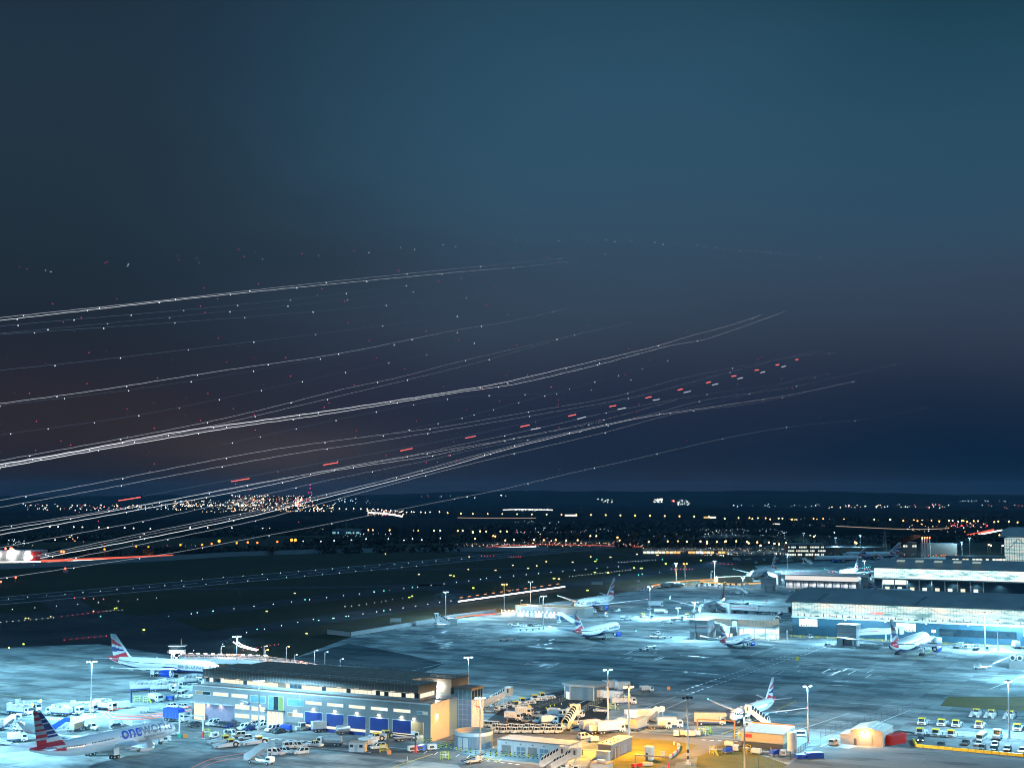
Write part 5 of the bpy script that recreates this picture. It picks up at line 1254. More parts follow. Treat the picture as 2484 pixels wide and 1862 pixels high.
# ------------------------------------------------------------------ vehicles and ground equipment
def wheels(t, xs, y, r, w=.28, two=True, par=None):
    for x in xs:
        for sd in (-1, 1):
            m = MB(); m.cyl((x, sd * y - w / 2, r), (x, sd * y + w / 2, r), r, r, BLACK, 12); m.cyl((x, sd * (y + w / 2) - .01, r), (x, sd * (y + w / 2) + .01, r), r * .5, r * .5, STEEL, 8); m.build('wheel', par or t)
def lamps(t, xf, xr, y, z, on=False, tail=False):
    for sd in (-1, 1):
        m = MB(); m.box(xf - .02, xf + .03, sd * y - .12, sd * y + .12, z - .08, z + .08, LAMPW if on else WHITE); m.build('headlight', t)
        m = MB(); m.box(xr - .03, xr + .02, sd * y - .1, sd * y + .1, z, z + .2, LAMPR if tail else REDM); m.build('taillight', t)
def car(body, L_=4.4, W=1.8, H_=1.5, kind='hatch', roofm=None, on=False, tail=False, cat='car'):
    def f():
        t = thing('parked_' + ('van' if kind == 'van' else 'car'), '', cat); w = W / 2; z1 = H_ * .56; h = L_ / 2
        m = MB(); m.side([(-h, .28), (h - .1, .28), (h, .5), (h - .05, z1 - .12), (h * .48, z1), (-h + .05, z1 + .04), (-h, z1 - .2)], -w, w, body); m.build('body', t)
        if kind == 'van': a, b_, c, d = -h + .05, h * .42, -h + .15, h * .12
        elif kind == 'pickup': a, b_, c, d = -h * .25, h * .45, -h * .18, h * .2
        else: a, b_, c, d = -h * .92, h * .42, -h * .62, h * .08
        m = MB(); m.hexa([(a, -w * .96, z1), (b_, -w * .96, z1), (b_, w * .96, z1), (a, w * .96, z1), (c, -w * .80, H_ - .06), (d, -w * .80, H_ - .06), (d, w * .80, H_ - .06), (c, w * .80, H_ - .06)], GLASS); m.build('windows', t)
        m = MB(); m.hexa([(c - .06, -w * .83, H_ - .08), (d + .06, -w * .83, H_ - .08), (d + .06, w * .83, H_ - .08), (c - .06, w * .83, H_ - .08), (c + .1, -w * .7, H_), (d - .1, -w * .7, H_), (d - .1, w * .7, H_), (c + .1, w * .7, H_)], roofm or body)
        for q, r_ in ((a, c), ((a + b_) / 2, (c + d) / 2), (b_, d)):
            for sd in (-1, 1): m.bar((q, sd * w * .97, z1), (r_, sd * w * .82, H_ - .05), .1 if kind != 'van' else .22, body)
        m.build('roof', t)
        if kind == 'pickup': m = MB(); m.box(-h + .15, -h * .3, -w * .8, w * .8, z1 + .045, z1 + .07, DARK); m.build('load_bed', t)
        wheels(t, (-h * .62, h * .62), w - .12, .34, .24); lamps(t, h, -h, w * .72, .62, on, tail); return t
    return f
def truck(cabm, boxm, L_=8.0, kind='box', H_=3.4, stripe=None, beacon=False):
    """cab forward; kind: box, tank, flat, luton, deicer, hydrant"""
    def f():
        t = thing('service_truck', '', 'truck'); h = L_ / 2; w = 1.2; cb = h - 1.9
        m = MB(); m.box(-h, h - .4, -w * .7, w * .7, .6, .95, DARK); m.build('chassis', t)
        m = MB(); m.side([(cb, .55), (h, .55), (h, 1.5), (h - .2, 2.5), (cb, 2.6)], -w, w, cabm); c_ = m.build('cab', t)
        m = MB(); m.hexa([(h + .005, -w * .9, 1.5), (h + .02, -w * .9, 1.5), (h + .02, w * .9, 1.5), (h + .005, w * .9, 1.5), (h - .175, -w * .85, 2.4), (h - .16, -w * .85, 2.4), (h - .16, w * .85, 2.4), (h - .175, w * .85, 2.4)], GLASS)
        for sd in (-1, 1): m.box(cb + .5, h - .35, sd * w - .02, sd * w + .02, 1.5, 2.25, GLASS)
        m.build('windows', c_)
        m = MB()
        if kind in ('box', 'luton'): m.box(-h, cb - .15, -w - .03, w + .03, 1.0, H_, boxm)
        elif kind == 'tank':
            m.cyl((-h + .3, 0, 1.95), (cb - .2, 0, 1.95), 1.0, 1.0, boxm, 14); m.box(-h + .3, cb - .3, -1.0, 1.0, .95, 1.3, GREY)
            m.box(-h + .5, cb - .6, -.3, .3, 2.93, 3.02, STEEL)
        elif kind == 'flat': m.box(-h, cb - .15, -w, w, 1.0, 1.15, boxm)
        elif kind in ('deicer', 'hydrant'):
            m.box(-h, cb - .2, -w, w, 1.0, 2.5, boxm); m.box(-h + .2, -h + 2.0, -w * .8, w * .8, 2.5, 2.9, GREYL)
            for i in range(4): m.box(-h + 1.0 + i * 1.2, -h + 1.6 + i * 1.2, -w * .9, w * .9, 2.5, 2.7, OFFW)
        m.build('load_body', t)
        m = MB()
        for i in range(3):
            for sd in (-1, 1): m.box(-h + .5 + i * (L_ - 3.2) / 3, -h + 1.3 + i * (L_ - 3.2) / 3, sd * w * .98 - .06, sd * w * .98 + .06, .5, .98, DARK)
        if kind in ('box', 'luton', 'deicer', 'hydrant'):
            for i in range(1, 5): x = -h + (L_ - 2) * i / 5; m.box(x, x + .07, -w - .05, w + .05, 1.05, 2.45, GREY)
            m.box(-h - .04, -h - .005, -w * .85, w * .85, 1.15, 2.3, GREY); m.box(-h - .05, cb - .2, -w - .055, w + .055, 1.0, 1.12, BLUEB)
        m.build('side_lockers', t)
        if kind == 'deicer':
            m = MB(); m.bar((-h + 1.2, .3, 2.8), (h - 1.0, .3, 3.5), .4, WHITE); m.bar((-h + 1.2, .3, 3.1), (h - .4, .3, 3.8), .14, STEEL); m.build('boom', t)
            m = MB(); m.cyl((h - .9, .3, 3.3), (h + .5, .3, 3.5), .55, .6, WHITE, 10); m.cyl((h + .5, .3, 3.5), (h + .56, .3, 3.51), .48, .48, YEL, 10); m.build('bucket', t)
            m = MB(); rail(m, [(-h, -w, 2.5), (-h, w, 2.5)], WHITE, 1.1, .6, .08); rail(m, [(-h, -w, 2.5), (cb - .4, -w, 2.5)], WHITE, .8, 1.2, .06); m.build('railing', t)
        if kind in ('hydrant', 'deicer'):
            m = MB()
            for i in range(7):
                x = -h + .5 + i * (L_ - 2.8) / 7; y = (-.5, .4, 0, .6, -.3, .2, -.6)[i]; m.box(x, x + .5, y - .35, y + .35, 2.5, 2.9 + .15 * (i % 3), (DARK, GREYL, WHITE, BLUEB, DARK, STEEL, GREY)[i])
            m.bar((-h + .3, -.8, 2.7), (cb - .5, -.8, 2.7), .12, DARK); m.bar((-h + .3, .85, 2.75), (cb - .5, .85, 2.75), .1, STEEL); m.build('roof_equipment', t)
        if kind == 'hydrant':
            m = MB(); rail(m, [(-h, -w, 2.7), (cb - .4, -w, 2.7), (cb - .4, w, 2.7), (-h, w, 2.7)], WHITE, .9, 1.2, .07); m.build('railing', t)
        if kind == 'luton':
            m = MB(); m.box(cb - .1, h + .2, -w, w, 2.75, H_, boxm); m.build('front_platform', t)
        if stripe: m = MB(); m.box(-h + .02, cb - .2, -w - .06, -w - .035, 1.2, 1.5, stripe); m.box(-h + .02, cb - .2, w + .035, w + .06, 1.2, 1.5, stripe); m.build('stripe', t)
        if beacon: m = MB(); m.ball((h - 1.0, 0, 2.75), .18, LAMPA, 6, 4); m.build('beacon', t)
        wheels(t, (-h + 1.0, -h + 2.1, h - 1.1) if L_ > 7 else (-h + 1.2, h - 1.1), w - .15, .5, .32); lamps(t, h, -h, .9, .8); return t
    return f
def aircraft_tug(roof=YEL, arms=True):
    def f():
        t = thing('aircraft_tug', '', 'aircraft tug'); m = MB()
        if arms:      # two long low arms that cradle a nose wheel
            m.side([(-3.6, .35), (.6, .35), (.6, 1.35), (-1.0, 1.45), (-3.6, 1.5)], -1.7, 1.7, WHITE)
            for sd in (-1, 1): m.side([(.5, .3), (4.2, .25), (4.2, .75), (3.0, .95), (.5, 1.3)], sd * 1.15 - .5, sd * 1.15 + .5, WHITE)
        else: m.side([(-3.0, .3), (3.0, .3), (3.1, .9), (2.6, 1.15), (-2.7, 1.2), (-3.1, .9)], -1.35, 1.35, WHITE)
        m.build('body', t)
        cx = -1.0 if arms else 1.7
        m = MB(); m.box(cx - .9, cx + .9, -1.0, 1.0, 1.1, 2.1, GLASS, .12, .1); 
        for a_ in (-.86, .86):
            for b_ in (-.96, .96): m.bar((cx + a_, b_, 1.1), (cx + a_ * .86, b_ * .9, 2.1), .1, WHITE)
        m.build('cab', t)
        m = MB(); m.box(cx - 1.0, cx + 1.0, -1.1, 1.1, 2.1, 2.28, roof); m.build('cab_roof', t)
        if arms:
            wheels(t, (-2.2,), 1.5, .85, .5); wheels(t, (3.4,), 1.5, .4, .3)
            m = MB()
            for sd in (-1, 1): m.box(4.21, 4.26, sd * 1.15 - .35, sd * 1.15 + .35, .35, .72, GREY)
            m.build('bumper', t)
            m = MB()
            for sd in (-1, 1): m.box(-3.3, -2.9, sd * 1.72 - .02, sd * 1.72 + .02, .8, 1.25, DARK)
            m.build('grille', t)
        else:
            wheels(t, (-1.9, 1.8), 1.2, .5, .35)
            m = MB()
            for i in range(3):
                for sd in (-1, 1): m.box(-2.3 + i * .9, -1.7 + i * .9, sd * 1.36 - .01, sd * 1.36 + .01, .55, 1.0, DARK)
            m.box(3.08, 3.13, -.7, .7, .5, .9, DARK); m.build('grille', t)
        return t
    return f
def stairs(cover, mat=WHITE, hgt=4.2):
    """mobile stairs: truck base, flight rising to the rear platform at -x"""
    def f():
        t = thing('mobile_stairs', '', 'mobile stairs'); m = MB(); m.box(-3.6, 3.4, -1.0, 1.0, .5, .85, GREY); m.build('chassis', t)
        m = MB(); m.side([(3.6, .6), (4.0, 1.0), (-1.6, hgt), (-3.4, hgt), (-3.4, hgt - .35), (-1.9, hgt - .35), (3.0, .6)], -1.0, 1.0, mat); 
        for sd in (-1, 1): m.side([(4.1, .7), (4.1, 2.0), (-1.6, hgt + 1.15), (-3.6, hgt + 1.15), (-3.6, hgt - .3), (-1.8, hgt - .3)], sd * 1.02 - .04, sd * 1.02 + .04, mat if not cover else OFFW)
        m.build('flight', t)
        m = MB()
        for i in range(14):
            f_ = i / 14; x = 3.7 - 5.2 * f_; z = .9 + (hgt - .9) * f_; m.box(x - .3, x, -.9, .9, z, z + .06, DARK)
        m.build('steps', t)
        if cover:
            m = MB()
            for i in range(7):
                f_ = i / 6; x = 3.6 - 5.3 * f_; z = 1.2 + (hgt - 1.2) * f_
                pts = [(x, 1.08 * math.cos(a), z + 1.0 + 1.15 * math.sin(a)) for a in [math.pi * k / 8 for k in range(9)]]
                for p, q in zip(pts, pts[1:]): m.bar(p, q, .13, WHITE)
            m.build('canopy_rib', t)
            m = MB(); pr = [(1.02 * math.cos(math.pi * k / 8), 1.0 + 1.08 * math.sin(math.pi * k / 8)) for k in range(9)]
            m.loft([[Vector((3.6, y, 1.2 + z)) for y, z in pr], [Vector((-1.7, y, hgt + z)) for y, z in pr]], GLASS, True, False); m.build('canopy', t)
            m = MB(); m.box(-3.8, -1.7, -1.15, 1.15, hgt - .1, hgt + 2.4, OFFW); m.box(-3.2, -2.6, -1.17, 1.17, hgt + .6, hgt + 1.8, DARK); m.build('platform_cabin', t)
        m = MB()
        for sd in (-.8, .8): m.bar((-2.9, sd, .8), (-2.9, sd, hgt - .3), .16, STEEL); m.bar((-2.9, sd, .9), (.5, sd, 2.4), .12, STEEL)
        m.build('support', t)
        m = MB(); m.box(-3.9, -2.3, -.95, .95, .8, 1.9, WHITE, .1, .05); m.box(-3.75, -2.6, -.97, .97, 1.3, 1.75, GLASS); m.build('cab', t)
        wheels(t, (-2.9, 2.3), .95, .42); return t
    return f
def container_trailer(mat=CLADL, frame=STEEL):
    def f():
        t = thing('pallet_trailer', '', 'trailer'); m = MB(); m.box(-2, 2, -1.2, 1.2, .5, .7, frame); m.bar((2, 0, .55), (3.2, 0, .4), .1, frame); m.build('deck', t)
        m = MB(); m.box(-1.8, 1.8, -1.1, 1.1, .72, 2.4, mat, .0, .05)
        for i in range(1, 6): m.box(-1.8 + i * .6, -1.74 + i * .6, -1.13, 1.13, .75, 2.36, GREYL)
        m.build('container', t); wheels(t, (-1.4, 1.4), .95, .28, .2); return t
    return f
def dolly(n_=2, mat=GREY, load=False):
    def f():
        t = thing('baggage_dolly', '', 'dolly')
        m = MB()
        m.box(-1.5, 1.5, -.8, .8, .45, .6, mat); m.bar((1.5, 0, .5), (2.4, 0, .4), .08, mat); m.build('deck', t)
        if load: m = MB(); m.box(-1.4, 1.4, -.75, .75, .61, 1.7, load, .1, .1); m.build('load', t)
        else: m = MB(); rail(m, [(-1.5, -.75, .6), (-1.5, .75, .6)], STEEL, .9, .75, .06); m.build('end_rail', t)
        wheels(t, (-1.1, 1.1), .65, .24, .16); return t
    return f
def belt_loader(mat=WHITE, belt=NAVY):
    def f():
        t = thing('belt_loader', '', 'belt loader'); m = MB(); m.box(-2.6, 2.4, -.9, .9, .45, 1.0, mat); m.build('body', t)
        m = MB(); m.bar((-3.8, .2, 1.0), (3.9, .2, 2.1), .9, belt, .3); m.bar((-3.8, -.3, 1.25), (3.9, -.3, 2.35), .07, LIME); m.build('conveyor', t)
        m = MB(); m.box(.4, 1.6, -.9, -.3, 1.0, 1.9, mat); m.build('cab', t); wheels(t, (-1.8, 1.7), .8, .38); return t
    return f
def gpu(mat=WHITE):
    def f():
        t = thing('ground_power_unit', '', 'ground power unit'); m = MB(); m.box(-1.3, 1.3, -.8, .8, .4, 1.7, mat, .08, .05); m.build('housing', t)
        m = MB(); m.box(-.9, .4, -.83, .83, .7, 1.4, DARK); m.box(1.28, 1.33, -.5, .5, .7, 1.4, GREY); m.build('louvre', t); m = MB(); m.bar((1.3, 0, .4), (2.3, 0, .4), .08, STEEL); m.build('tow_bar', t); wheels(t, (-.8, .8), .7, .28, .2); return t
    return f
def tow_tractor():
    t = thing('baggage_tractor', '', 'tractor'); m = MB(); m.side([(-1.5, .35), (1.5, .35), (1.5, .95), (.5, 1.05), (.4, .7), (-.4, .7), (-.5, 1.0), (-1.5, 1.0)], -.65, .65, WHITE); m.build('body', t)
    m = MB(); m.box(-.75, .55, -.62, .62, 1.0, 1.75, GLASS, .08, .05)
    for x in (-.75, .55):
        for y in (-.6, .6): m.bar((x, y, 1.0), (x * .9, y * .95, 1.8), .09, WHITE)
    m.build('windscreen', t); m = MB(); m.box(-.85, .65, -.7, .7, 1.78, 1.88, WHITE); m.build('cab_roof', t); wheels(t, (-1.0, 1.0), .55, .32, .22); return t
def bus():
    t = thing('airside_bus', '', 'bus'); m = MB(); m.box(-5.5, 5.5, -1.35, 1.35, .35, 3.0, OFFW, .15, .08); m.build('body', t)
    m = MB()
    for sd in (-1, 1): m.box(-5.0, 5.0, sd * 1.33 - .03, sd * 1.33 + .03, 1.4, 2.5, GLASS)
    m.box(5.38, 5.46, -1.2, 1.2, 1.3, 2.6, GLASS); m.build('windows', t); m = MB(); m.box(5.3, 5.5, -1.2, 1.2, 2.65, 2.95, YEL); m.build('roof_stripe', t)
    wheels(t, (-3.6, 3.6), 1.2, .5); lamps(t, 5.5, -5.5, 1.0, .8); return t
def scaffold(mat=YEL):
    def f():
        t = thing('access_steps', '', 'steps'); m = MB()
        for x in (-1, 1):
            for y in (-.6, .6): m.bar((x, y, 0), (x, y, 2.2), .08, mat)
        for z in (.7, 1.4, 2.1): m.bar((-1, -.6, z), (1, -.6, z), .07, mat); m.bar((-1, .6, z), (1, .6, z), .07, mat)
        m.build('frame', t); m = MB(); m.box(-1, 1, -.6, .6, 1.4, 1.46, GREYL); m.bar((1, 0, 1.4), (2.3, 0, 0), .6, mat, .08); m.build('platform', t); return t
    return f
KINDS = {
    'whitecar': car(WHITE), 'silvercar': car(STEEL), 'darkcar': car(DARK), 'bluecar': car(NAVY), 'redtailcar': car(DARK, tail=True), 'greycar': car(GREY), 'litcar': car(DARK, on=True),
    'whitevan': car(WHITE, 4.6, 1.85, 1.95, 'van', cat='van'), 'smallvan': car(OFFW, 4.3, 1.8, 1.85, 'van', cat='van'), 'stripevan': car(M('van_pink_white', (.62, .48, .44), .4), 4.8, 1.9, 2.0, 'van', cat='van'), 'pickup': car(WHITE, 5.2, 1.85, 1.8, 'pickup', YEL, cat='pickup'),
    'suv': car(WHITE, 4.7, 1.9, 1.75, 'hatch', cat='car'),
    'fueltruck': truck(WHITE, GREYL, 9.5, 'deicer'), 'boxdeicer': truck(WHITE, OFFW, 9.0, 'hydrant'), 'tanker': truck(WHITE, STEEL, 8.2, 'tank'), 'boxtruck': truck(WHITE, OFFW, 8.0, 'box'), 'boxtruckblue': truck(WHITE, BLUE, 7.6, 'box'),
    'catering': truck(WHITE, WHITE, 9.5, 'luton', 3.7), 'minibox': truck(WHITE, WHITE, 5.8, 'box', 2.9), 'beacontruck': truck(WHITE, OFFW, 6.0, 'box', 2.6, beacon=True), 'flattruck': truck(WHITE, GREY, 7.5, 'flat', stripe=None), 'beigetruck': truck(OFFW, BEIGE, 9.5, 'luton', 3.8),
    'tugarm': aircraft_tug(YEL, True), 'tug': aircraft_tug(YEL, False), 'tugwhite': aircraft_tug(WHITE, False),
    'stairs': stairs(False, GREYL), 'stairswhite': stairs(False, WHITE), 'stairscov': stairs(True), 'trailer': container_trailer(), 'trailerwhite': container_trailer(WHITE), 'dolly': dolly(), 'dollyblue': dolly(load=BLUE), 'dollywhite': dolly(load=OFFW), 'belt': belt_loader(), 'gpu': gpu(), 'gpub': gpu(BLUEB),
    'tractor': lambda: tow_tractor(), 'bus': lambda: bus(), 'scaffold': scaffold(), 'scaffoldlime': scaffold(LIME), 'beacon': truck(WHITE, OFFW, 6.0, 'flat', beacon=True), 'stairsblue': stairs(False, BLUE)}
def V(kind, u, v, deg, label, group=None, scale=1.0): return put(kind, KINDS[kind], G(u, v) + Vector((0, 0, .2)), math.radians(deg), label, None, group, scale)
def deg_px(u0, v0, u1, v1): d = G(u1, v1) - G(u0, v0); return math.degrees(math.atan2(d.y, d.x))
# fuel and de-icing trucks, front left
V('fueltruck', 48, 1733, -25, 'white boom truck with round bucket, leftmost of the front truck row'); V('fueltruck', 68, 1724, -25, 'white boom truck behind the leftmost one of the front row')
V('boxdeicer', 143, 1735, 160, 'white truck with a long side panel, facing left in the front truck row'); V('boxdeicer', 172, 1732, -22, 'white truck nose to the right beside the one facing left'); V('fueltruck', 204, 1727, -22, 'white boom truck just left of the front mast'); V('boxdeicer', 252, 1722, -22, 'white truck just right of the front mast')
for i, (u, v) in enumerate(((345, 1676), (368, 1673), (392, 1677), (412, 1672))): V('fueltruck' if i % 2 else 'boxdeicer', u, v, 20, '%s from the left of the white service trucks under the parked British jet' % ORD[i])
V('boxdeicer', 462, 1660, 20, 'white truck with railings at the left corner of the upper storey of the workshop'); V('minibox', 378, 1702, -40, 'white crew-cab truck behind the dark gantry'); V('tugwhite', 448, 1692, 160, 'white tug at the left corner of the workshop building')
V('beacon', 436, 1680, 160, 'flatbed truck with an orange beacon left of the workshop'); V('scaffoldlime', 332, 1703, 20, 'lime access frame beneath the dark gantry'); V('scaffoldlime', 356, 1704, -30, 'lime work frame right of the dark gantry post'); V('dollyblue', 412, 1700, -25, 'blue loaded dolly between the crew-cab truck and the tug')
V('trailer', 300, 1718, 30, 'pale container trailer beside the curved road left'); V('whitecar', 420, 1716, -20, 'white car nearest the left corner of the workshop'); V('silvercar', 446, 1717, -20, 'silver car against the left wall of the workshop'); V('dollywhite', 350, 1728, 20, 'white dolly beside the curved road')
# around the striped-fin jet
V('boxtruck', 6, 1770, 75, 'white truck cut by the left edge'); V('stairs', 25, 1772, 150, 'grey mobile stairs behind the winglet at the left edge'); V('beacon', 52, 1775, 120, 'airport truck with a glowing amber beacon behind the winglet'); V('minibox', 42, 1800, 20, 'white van with a rear roller door left of the striped fin')
V('dolly', 14, 1808, 0, 'yellowish low trailer at the left edge', scale=1.3); V('stairsblue', 146, 1776, 200, 'blue belt stairs beyond the fuselage of the striped-fin jet', scale=.8); V('beigetruck', 186, 1772, 80, 'brown box trailer beyond the striped-fin jet', scale=.7)
V('pickup', 222, 1769, -28, 'airport pickup with yellow marks beyond the striped-fin jet'); V('darkcar', 286, 1766, 10, 'dark car half hidden beyond the silver fuselage'); V('boxtruckblue', 428, 1750, -30, 'blue high-sided truck beside the nose of the striped-fin jet', scale=1.2); V('whitecar', 416, 1783, 10, 'white car beside the nose of the striped-fin jet')
V('gpu', 404, 1799, 0, 'small white power unit at the nose wheel of the striped-fin jet')
# in front of the workshop
row = [(470, 1762, 'redtailcar'), (516, 1759, 'whitevan'), (528, 1760, 'silvercar'), (540, 1762, 'darkcar'), (549, 1763, 'darkcar'), (560, 1765, 'bluecar'), (575, 1770, 'redtailcar'), (592, 1770, 'whitevan'), (606, 1771, 'bluecar'), (612, 1760, 'silvercar'), (630, 1768, 'smallvan'), (640, 1760, 'whitevan'), (660, 1774, 'stripevan'), (675, 1778, 'redtailcar')]
for i, (u, v, k) in enumerate(row): V(k, u, v, 232, '%s from the left of the cars parked nose-in along the workshop front' % ORD[i], 'cars parked along the workshop front')
V('dollyblue', 694, 1775, -20, 'big blue skip beside the parked cars', scale=1.25); V('tractor', 732, 1772, 210, 'red and dark yard tractor beside the first blue door', scale=1.3)
V('boxtruck', 785, 1774, 25, 'white boxy cabin truck in front of the first blue doors', scale=.95); V('tanker', 842, 1780, 25, 'silver tanker in front of the third blue door', scale=.9); V('tugarm', 905, 1797, 205, 'white aircraft tug with yellow roof in front of the fifth blue door'); V('tugarm', 928, 1790, 205, 'white aircraft tug parked behind the one by the fifth blue door')
V('flattruck', 985, 1797, 25, 'white flatbed loader beside the open workshop bay'); V('tanker', 800, 1808, 168, 'silver tanker with yellow fittings in the middle of the front apron', scale=.95)
V('pickup', 763, 1811, -25, 'white pickup with a yellow roof to the left of the front tanker'); V('stripevan', 670, 1832, -20, 'pink and white van at the left of the parked van cluster'); V('suv', 694, 1827, -25, 'white estate car with yellow roof sign behind the pink and white van'); V('smallvan', 730, 1829, 205, 'beige-white van casting a long shadow, right of the van cluster'); V('whitevan', 706, 1815, 20, 'white van at the back of the van cluster'); V('smallvan', 726, 1814, 15, 'pale panel van behind the beige-white van')
V('tugarm', 550, 1812, 207, 'white aircraft tug with long arms, left one of the front pair'); V('tugarm', 538, 1803, 207, 'white aircraft tug half hidden behind the left front tug'); V('tugarm', 620, 1805, 207, 'white aircraft tug with yellow roof, right one of the front pair'); V('whitevan', 562, 1786, -25, 'white van behind the front aircraft tugs'); V('smallvan', 578, 1789, 195, 'white panel van beside the silver saloon'); V('silvercar', 596, 1794, 200, 'silver saloon parked behind the front aircraft tugs')
V('stairs', 630, 1853, 150, 'large grey mobile stairs truck at the bottom edge', scale=1.15); V('smallvan', 916, 1817, 205, 'small white van beside the ticket cabin'); V('minibox', 896, 1813, 200, 'white flatbed pickup behind the cabin', scale=.8)
V('gpu', 1000, 1824, 20, 'white power unit left one of three near the gantry foot'); V('gpub', 1020, 1822, 20, 'blue and white power unit in the middle of three near the gantry foot'); V('gpu', 1048, 1820, 20, 'grey power unit right one of three near the gantry foot'); V('gpu', 520, 1790, 60, 'grey cabinet among yellow frames before the workshop')
for u, v, lab in ((500, 1786, 'lime work frame before the workshop, left of the grey cabinet'), (1078, 1843, 'lime pipe frame left of the floodlight mast')): V('scaffoldlime', u, v, 40, lab)
V('belt', 1148, 1851, 40, 'long belt loader lying beside the mast in front of the tank enclosure'); V('dolly', 975, 1850, 190, 'white tow-bar trolley on the front apron'); V('scaffold', 930, 1825, 20, 'yellow chock frame beside the orange bin')
V('stairscov', 1345, 1868, 150, 'covered mobile stairs with ribbed canopy at the bottom edge'); V('stairscov', 1375, 1872, 150, 'second covered mobile stairs, right of the one at the bottom edge')
# service yard in the middle
V('stairscov', 1216, 1714, 155, 'covered mobile stairs with white ribs behind the glass tower', scale=1.05); V('stairswhite', 1200, 1722, 155, 'open white mobile stairs in front of the covered ones'); V('stairswhite', 1186, 1726, 155, 'blurred white mobile stairs nearest the glass tower')
V('tug', 1262, 1716, 195, 'white tug right beside the covered mobile stairs'); V('tug', 1278, 1708, 195, 'white tug behind, right of the covered mobile stairs'); V('tug', 1308, 1700, 190, 'white tug alone on the pale apron'); V('tug', 1326, 1695, 190, 'white tug just behind the lone one')
for i, (u, v, k, a) in enumerate(((1246, 1748, 'minibox', -20), (1272, 1736, 'minibox', -20), (1302, 1738, 'silvercar', 240), (1326, 1733, 'darkcar', 60), (1279, 1751, 'greycar', 235), (1308, 1752, 'pickup', 235), (1331, 1757, 'minibox', 20), (1350, 1740, 'minibox', -25), (1396, 1741, 'minibox', -20), (1362, 1745, 'flattruck', 20))):
    V(k, u, v, a, '%s from the left of the vehicles parked in the dark service yard' % ORD[[0, 1, 3, 5, 2, 4, 6, 7, 9, 8][i]])
g_ = 'baggage tractors in the packed rows'
rows_ = [(1200 + i * 13.2, 1770 + (i % 3) * 1.2, 0) for i in range(14)] + [(1208 + i * 13.5, 1778 + (i % 2), 1) for i in range(12)] + [(1160 + i * 11, 1762 + i * .7, 2) for i in range(5)]
cnt = [0, 0, 0]
for u, v, r_ in rows_:
    V('tractor', u, v, 242 + random.uniform(-5, 5), '%s from the left in the %s row of white baggage tractors' % (ORD[cnt[r_]], ('back', 'front', 'short left-hand')[r_]), g_); cnt[r_] += 1
V('stairscov', 1385, 1768, 240, 'amber-lit covered mobile stairs in the middle of the yard', scale=1.1); V('boxtruck', 1438, 1774, 30, 'amber-lit truck facing right beside the mast', scale=1.05); V('boxdeicer', 1455, 1778, 30, 'amber-lit crane truck in front of the mast'); V('catering', 1480, 1778, 25, 'amber-lit cab-over truck at the lane side'); V('smallvan', 1420, 1792, 30, 'small amber-lit van behind the plant building')
V('dollywhite', 1440, 1800, 30, 'amber-lit flat dolly behind the plant building'); V('minibox', 1522, 1765, -20, 'small amber-lit van truck left of the covered stair cab'); V('beigetruck', 1552, 1770, 60, 'high-lift truck with a tall glazed box', scale=.95); V('catering', 1550, 1748, 20, 'white high-lift truck facing right behind the glazed box truck'); V('stairswhite', 1590, 1752, 120, 'white ladder truck behind the glazed box truck'); V('boxtruck', 1625, 1766, 5, 'white bowser truck right of the glazed box truck'); V('flattruck', 1600, 1768, 0, 'white flat tanker beside the bowser')
V('belt', 1456, 1728, 170, 'long scissor loader with a white cab beside the fence'); V('catering', 1478, 1700, -30, 'white snow-sweeper truck behind the pavilion'); V('boxdeicer', 1512, 1710, 15, 'large white service truck with rails right of the pavilion'); V('scaffoldlime', 1486, 1722, 0, 'yellow striped rack behind the scissor loader cab')
V('trailerwhite', 1480, 1672, 20, 'pale louvred trailer, left one of the pair on the apron', scale=1.4); V('trailerwhite', 1510, 1675, 20, 'pale louvred trailer, right one of the pair on the apron', scale=1.4); V('minibox', 1569, 1679, 20, 'white van truck alone on the open apron', scale=.85)
V('beigetruck', 1722, 1759, -5, 'beige catering truck facing the small jet', scale=1.05); V('catering', 1762, 1752, 30, 'white van truck at the nose of the small jet', scale=.7)
V('stairscov', 1838, 1762, -30, 'covered white mobile stairs at the door of the small jet'); V('gpu', 1815, 1764, 0, 'white power unit under the small jet'); V('dollywhite', 1826, 1766, 20, 'dolly beneath the mobile stairs of the small jet')
for i, (u, v) in enumerate(((1640, 1786), (1655, 1785), (1668, 1786), (1680, 1787), (1692, 1785))): V('dollywhite' if i % 2 else 'gpu', u, v, 88, '%s from the left of the crates and units lined beside the amber road' % ORD[i])
for i, (u, v) in enumerate(((1703, 1784), (1715, 1780), (1790, 1790), (1798, 1788))): V('scaffoldlime' if i < 2 else 'scaffold', u, v, 30 * i, '%s from the left of the striped barrier stacks beside the amber road' % ORD[i])
V('bus', 1928, 1786, 5, 'white minibus behind the beige shed', scale=.6); V('smallvan', 2022, 1807, 60, 'white van left of the annex of the lamp-lit shed')
for i, (u, v) in enumerate(((1745, 1822), (1765, 1828), (1785, 1822), (1812, 1826), (1835, 1830), (1858, 1828), (1878, 1834), (1900, 1834), (1730, 1830), (1770, 1812))): V(('dolly', 'dollyblue', 'gpu', 'scaffold', 'dollywhite')[i % 5], u, v, 37 * i, '%s from the left of the scrap and trolleys heaped before the beige shed' % ORD[sorted(range(10), key=lambda k: (1745, 1765, 1785, 1812, 1835, 1858, 1878, 1900, 1730, 1770)[k]).index(i)])
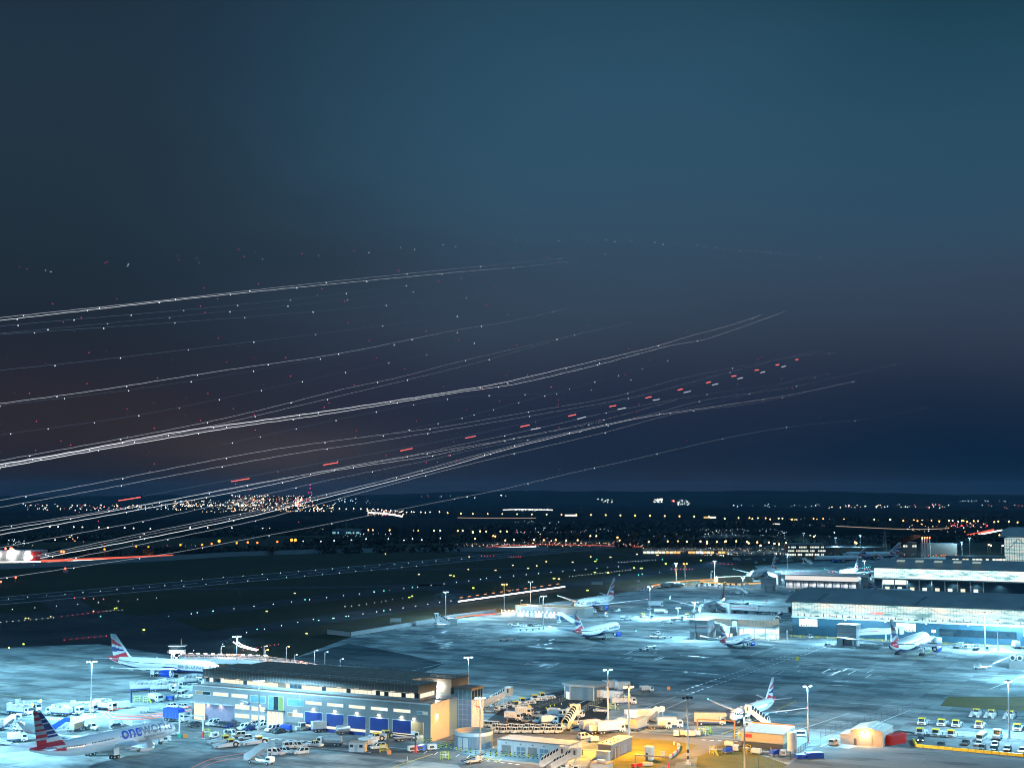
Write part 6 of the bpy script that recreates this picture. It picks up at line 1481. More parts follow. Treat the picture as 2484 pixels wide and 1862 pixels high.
# tug rows at the lower right
for i, u in enumerate((2240, 2287, 2322, 2378, 2470)): V('tug', u, 1757 + i * 2.6 + (4 if i == 4 else 0), 242, '%s from the left in the back row of white tugs at the lower right' % ORD[i], 'white tugs in rows')
for i, u in enumerate((2235, 2273, 2310)): V('tug', u, 1782 + i * 2.5, 242, '%s from the left in the front row of white tugs at the lower right' % ORD[i], 'white tugs in rows')
for i, u in enumerate((2368, 2404, 2450)): V('tugarm', u, 1737 + i * 2.2, 242, '%s from the left of the aircraft tugs with yellow-tipped arms' % ORD[i], 'aircraft tugs with arms')
V('bus', 2382, 1794, 240, 'boxy pale bus with a yellow roof stripe behind the parked cars', scale=.7); V('tractor', 2420, 1794, 240, 'brown low tractor right of the boxy bus', scale=1.6)
for i, (u, v, k) in enumerate(((2234, 1798, 'litcar'), (2282, 1812, 'darkcar'), (2342, 1807, 'darkcar'), (2375, 1808, 'silvercar'), (2414, 1811, 'silvercar'), (2382, 1819, 'darkcar'), (2410, 1822, 'redtailcar'), (2444, 1822, 'darkcar'), (2480, 1826, 'silvercar'))):
    V(k, u, v, 242 if k != 'litcar' else 250, '%s parked in the staff car park by the yellow barrier, counted from the left' % ORD[[0, 1, 2, 3, 6, 4, 5, 7, 8][i]])
# middle and far stands
V('stairscov', 1071, 1519, 20, 'covered mobile stairs at the foot of the left-hand far mast', scale=1.1); V('trailer', 1098, 1515, 0, 'white trailer beside the stairs at the left-hand far mast', scale=1.4)
V('stairswhite', 1372, 1514, -10, 'white mobile stairs by the tail of the blue-engined jet', scale=1.2); V('stairscov', 1458, 1478, -20, 'covered white mobile stairs at the door of the farthest-left middle jet')
for i, (u, v, k, a) in enumerate(((1496, 1484, 'belt', 30), (1430, 1488, 'boxtruck', 20), (1462, 1498, 'beacon', 10), (1560, 1498, 'tug', 100), (1582, 1500, 'tractor', 80), (1590, 1472, 'catering', 10), (1602, 1488, 'tanker', 0), (1575, 1480, 'tractor', 0), (1596, 1540, 'tractor', 20), (1510, 1500, 'dollywhite', 10), (1522, 1504, 'belt', 0), (1620, 1512, 'belt', 10), (1642, 1505, 'flattruck', 20), (1660, 1498, 'tug', 10), (1238, 1520, 'gpu', 0), (1252, 1520, 'belt', 0), (1272, 1520, 'whitecar', 0), (1288, 1520, 'darkcar', 0), (1302, 1519, 'silvercar', 10))):
    V(k, u, v, a, '%s of the scattered ramp vehicles on the middle stands, counted from the left' % ['eighth', 'sixth', 'seventh', 'eleventh', 'thirteenth', 'fourteenth', 'sixteenth', 'twelfth', 'fifteenth', 'ninth', 'tenth', 'seventeenth', 'eighteenth', 'nineteenth', 'first', 'second', 'third', 'fourth', 'fifth'][i])
for i, (u, v) in enumerate(((1270, 1529), (1285, 1529), (1300, 1527), (1222, 1555), (1240, 1552), (1588, 1548), (1605, 1549), (1620, 1547), (1562, 1577), (1578, 1573), (1555, 1434), (1570, 1432), (1780, 1442), (1792, 1440), (2390, 1621), (2378, 1624))):
    V('dolly', u, v, 5, '%s of the flat dark dollies standing on the open apron, counted from the left' % ORD[sorted([(q[0], j) for j, q in enumerate(((1270, 1529), (1285, 1529), (1300, 1527), (1222, 1555), (1240, 1552), (1588, 1548), (1605, 1549), (1620, 1547), (1562, 1577), (1578, 1573), (1555, 1434), (1570, 1432), (1780, 1442), (1792, 1440), (2390, 1621), (2378, 1624)))]).index((u, i))], 'flat dollies on the apron', 1.5)
for i, u in enumerate((1632, 1645, 1656, 1690, 1702, 1716, 1728, 1745, 1758, 1772, 1786, 1800, 1812)): V(('tug', 'tractor', 'darkcar', 'belt')[i % 4], u, 1421 + (i % 2) * 2 - i * .2, 80, '%s from the left of the vehicles along the amber-lit road' % ORD[i])
for i, (u, v) in enumerate(((1615, 1424), (1628, 1422), (1642, 1424))): V('boxtruck', u, v, 20 * i, '%s from the left of the white trucks at the foot of the paired masts' % ORD[i])
for i, (u, v, k) in enumerate(((1800, 1442, 'stairswhite'), (1965, 1548, 'tractor'), (2010, 1568, 'whitecar'), (2325, 1572, 'flattruck'), (2346, 1573, 'whitevan'), (2368, 1576, 'flattruck'), (2395, 1578, 'tractor'), (2464, 1572, 'boxtruck'), (2255, 1562, 'catering'), (2268, 1563, 'catering'), (1838, 1487, 'beacon'), (1866, 1490, 'whitevan'), (1884, 1491, 'boxtruck'), (1740, 1484, 'trailer'), (1752, 1486, 'belt'))):
    V(k, u, v, 20 + i * 9, '%s ramp vehicle around the nearest terminal, counted from the left' % ORD[sorted((1800, 1965, 2010, 2325, 2346, 2368, 2395, 2464, 2255, 2268, 1838, 1866, 1884, 1740, 1752)).index(u)])
for i in range(18): V(('tug', 'whitevan', 'boxtruck', 'belt', 'trailerwhite')[i % 5], 1930 + i * 30 + random.uniform(-6, 6), 1436 + random.uniform(-3, 3), 20 * i, '%s from the left of the vehicles under the lights between the two terminals' % ORD[i])
V('beacon', 2176, 1442, 20, 'orange-beaconed truck behind the roof of the nearest terminal')
for i in range(16): V(('boxtruck', 'tug', 'whitevan', 'trailer')[i % 4], 1790 + i * 22 + random.uniform(-5, 5), 1362 + random.uniform(-4, 4), 30 * i, '%s from the left of the small vehicles on the far dark apron' % ORD[i])
V('stairswhite', 1958, 1370, -20, 'mobile stairs in front of the far taxiway jets', scale=1.3)
for i in range(14): V(('boxtruck', 'bus', 'whitevan')[i % 3], 1776 + i * 9.5, 1346 + (i % 3), 5 * i, '%s from the left of the vehicles at the far floodlit shed row' % ORD[i])
g_ = G(2470, 1640)
b = thing('engine_test_block', 'grey block carrying two round dark intakes at the right edge', 'equipment', G(2448, 1622), R1); m = MB(); m.box(0, 16, 0, 6, 0, 3.6, CLAD); m.build('wall', b)
m = MB()
for x in (1.4, 4.2): m.cyl((x, .5, 4.7), (x, 3.5, 4.7), 1.1, 1.1, WHITE, 12); m.cyl((x, .45, 4.7), (x, .5, 4.7), .9, .9, BLACK, 12)
m.each('intake', b)
b = thing('shipping_container', 'red corrugated shipping container beside the lamp-lit shed', 'container', G(2158, 1806), R1 + 1.2); m = MB(); m.box(-1.2, 6.6, -1.5, 1.5, 0, 3.0, REDM)
for i in range(18): m.box(-1.1 + i * .43, -.95 + i * .43, -1.56, 1.56, .15, 2.85, REDM)
m.build('body', b)
b = thing('shipping_container', 'blue container at the bottom edge right of the beige shed', 'container', G(1975, 1838), .2); m = MB(); m.box(-2.4, 2.4, -1.2, 1.2, 0, 1.7, BLUE); m.box(-5.4, -2.9, -1, 1.2, 0, 1.3, BLUE); m.build('body', b)
b = thing('white_board', 'upright white blast screen, left one beyond the silver fuselage', 'screen', G(271, 1766), 0); m = MB(); m.box(-.7, .7, -.1, .1, 0, 2.6, OFFW); m.build('panel', b)
b = thing('white_board', 'wide white screen, right one beyond the silver fuselage', 'screen', G(310, 1763), 0); m = MB(); m.box(-1.4, 1.4, -.1, .1, 0, 2.2, OFFW); m.build('panel', b)
b = thing('ticket_cabin', 'small grey cabin with two windows on the front apron', 'cabin', G(846, 1824), R1 + .3); m = MB(); m.box(0, 4.6, 0, 2.6, .2, 2.9, CLADL); m.box(4.603, 4.65, 0, 2.6, .2, 2.9, OCHRE); m.build('wall', b)
m = MB(); m.box(-.1, 4.75, -.1, 2.7, 2.9, 3.0, ROOFD); m.build('roof', b); m = MB(); m.box(.3, 1.3, -.05, -.003, 1.5, 2.3, GLASS); m.box(3.1, 4.1, -.05, -.003, 1.5, 2.3, GLASS); m.build('window', b); m = MB(); m.box(1.7, 2.6, -.05, -.003, .2, 2.2, GREY); m.build('door', b)
# gantries (height limit frames)
def gantry(label, p0, p1, v0t, mat=NAVY, foot=None):
    a = G(*p0); c = G(*p1); h = HT(p0[0], p0[1], v0t); d = c - a; b = thing('height_gantry', label, 'gantry', a, math.atan2(d.y, d.x)); L_ = d.length
    m = MB(); m.box(-.18, .18, -.18, .18, 0, h, mat); m.build('post', b); m = MB(); m.box(L_ - .18, L_ + .18, -.18, .18, 0, h, mat); m.build('post', b)
    m = MB(); m.box(-.18, L_ + .18, -.16, .16, h, h + .32, mat); m.build('cross_beam', b)
    if foot: m = MB(); m.box(L_ - .24, L_ + .24, -.24, .24, .2, 2.2, foot); m.build('foot_guard', b)
    return b
gantry('dark gantry frame over the lane left of the workshop', (318, 1704), (362, 1700), 1674); gantry('grey gantry frame near the nose of the striped-fin jet', (435, 1785), (492, 1790), 1733, GREYL, REDM)
gantry('dark gantry frame carrying a yellow beam before the fifth blue door', (941, 1818), (1008, 1826), 1778, DARK, REDM); gantry('tall thin frame in front of the small jet', (1692, 1786), (1782, 1790), 1745, M('rust', (.3, .14, .06), .6)); gantry('blue-grey gantry frame over the amber lane at the bottom', (1542, 1864), (1622, 1868), 1832, CLAD, REDM)
# fences, barriers, bollards, signs
def fence(label, pts, h=2.4, step=2.6, mat=CLADN, mesh=True, name='mesh_fence'):
    b = thing(name, label, 'fence', (0, 0, 0)); q = [G(*p) for p in pts]; m = MB()
    for a, c in zip(q, q[1:]):
        n_ = max(1, int((c - a).length / step))
        for i in range(n_ + 1): p = a + (c - a) * (i / n_); m.bar(p, p + Vector((0, 0, h)), .07, mat)
    m.build('posts', b)['kind'] = 'stuff'; m = MB()
    for a, c in zip(q, q[1:]):
        for z in (h * .15, h * .5, h - .05): m.bar(a + Vector((0, 0, z)), c + Vector((0, 0, z)), .05, mat)
        if mesh:
            n_ = int((c - a).length / .45)
            for i in range(n_): p = a + (c - a) * (i / n_); m.bar(p, p + Vector((0, 0, h)), .025, mat)
    m.build('wire_panel', b)
fence('tall wire fence running from the tower yard to the pavilion', [(1258, 1728), (1300, 1722), (1380, 1696)]); fence('tall wire fence in front of the pavilion', [(1392, 1732), (1412, 1731), (1462, 1702)]); fence('low dark fence behind the silo', [(1890, 1838), (1918, 1842), (1960, 1812), (1990, 1810)], 2.0, mat=DARK)
fence('thin wire fence running back from the annex of the lamp-lit shed', [(1990, 1790), (2040, 1770), (2215, 1720)], 2.2, 4, DARK, False); fence('wire fence along the front of the red barrier road', [(2180, 1786), (2300, 1790), (2484, 1800)], 1.8, 4)
fence('wire fence at the bottom edge under the scrap heap', [(1790, 1862), (1840, 1862), (1900, 1866)], 3.0, 2)
b = thing('water_barrier', 'long yellow plastic barrier along the road at the lower right', 'barrier', (0, 0, 0)); pts = [(2216, 1798), (2224, 1812), (2330, 1822), (2484, 1836), (2560, 1843)]; q = [G(*p) for p in pts]
k = 0
for a, c in zip(q, q[1:]):
    n_ = max(1, int((c - a).length / 2.0))
    for i in range(n_):
        m = MB(); p = a + (c - a) * (i / n_); r_ = a + (c - a) * ((i + .94) / n_); m.bar((p.x, p.y, .65), (r_.x, r_.y, .65), .4, YEL, .75); m.bar((p.x, p.y, .32), (r_.x, r_.y, .32), .62, YEL, .2); m.build('segment', b)
b = thing('water_barrier', 'curved red and white barrier bending around the amber grass', 'barrier', (0, 0, 0)); pts = [(1635, 1806), (1648, 1812), (1646, 1822), (1636, 1832), (1625, 1840)]; q = [G(*p) for p in pts]
for a, c in zip(q, q[1:]):
    for i in range(3):
        m = MB(); p = a + (c - a) * (i / 3); r_ = a + (c - a) * ((i + .95) / 3); m.bar((p.x, p.y, .55), (r_.x, r_.y, .55), .5, (OFFW, REDM)[i % 2], 1.0); m.build('segment', b)
b = thing('water_barrier', 'red and white barrier at the bottom edge under the gantry', 'barrier', (0, 0, 0)); a = G(1532, 1861); c = G(1584, 1856)
for i in range(4): m = MB(); p = a + (c - a) * (i / 4); r_ = a + (c - a) * ((i + .95) / 4); m.bar((p.x, p.y, .55), (r_.x, r_.y, .55), .5, (REDM, REDM, OFFW, OFFW)[i], 1.0); m.build('segment', b)
def bollards(group, label, pts):
    m = MB(); m.cyl((0, 0, 0), (0, 0, 1.3), .16, .16, BLACK, 6)
    for z in (.35, .8): m.cyl((0, 0, z), (0, 0, z + .22), .17, .17, LIME, 6)
    o = m.build('bollard'); first = True
    for p in pts:
        c_ = o if first else dup(o); first = False; c_.location = G(*p) + Vector((0, 0, .15)); tag(c_, label, 'bollard', group)
bollards('bollards around the tank enclosure', 'black and lime banded bollard at the foot of the tank enclosure', [(1064 + i * 9.5, 1814 - i * 2.4) for i in range(5)] + [(1070 + i * 12, 1816 + i * 1.7) for i in range(12)])
bollards('bollards along the plant building', 'black and lime bollard at the foot of the white plant building', [(1205 + i * 11, 1832 + i * .95) for i in range(15)] + [(1386 + i * 4.6, 1842 - i * 1.9) for i in range(7)])
bollards('bollards at the open bay', 'banded bollard beside the open workshop bay', [(1030, 1800), (1038, 1801), (1046, 1801), (1052, 1796), (985, 1793), (947, 1791)])
bollards('lime cones in the dark yard', 'lime-striped marker post standing in the dark service yard', [(1325, 1722), (1335, 1717), (1345, 1714), (1362, 1712), (1372, 1724), (1377, 1720), (1382, 1713), (1387, 1716), (1379, 1728)])
for lab, u, v, mt in (('orange litter bin beside the gantry foot', 944, 1829, ORANGE), ('red bin beside the front gantry', 450, 1789, ORANGE), ('green bin beside the front gantry', 436, 1789, M('green_paint', (.02, .3, .2), .5)), ('yellow sign trestle on the taxi lane near the nearest terminal stands', 1934, 1603, YEL), ('red and yellow sign trestle on the open apron', 1622, 1677, ORANGE), ('yellow sign plate beside the white van in the yard', 1285, 1725, YEL), ('small white information board on the amber grass', 1608, 1838, WHITE)):
    b = thing('litter_bin' if 'bin' in lab else 'trestle_sign', lab, 'bin' if 'bin' in lab else 'sign', G(u, v)); m = MB(); z0 = 0 if 'bin' in lab else .8
    m.box(-.6, .6, -.3, .3, z0, z0 + 1.2, mt, .05, .03); m.build('body' if z0 == 0 else 'sign_board', b)
    if z0: m = MB(); m.bar((-.5, 0, 0), (-.4, 0, .8), .1, mt); m.bar((.5, 0, 0), (.4, 0, .8), .1, mt); m.each('leg', b)
bus_pole = thing('striped_pole', 'red and white banded pole in the service yard', 'pole', G(1230, 1762)); m = MB()
for i in range(16): m.cyl((0, 0, i * .5), (0, 0, i * .5 + .5), .11, .11, (REDM, WHITE)[i % 2], 6)
m.build('pole', bus_pole)
# elevated road with railings behind the workshop, and the airfield hut on stilts
b = thing('road_ramp', 'amber-lit railed ramp road behind the workshop building', 'ramp', (0, 0, 0)); m = MB(); q = [G(*p) for p in ((440, 1606), (560, 1607), (640, 1612), (720, 1624), (780, 1637))]
for a, c in zip(q, q[1:]): m.bar((a.x, a.y, 1.1), (c.x, c.y, 1.1), 7, CLADL, 2.2)
m.build('deck', b); m = MB()
for off in (-3.4, 3.4):
    pts = [(p.x, p.y + off, 2.2) for p in q]; rail(m, pts, M('ramp_rail', (.6, .4, .35), .5), 1.2, 2.0, .12)
m.build('railing', b)
for i in range(12): m = MB(); p = q[0] + (q[2] - q[0]) * (i / 11); m.box(p.x - .7, p.x + .7, p.y + 3.3, p.y + 3.5, 3.6, 3.75, LAMPW); m.build('deck_lamp', b)
point(b, (q[1].x, q[1].y, 5.5), 5000, (1, .5, .25)); point(b, (q[3].x, q[3].y - 2, 5.5), 4000, (1, .5, .25))
b = thing('apron_lookout', 'small white lookout cabin on stilts with a flat roof behind the British jet', 'cabin', G(430, 1606)); h = HT(430, 1606, 1582); m = MB()
for x in (-2.2, 2.2):
    for y in (-1.5, 1.5): m.bar((x, y, 0), (x, y, h), .3, WHITE)
m.bar((-2.2, -1.5, 0), (2.2, -1.5, h), .15, WHITE); m.bar((2.2, -1.5, 0), (-2.2, -1.5, h), .15, WHITE); m.each('stilt', b)
m = MB(); m.box(-3.2, 3.2, -2, 2, h, h + 1.3, WHITE); m.box(-2.9, 2.9, -1.8, 1.8, h + 1.3, h + 2.8, GLASS); m.build('cabin', b); m = MB(); m.box(-3.6, 3.6, -2.4, 2.4, h + 2.8, h + 3.2, OFFW); m.bar((1.6, 0, h + 3.2), (1.6, 0, h + 6), .3, ORANGE); m.build('roof', b)
m = MB(); m.ball((-.6, -2.3, h + .1), .4, LAMPW, 6, 4); m.build('lamp', b); point(b, (-.6, -3, h + .1), 3500, (1, .85, .7)); 
m = MB(); rail(m, [(-3.6, -2.6, h), (3.6, -2.6, h)], STEEL); m.build('railing', b)
# ------------------------------------------------------------------ airfield lights
def lights(name, label, cat, group, pts, mat, r=.35, z=.4):
    m = MB(); m.ball((0, 0, z), r, mat, 6, 4); m.cyl((0, 0, 0), (0, 0, z), r * .5, r * .4, GREY, 5); o = m.build(name); first = True
    for p in pts:
        c_ = o if first else dup(o); first = False; g = G(*p); k = .26 + g.y / 4800; c_.location = g; c_.scale = (k, k, k); tag(c_, label, cat, group)
def rowpx(a, b, n):
    A_ = G(*a); B_ = G(*b); return [PX(A_ + (B_ - A_) * (i / (n - 1))) for i in range(n)]
def d7(pts): return [(400 + x * .425, 1320 + y * .425) for x, y in pts]
DOTW = EM('dot_white', (.85, 1, .95), 9); DOTG = EM('dot_green', (.15, 1, .65), 9); DOTR = EM('dot_red', (1, .08, .12), 9); DOTY = EM('sign_lime', (.85, 1, .12), 7); DOTA = EM('sign_amber', (1, .62, .25), 8)
AL = 'airfield_light'; CA = 'airfield light'
lights(AL, 'pale green centre line light of the nearer taxiway, one of a long receding row', CA, 'near taxiway lights', rowpx((598, 1534), (760, 1502), 5) + rowpx((810, 1499), (1094, 1457), 10) + rowpx((540, 1562), (470, 1578), 2), DOTW)
lights(AL, 'pale centre line light of the farther taxiway, one of a long receding row', CA, 'far taxiway lights', rowpx((409, 1495), (1166, 1405), 20) + rowpx((1180, 1402), (1500, 1374), 12), DOTW)
lights(AL, 'green light set in the dark taxiways', CA, 'green taxi lights', d7([(185, 390), (275, 380), (527, 485), (957, 422), (878, 434), (1250, 379), (1250, 265), (1034, 411), (1193, 271), (1413, 246), (800, 316)]) + [(244, 1495), (1502, 1394), (1549, 1394), (1558, 1392), (1600, 1388), (1448, 1357), (1607, 1357)], DOTG, .5)
lights(AL, 'white edge light on the far side of the runway', CA, 'runway edge lights', rowpx((440, 1408), (1120, 1355), 18), DOTW, .3); lights(AL, 'white edge light on the near side of the runway', CA, 'runway near edge lights', rowpx((446, 1422), (1010, 1373), 14), DOTW, .3)
lights(AL, 'white edge light on the left part of the runway', CA, 'runway left lights', rowpx((20, 1452), (400, 1420), 10) + rowpx((30, 1478), (380, 1450), 8), DOTW, .3)
lights(AL, 'red stop bar light across the near taxiway at the left', CA, 'near stop bar', rowpx((156, 1552), (258, 1542), 8), DOTR, .3); lights(AL, 'large red stop light on the grass beside the runway', CA, 'red stop lights', [(181, 1450), (204, 1451), (227, 1452), (251, 1453)], DOTR, .5)
lights(AL, 'red stop bar light on the left taxiway holding line', CA, 'left holding line', rowpx((150, 1495), (250, 1483), 9), DOTR, .25); lights(AL, 'small white light of the dashed line on the left', CA, 'left dashed line', rowpx((2, 1509), (130, 1498), 10) + rowpx((258, 1482), (296, 1479), 5), DOTW, .25)
lights(AL, 'red light in the short bar far out on the airfield', CA, 'far red bars', rowpx((1168, 1348), (1198, 1348), 5) + rowpx((1235, 1350), (1263, 1350), 6), DOTR, .35)
lights(AL, 'red stop bar light below the paired far masts', CA, 'mast stop bar', rowpx((1629, 1380), (1680, 1381), 8) + rowpx((1727, 1366), (1776, 1368), 6), DOTR, .35)
lights(AL, 'red ground light beside the jet behind the far lit pier', CA, 'pier red lights', rowpx((2011, 1387), (2036, 1388), 4) + rowpx((2056, 1379), (2064, 1380), 2) + rowpx((2098, 1380), (2110, 1381), 3), DOTR, .5); lights(AL, 'green ground light leading to the second terminal', CA, 'terminal green lights', rowpx((2092, 1378), (2120, 1373), 7), DOTG, .5)
lights(AL, 'red road light along the curved ramp behind the workshop', CA, 'ramp red lights', rowpx((590, 1577), (676, 1562), 9), DOTR, .25)
lights(AL, 'small white light of the curved crossing taxiway', CA, 'curve lights', d7([(1028, 355), (1066, 352), (1108, 346), (1150, 340), (1196, 333), (1236, 328), (1262, 322), (1300, 314), (1356, 308)]) + rowpx((1382, 1398), (1530, 1382), 22) + rowpx((1500, 1364), (1590, 1358), 14) + rowpx((1230, 1432), (1300, 1425), 6), DOTW, .25)
def sign(lab, u, v, w, mat, h=.9):
    t = thing('taxiway_sign', lab, 'sign', G(u, v), .1); k = .26 + G(u, v).y / 5600; m = MB(); m.box(-w / 2 * k, w / 2 * k, -.2, .2, .4, .4 + h * k, mat); m.build('lit_face', t); m = MB(); m.box(-w / 2 * k, -w / 2 * k + .2, -.15, .15, 0, .4, GREY); m.box(w / 2 * k - .2, w / 2 * k, -.15, .15, 0, .4, GREY); m.build('foot', t)
yl = [(715, 1440, 3.0, 0), (993, 1450, 2.6, 0), (1000, 1447, 2.6, 0), (1093, 1396, 4.6, 0), (1101, 1398, 3.4, 0), (1281, 1379, 4.2, 0), (1344, 1404, 5, 0), (1356, 1405, 4, 1), (1475, 1390, 5, 0), (1443, 1389, 4, 0), (1538, 1378, 3.5, 0), (1556, 1379, 6, 0), (1700, 1360, 3.4, 0), (1444, 1362, 4, 0),
      (22, 1573, 2.0, 0), (57, 1564, 2.0, 0), (62, 1501, 1.4, 0), (69, 1501, 1.2, 1), (123, 1497, .9, 1), (227, 1484, .9, 1), (278, 1477, 1.2, 0), (283, 1476, 1.1, 0), (349, 1529, 3.4, 0), (1016, 1394, 2.4, 1), (1136, 1382, 2.4, 1), (1202, 1384, 3, 1), (1244, 1372, 2.6, 1), (1302, 1373, 3, 1), (1325, 1363, 3, 1), (1389, 1364, 3, 1), (1433, 1351, 3, 1), (1481, 1352, 3.5, 1), (1545, 1345, 3, 1), (1595, 1347, 4, 1), (947, 1337, 3, 1), (935, 1344, 2, 0), (647, 1484, 3, 0), (744, 1538, 3.2, 0), (1148, 1427, 4, 0), (1425, 1433, 4, 0), (1615, 1368, 4, 0), (1138, 1351, 2.4, 1)]
order = sorted(range(len(yl)), key=lambda i: yl[i][0])
for rank, i in enumerate(order):
    u, v, w, a = yl[i]; col = 'lime' if a == 0 else 'amber'; k = sum(1 for j in order[:rank] if yl[j][3] == a)
    nm = ORD[k % 20] if k < 20 else 'twenty-' + ORD[k - 20]
    sign('glowing %s airfield sign on the dark grass, %s from the left of its colour' % (col, nm), u, v, w * .8, DOTY if a == 0 else DOTA)
for lab, u, v, vt in (('red obstruction lamp on a white equipment hut at the left', 158, 1380, 1365), ('red obstruction lamp on a thin post at the left', 240, 1358, 1356), ('red lamp on the equipment mast at the far left', 38, 1402, 1388), ('red lamp low at the left edge', 2, 1412, 1410)):
    t = thing('obstruction_light', lab, 'light', G(u, v + 8)); h = HT(u, v + 8, v - 2) ; m = MB(); m.cyl((0, 0, 0), (0, 0, h), .2, .2, GREYL, 5); m.build('post', t); m = MB(); m.ball((0, 0, h), .8, LAMPR, 6, 4); m.build('lamp', t)
    if 'hut' in lab: m = MB(); m.box(-2, 2, 0, 3, 0, h * .6, OFFW); m.build('hut', t)
for i, (u, v, w, h) in enumerate(((1449, 1420, 9, 2.2), (960, 1512, 6, 2.0), (1548, 1416, 3, 2))): t = thing('airfield_board', ('pale notice board on the grass left of the paired masts', 'grey notice board beside the blast wall', 'small board beside the amber-lit road')[i], 'board', G(u, v)); m = MB(); m.box(-w / 2, w / 2, -.2, .2, 1, 1 + h, WHITE); m.box(-w / 2, -w / 2 + .2, -.1, .1, 0, 1, GREY); m.box(w / 2 - .2, w / 2, -.1, .1, 0, 1, GREY); m.build('board', t)

# ------------------------------------------------------------------ street lamps beyond the airfield
AMBL = EM('street_amber', (1, .50, .13), 20); ORGL = EM('street_orange', (1, .16, .02), 6); WHL = EM('street_white', (.8, .95, 1), 12); CREAM = EM('street_cream', (1, .80, .55), 14)
def lampset(label, group, pts, mat, h, r, name='street_lamp'):
    m = MB(); m.cyl((0, 0, 0), (0, 0, h), .22, .14, M('lit_pole', (.5, .4, .3), .5), 5); m.bar((0, 0, h), (1.2, 0, h + .2), .2, STEEL); P_ = m.build('pole'); root = thing(name, label, 'street lamp', (0, 0, 0), 0, group); P_.parent = root
    m = MB(); m.ball((1.2, 0, h), r * .8, mat, 6, 4); m.build('lamp_head', root); first = True
    for p in pts:
        c_ = root if first else dup(root); first = False; c_.location = G(*p); tag(c_, label, 'street lamp', group)
q3 = lambda L_, y=335: [(1140 + x * .2803, 1160 + (yy if isinstance(yy, (int, float)) else y) * .2803) for x, yy in L_]
lampset('amber motorway lamp, one of the evenly spaced row on the far road', 'motorway lamps', [(1146 + i * 35.8, 1254.5 + (.0016 * (i - 3) ** 2) * 10 + i * .35) for i in range(17)] + [(1117, 1254), (1085, 1252)], AMBL, 10, 1.5)
lampset('amber lamp of the road sweeping away on the right', 'right motorway lamps', [(1700 + x * .3544, 1266 + i * .25 + (2.5 if i % 3 == 1 else 0)) for i, x in enumerate((68, 160, 255, 330, 350, 388, 440, 472, 530, 556, 620, 706, 768, 793, 833, 882, 903, 978, 1052, 1078, 1132, 1185, 1210, 1290, 1295, 1383, 1400, 1455, 1480, 1512, 1575, 1630, 1695, 1720, 1760, 1783, 1795, 1820, 1865, 1895, 2005, 2033, 2106, 2165))], AMBL, 10.5, 1.4)
lampset('cream street lamp in the cluster where the far road meets the town', 'town edge lamps', [(560 + x * .2803, 1160 + y * .2803) for x, y in ((712, 285), (740, 290), (787, 280), (865, 282), (935, 285), (996, 290), (1060, 285), (1122, 288), (1176, 288), (1228, 290), (1270, 292), (1303, 298), (1340, 300), (1380, 305), (1422, 312), (1470, 318), (1517, 322), (1560, 318), (1580, 320), (1640, 320), (1680, 325), (1720, 320), (1802, 318))], CREAM, 10, 1.5)
lampset('orange lamp of the perimeter road beyond the wall', 'perimeter road lamps', [(x * .2803, 1180 + (y + 40) * .2803) for x, y in ((520, 590), (540, 592), (725, 587), (893, 568), (1167, 541), (1275, 546), (1552, 524), (1740, 522), (1823, 513), (2040, 505), (2135, 499))] + [(560 + x * .2803, 1160 + (y + 42) * .2803) for x, y in ((42, 575), (138, 570), (220, 572), (393, 562))], ORGL, 8.5, 1.5)
for lab, u, v in (('glaring red-orange lamp, left one of two on the perimeter road', 529, 1331), ('glaring orange lamp pair on the perimeter road, left bulb', 705, 1328), ('glaring orange lamp pair on the perimeter road, right bulb', 714, 1328)):
    lampset(lab, None, [(u, v)], EM('glare_orange', (1, .22, .02), 7), 10, 2.2)
lampset('small white lamp beyond the perimeter wall', 'white perimeter lamps', [(560 + x * .2803, 1160 + (y + 42) * .2803) for x, y in ((618, 552), (770, 555), (885, 548), (1035, 542), (1162, 530), (1355, 530), (1490, 545), (1565, 530), (1645, 540), (1805, 525))], WHL, 8, .6)
lampset('pale round lamp of the back road across the dark fields', 'back road lamps', [(x * .2803, 1180 + (y + 18) * .2803) for x, y in ((425, 363), (497, 366), (632, 368), (707, 370), (848, 371), (927, 375), (1072, 377), (1150, 381), (1295, 384), (1640, 375), (1790, 375), (2000, 378))] + [(560 + x * .2803, 1160 + (y + 18) * .2803) for x, y in ((270, 453), (328, 453), (610, 457), (660, 457), (793, 459))], CREAM, 8, 1.1)
lampset('yellow lamp of the estate road beyond the airfield', 'estate road lamps', [(560 + x * .2803, 1160 + (y + 26) * .2803) for x, y in ((1184, 462), (1222, 462), (1368, 463), (1418, 463), (1575, 467), (1613, 465), (1753, 468), (1806, 466), (1958, 470), (2000, 468), (2088, 486), (2150, 472))] + q3([(18, 505), (82, 500), (135, 500), (258, 500), (315, 500), (350, 530), (195, 545), (212, 548), (600, 530), (1035, 545), (1087, 545), (1270, 560)]), AMBL, 8, 1.1)
lampset('orange lamp of the road that edges the airfield in the middle distance', 'middle road lamps', q3([(-140, 545), (38, 565), (298, 580), (375, 575), (548, 575), (632, 578), (735, 576), (826, 580), (925, 578), (1290, 582), (1390, 585), (1432, 578), (1458, 585), (1540, 595), (1618, 585), (1705, 590), (1795, 590), (1870, 592), (1988, 590), (2045, 592), (2130, 595), (2200, 590)]), AMBL, 7, 1.0)
lampset('amber lamp on the road behind the far office and sheds', 'office road lamps', [(1700 + x * .3544, 1160 + (y + 30) * .3544) for x, y in ((37, 462), (167, 447), (237, 447), (310, 452), (322, 462), (380, 455), (403, 480), (460, 457), (498, 465), (577, 460), (530, 470), (1050, 455), (1060, 462), (1310, 462), (1325, 470), (1965, 475), (1980, 480), (2060, 482), (2040, 400), (770, 410))], AMBL, 9, 1.1)
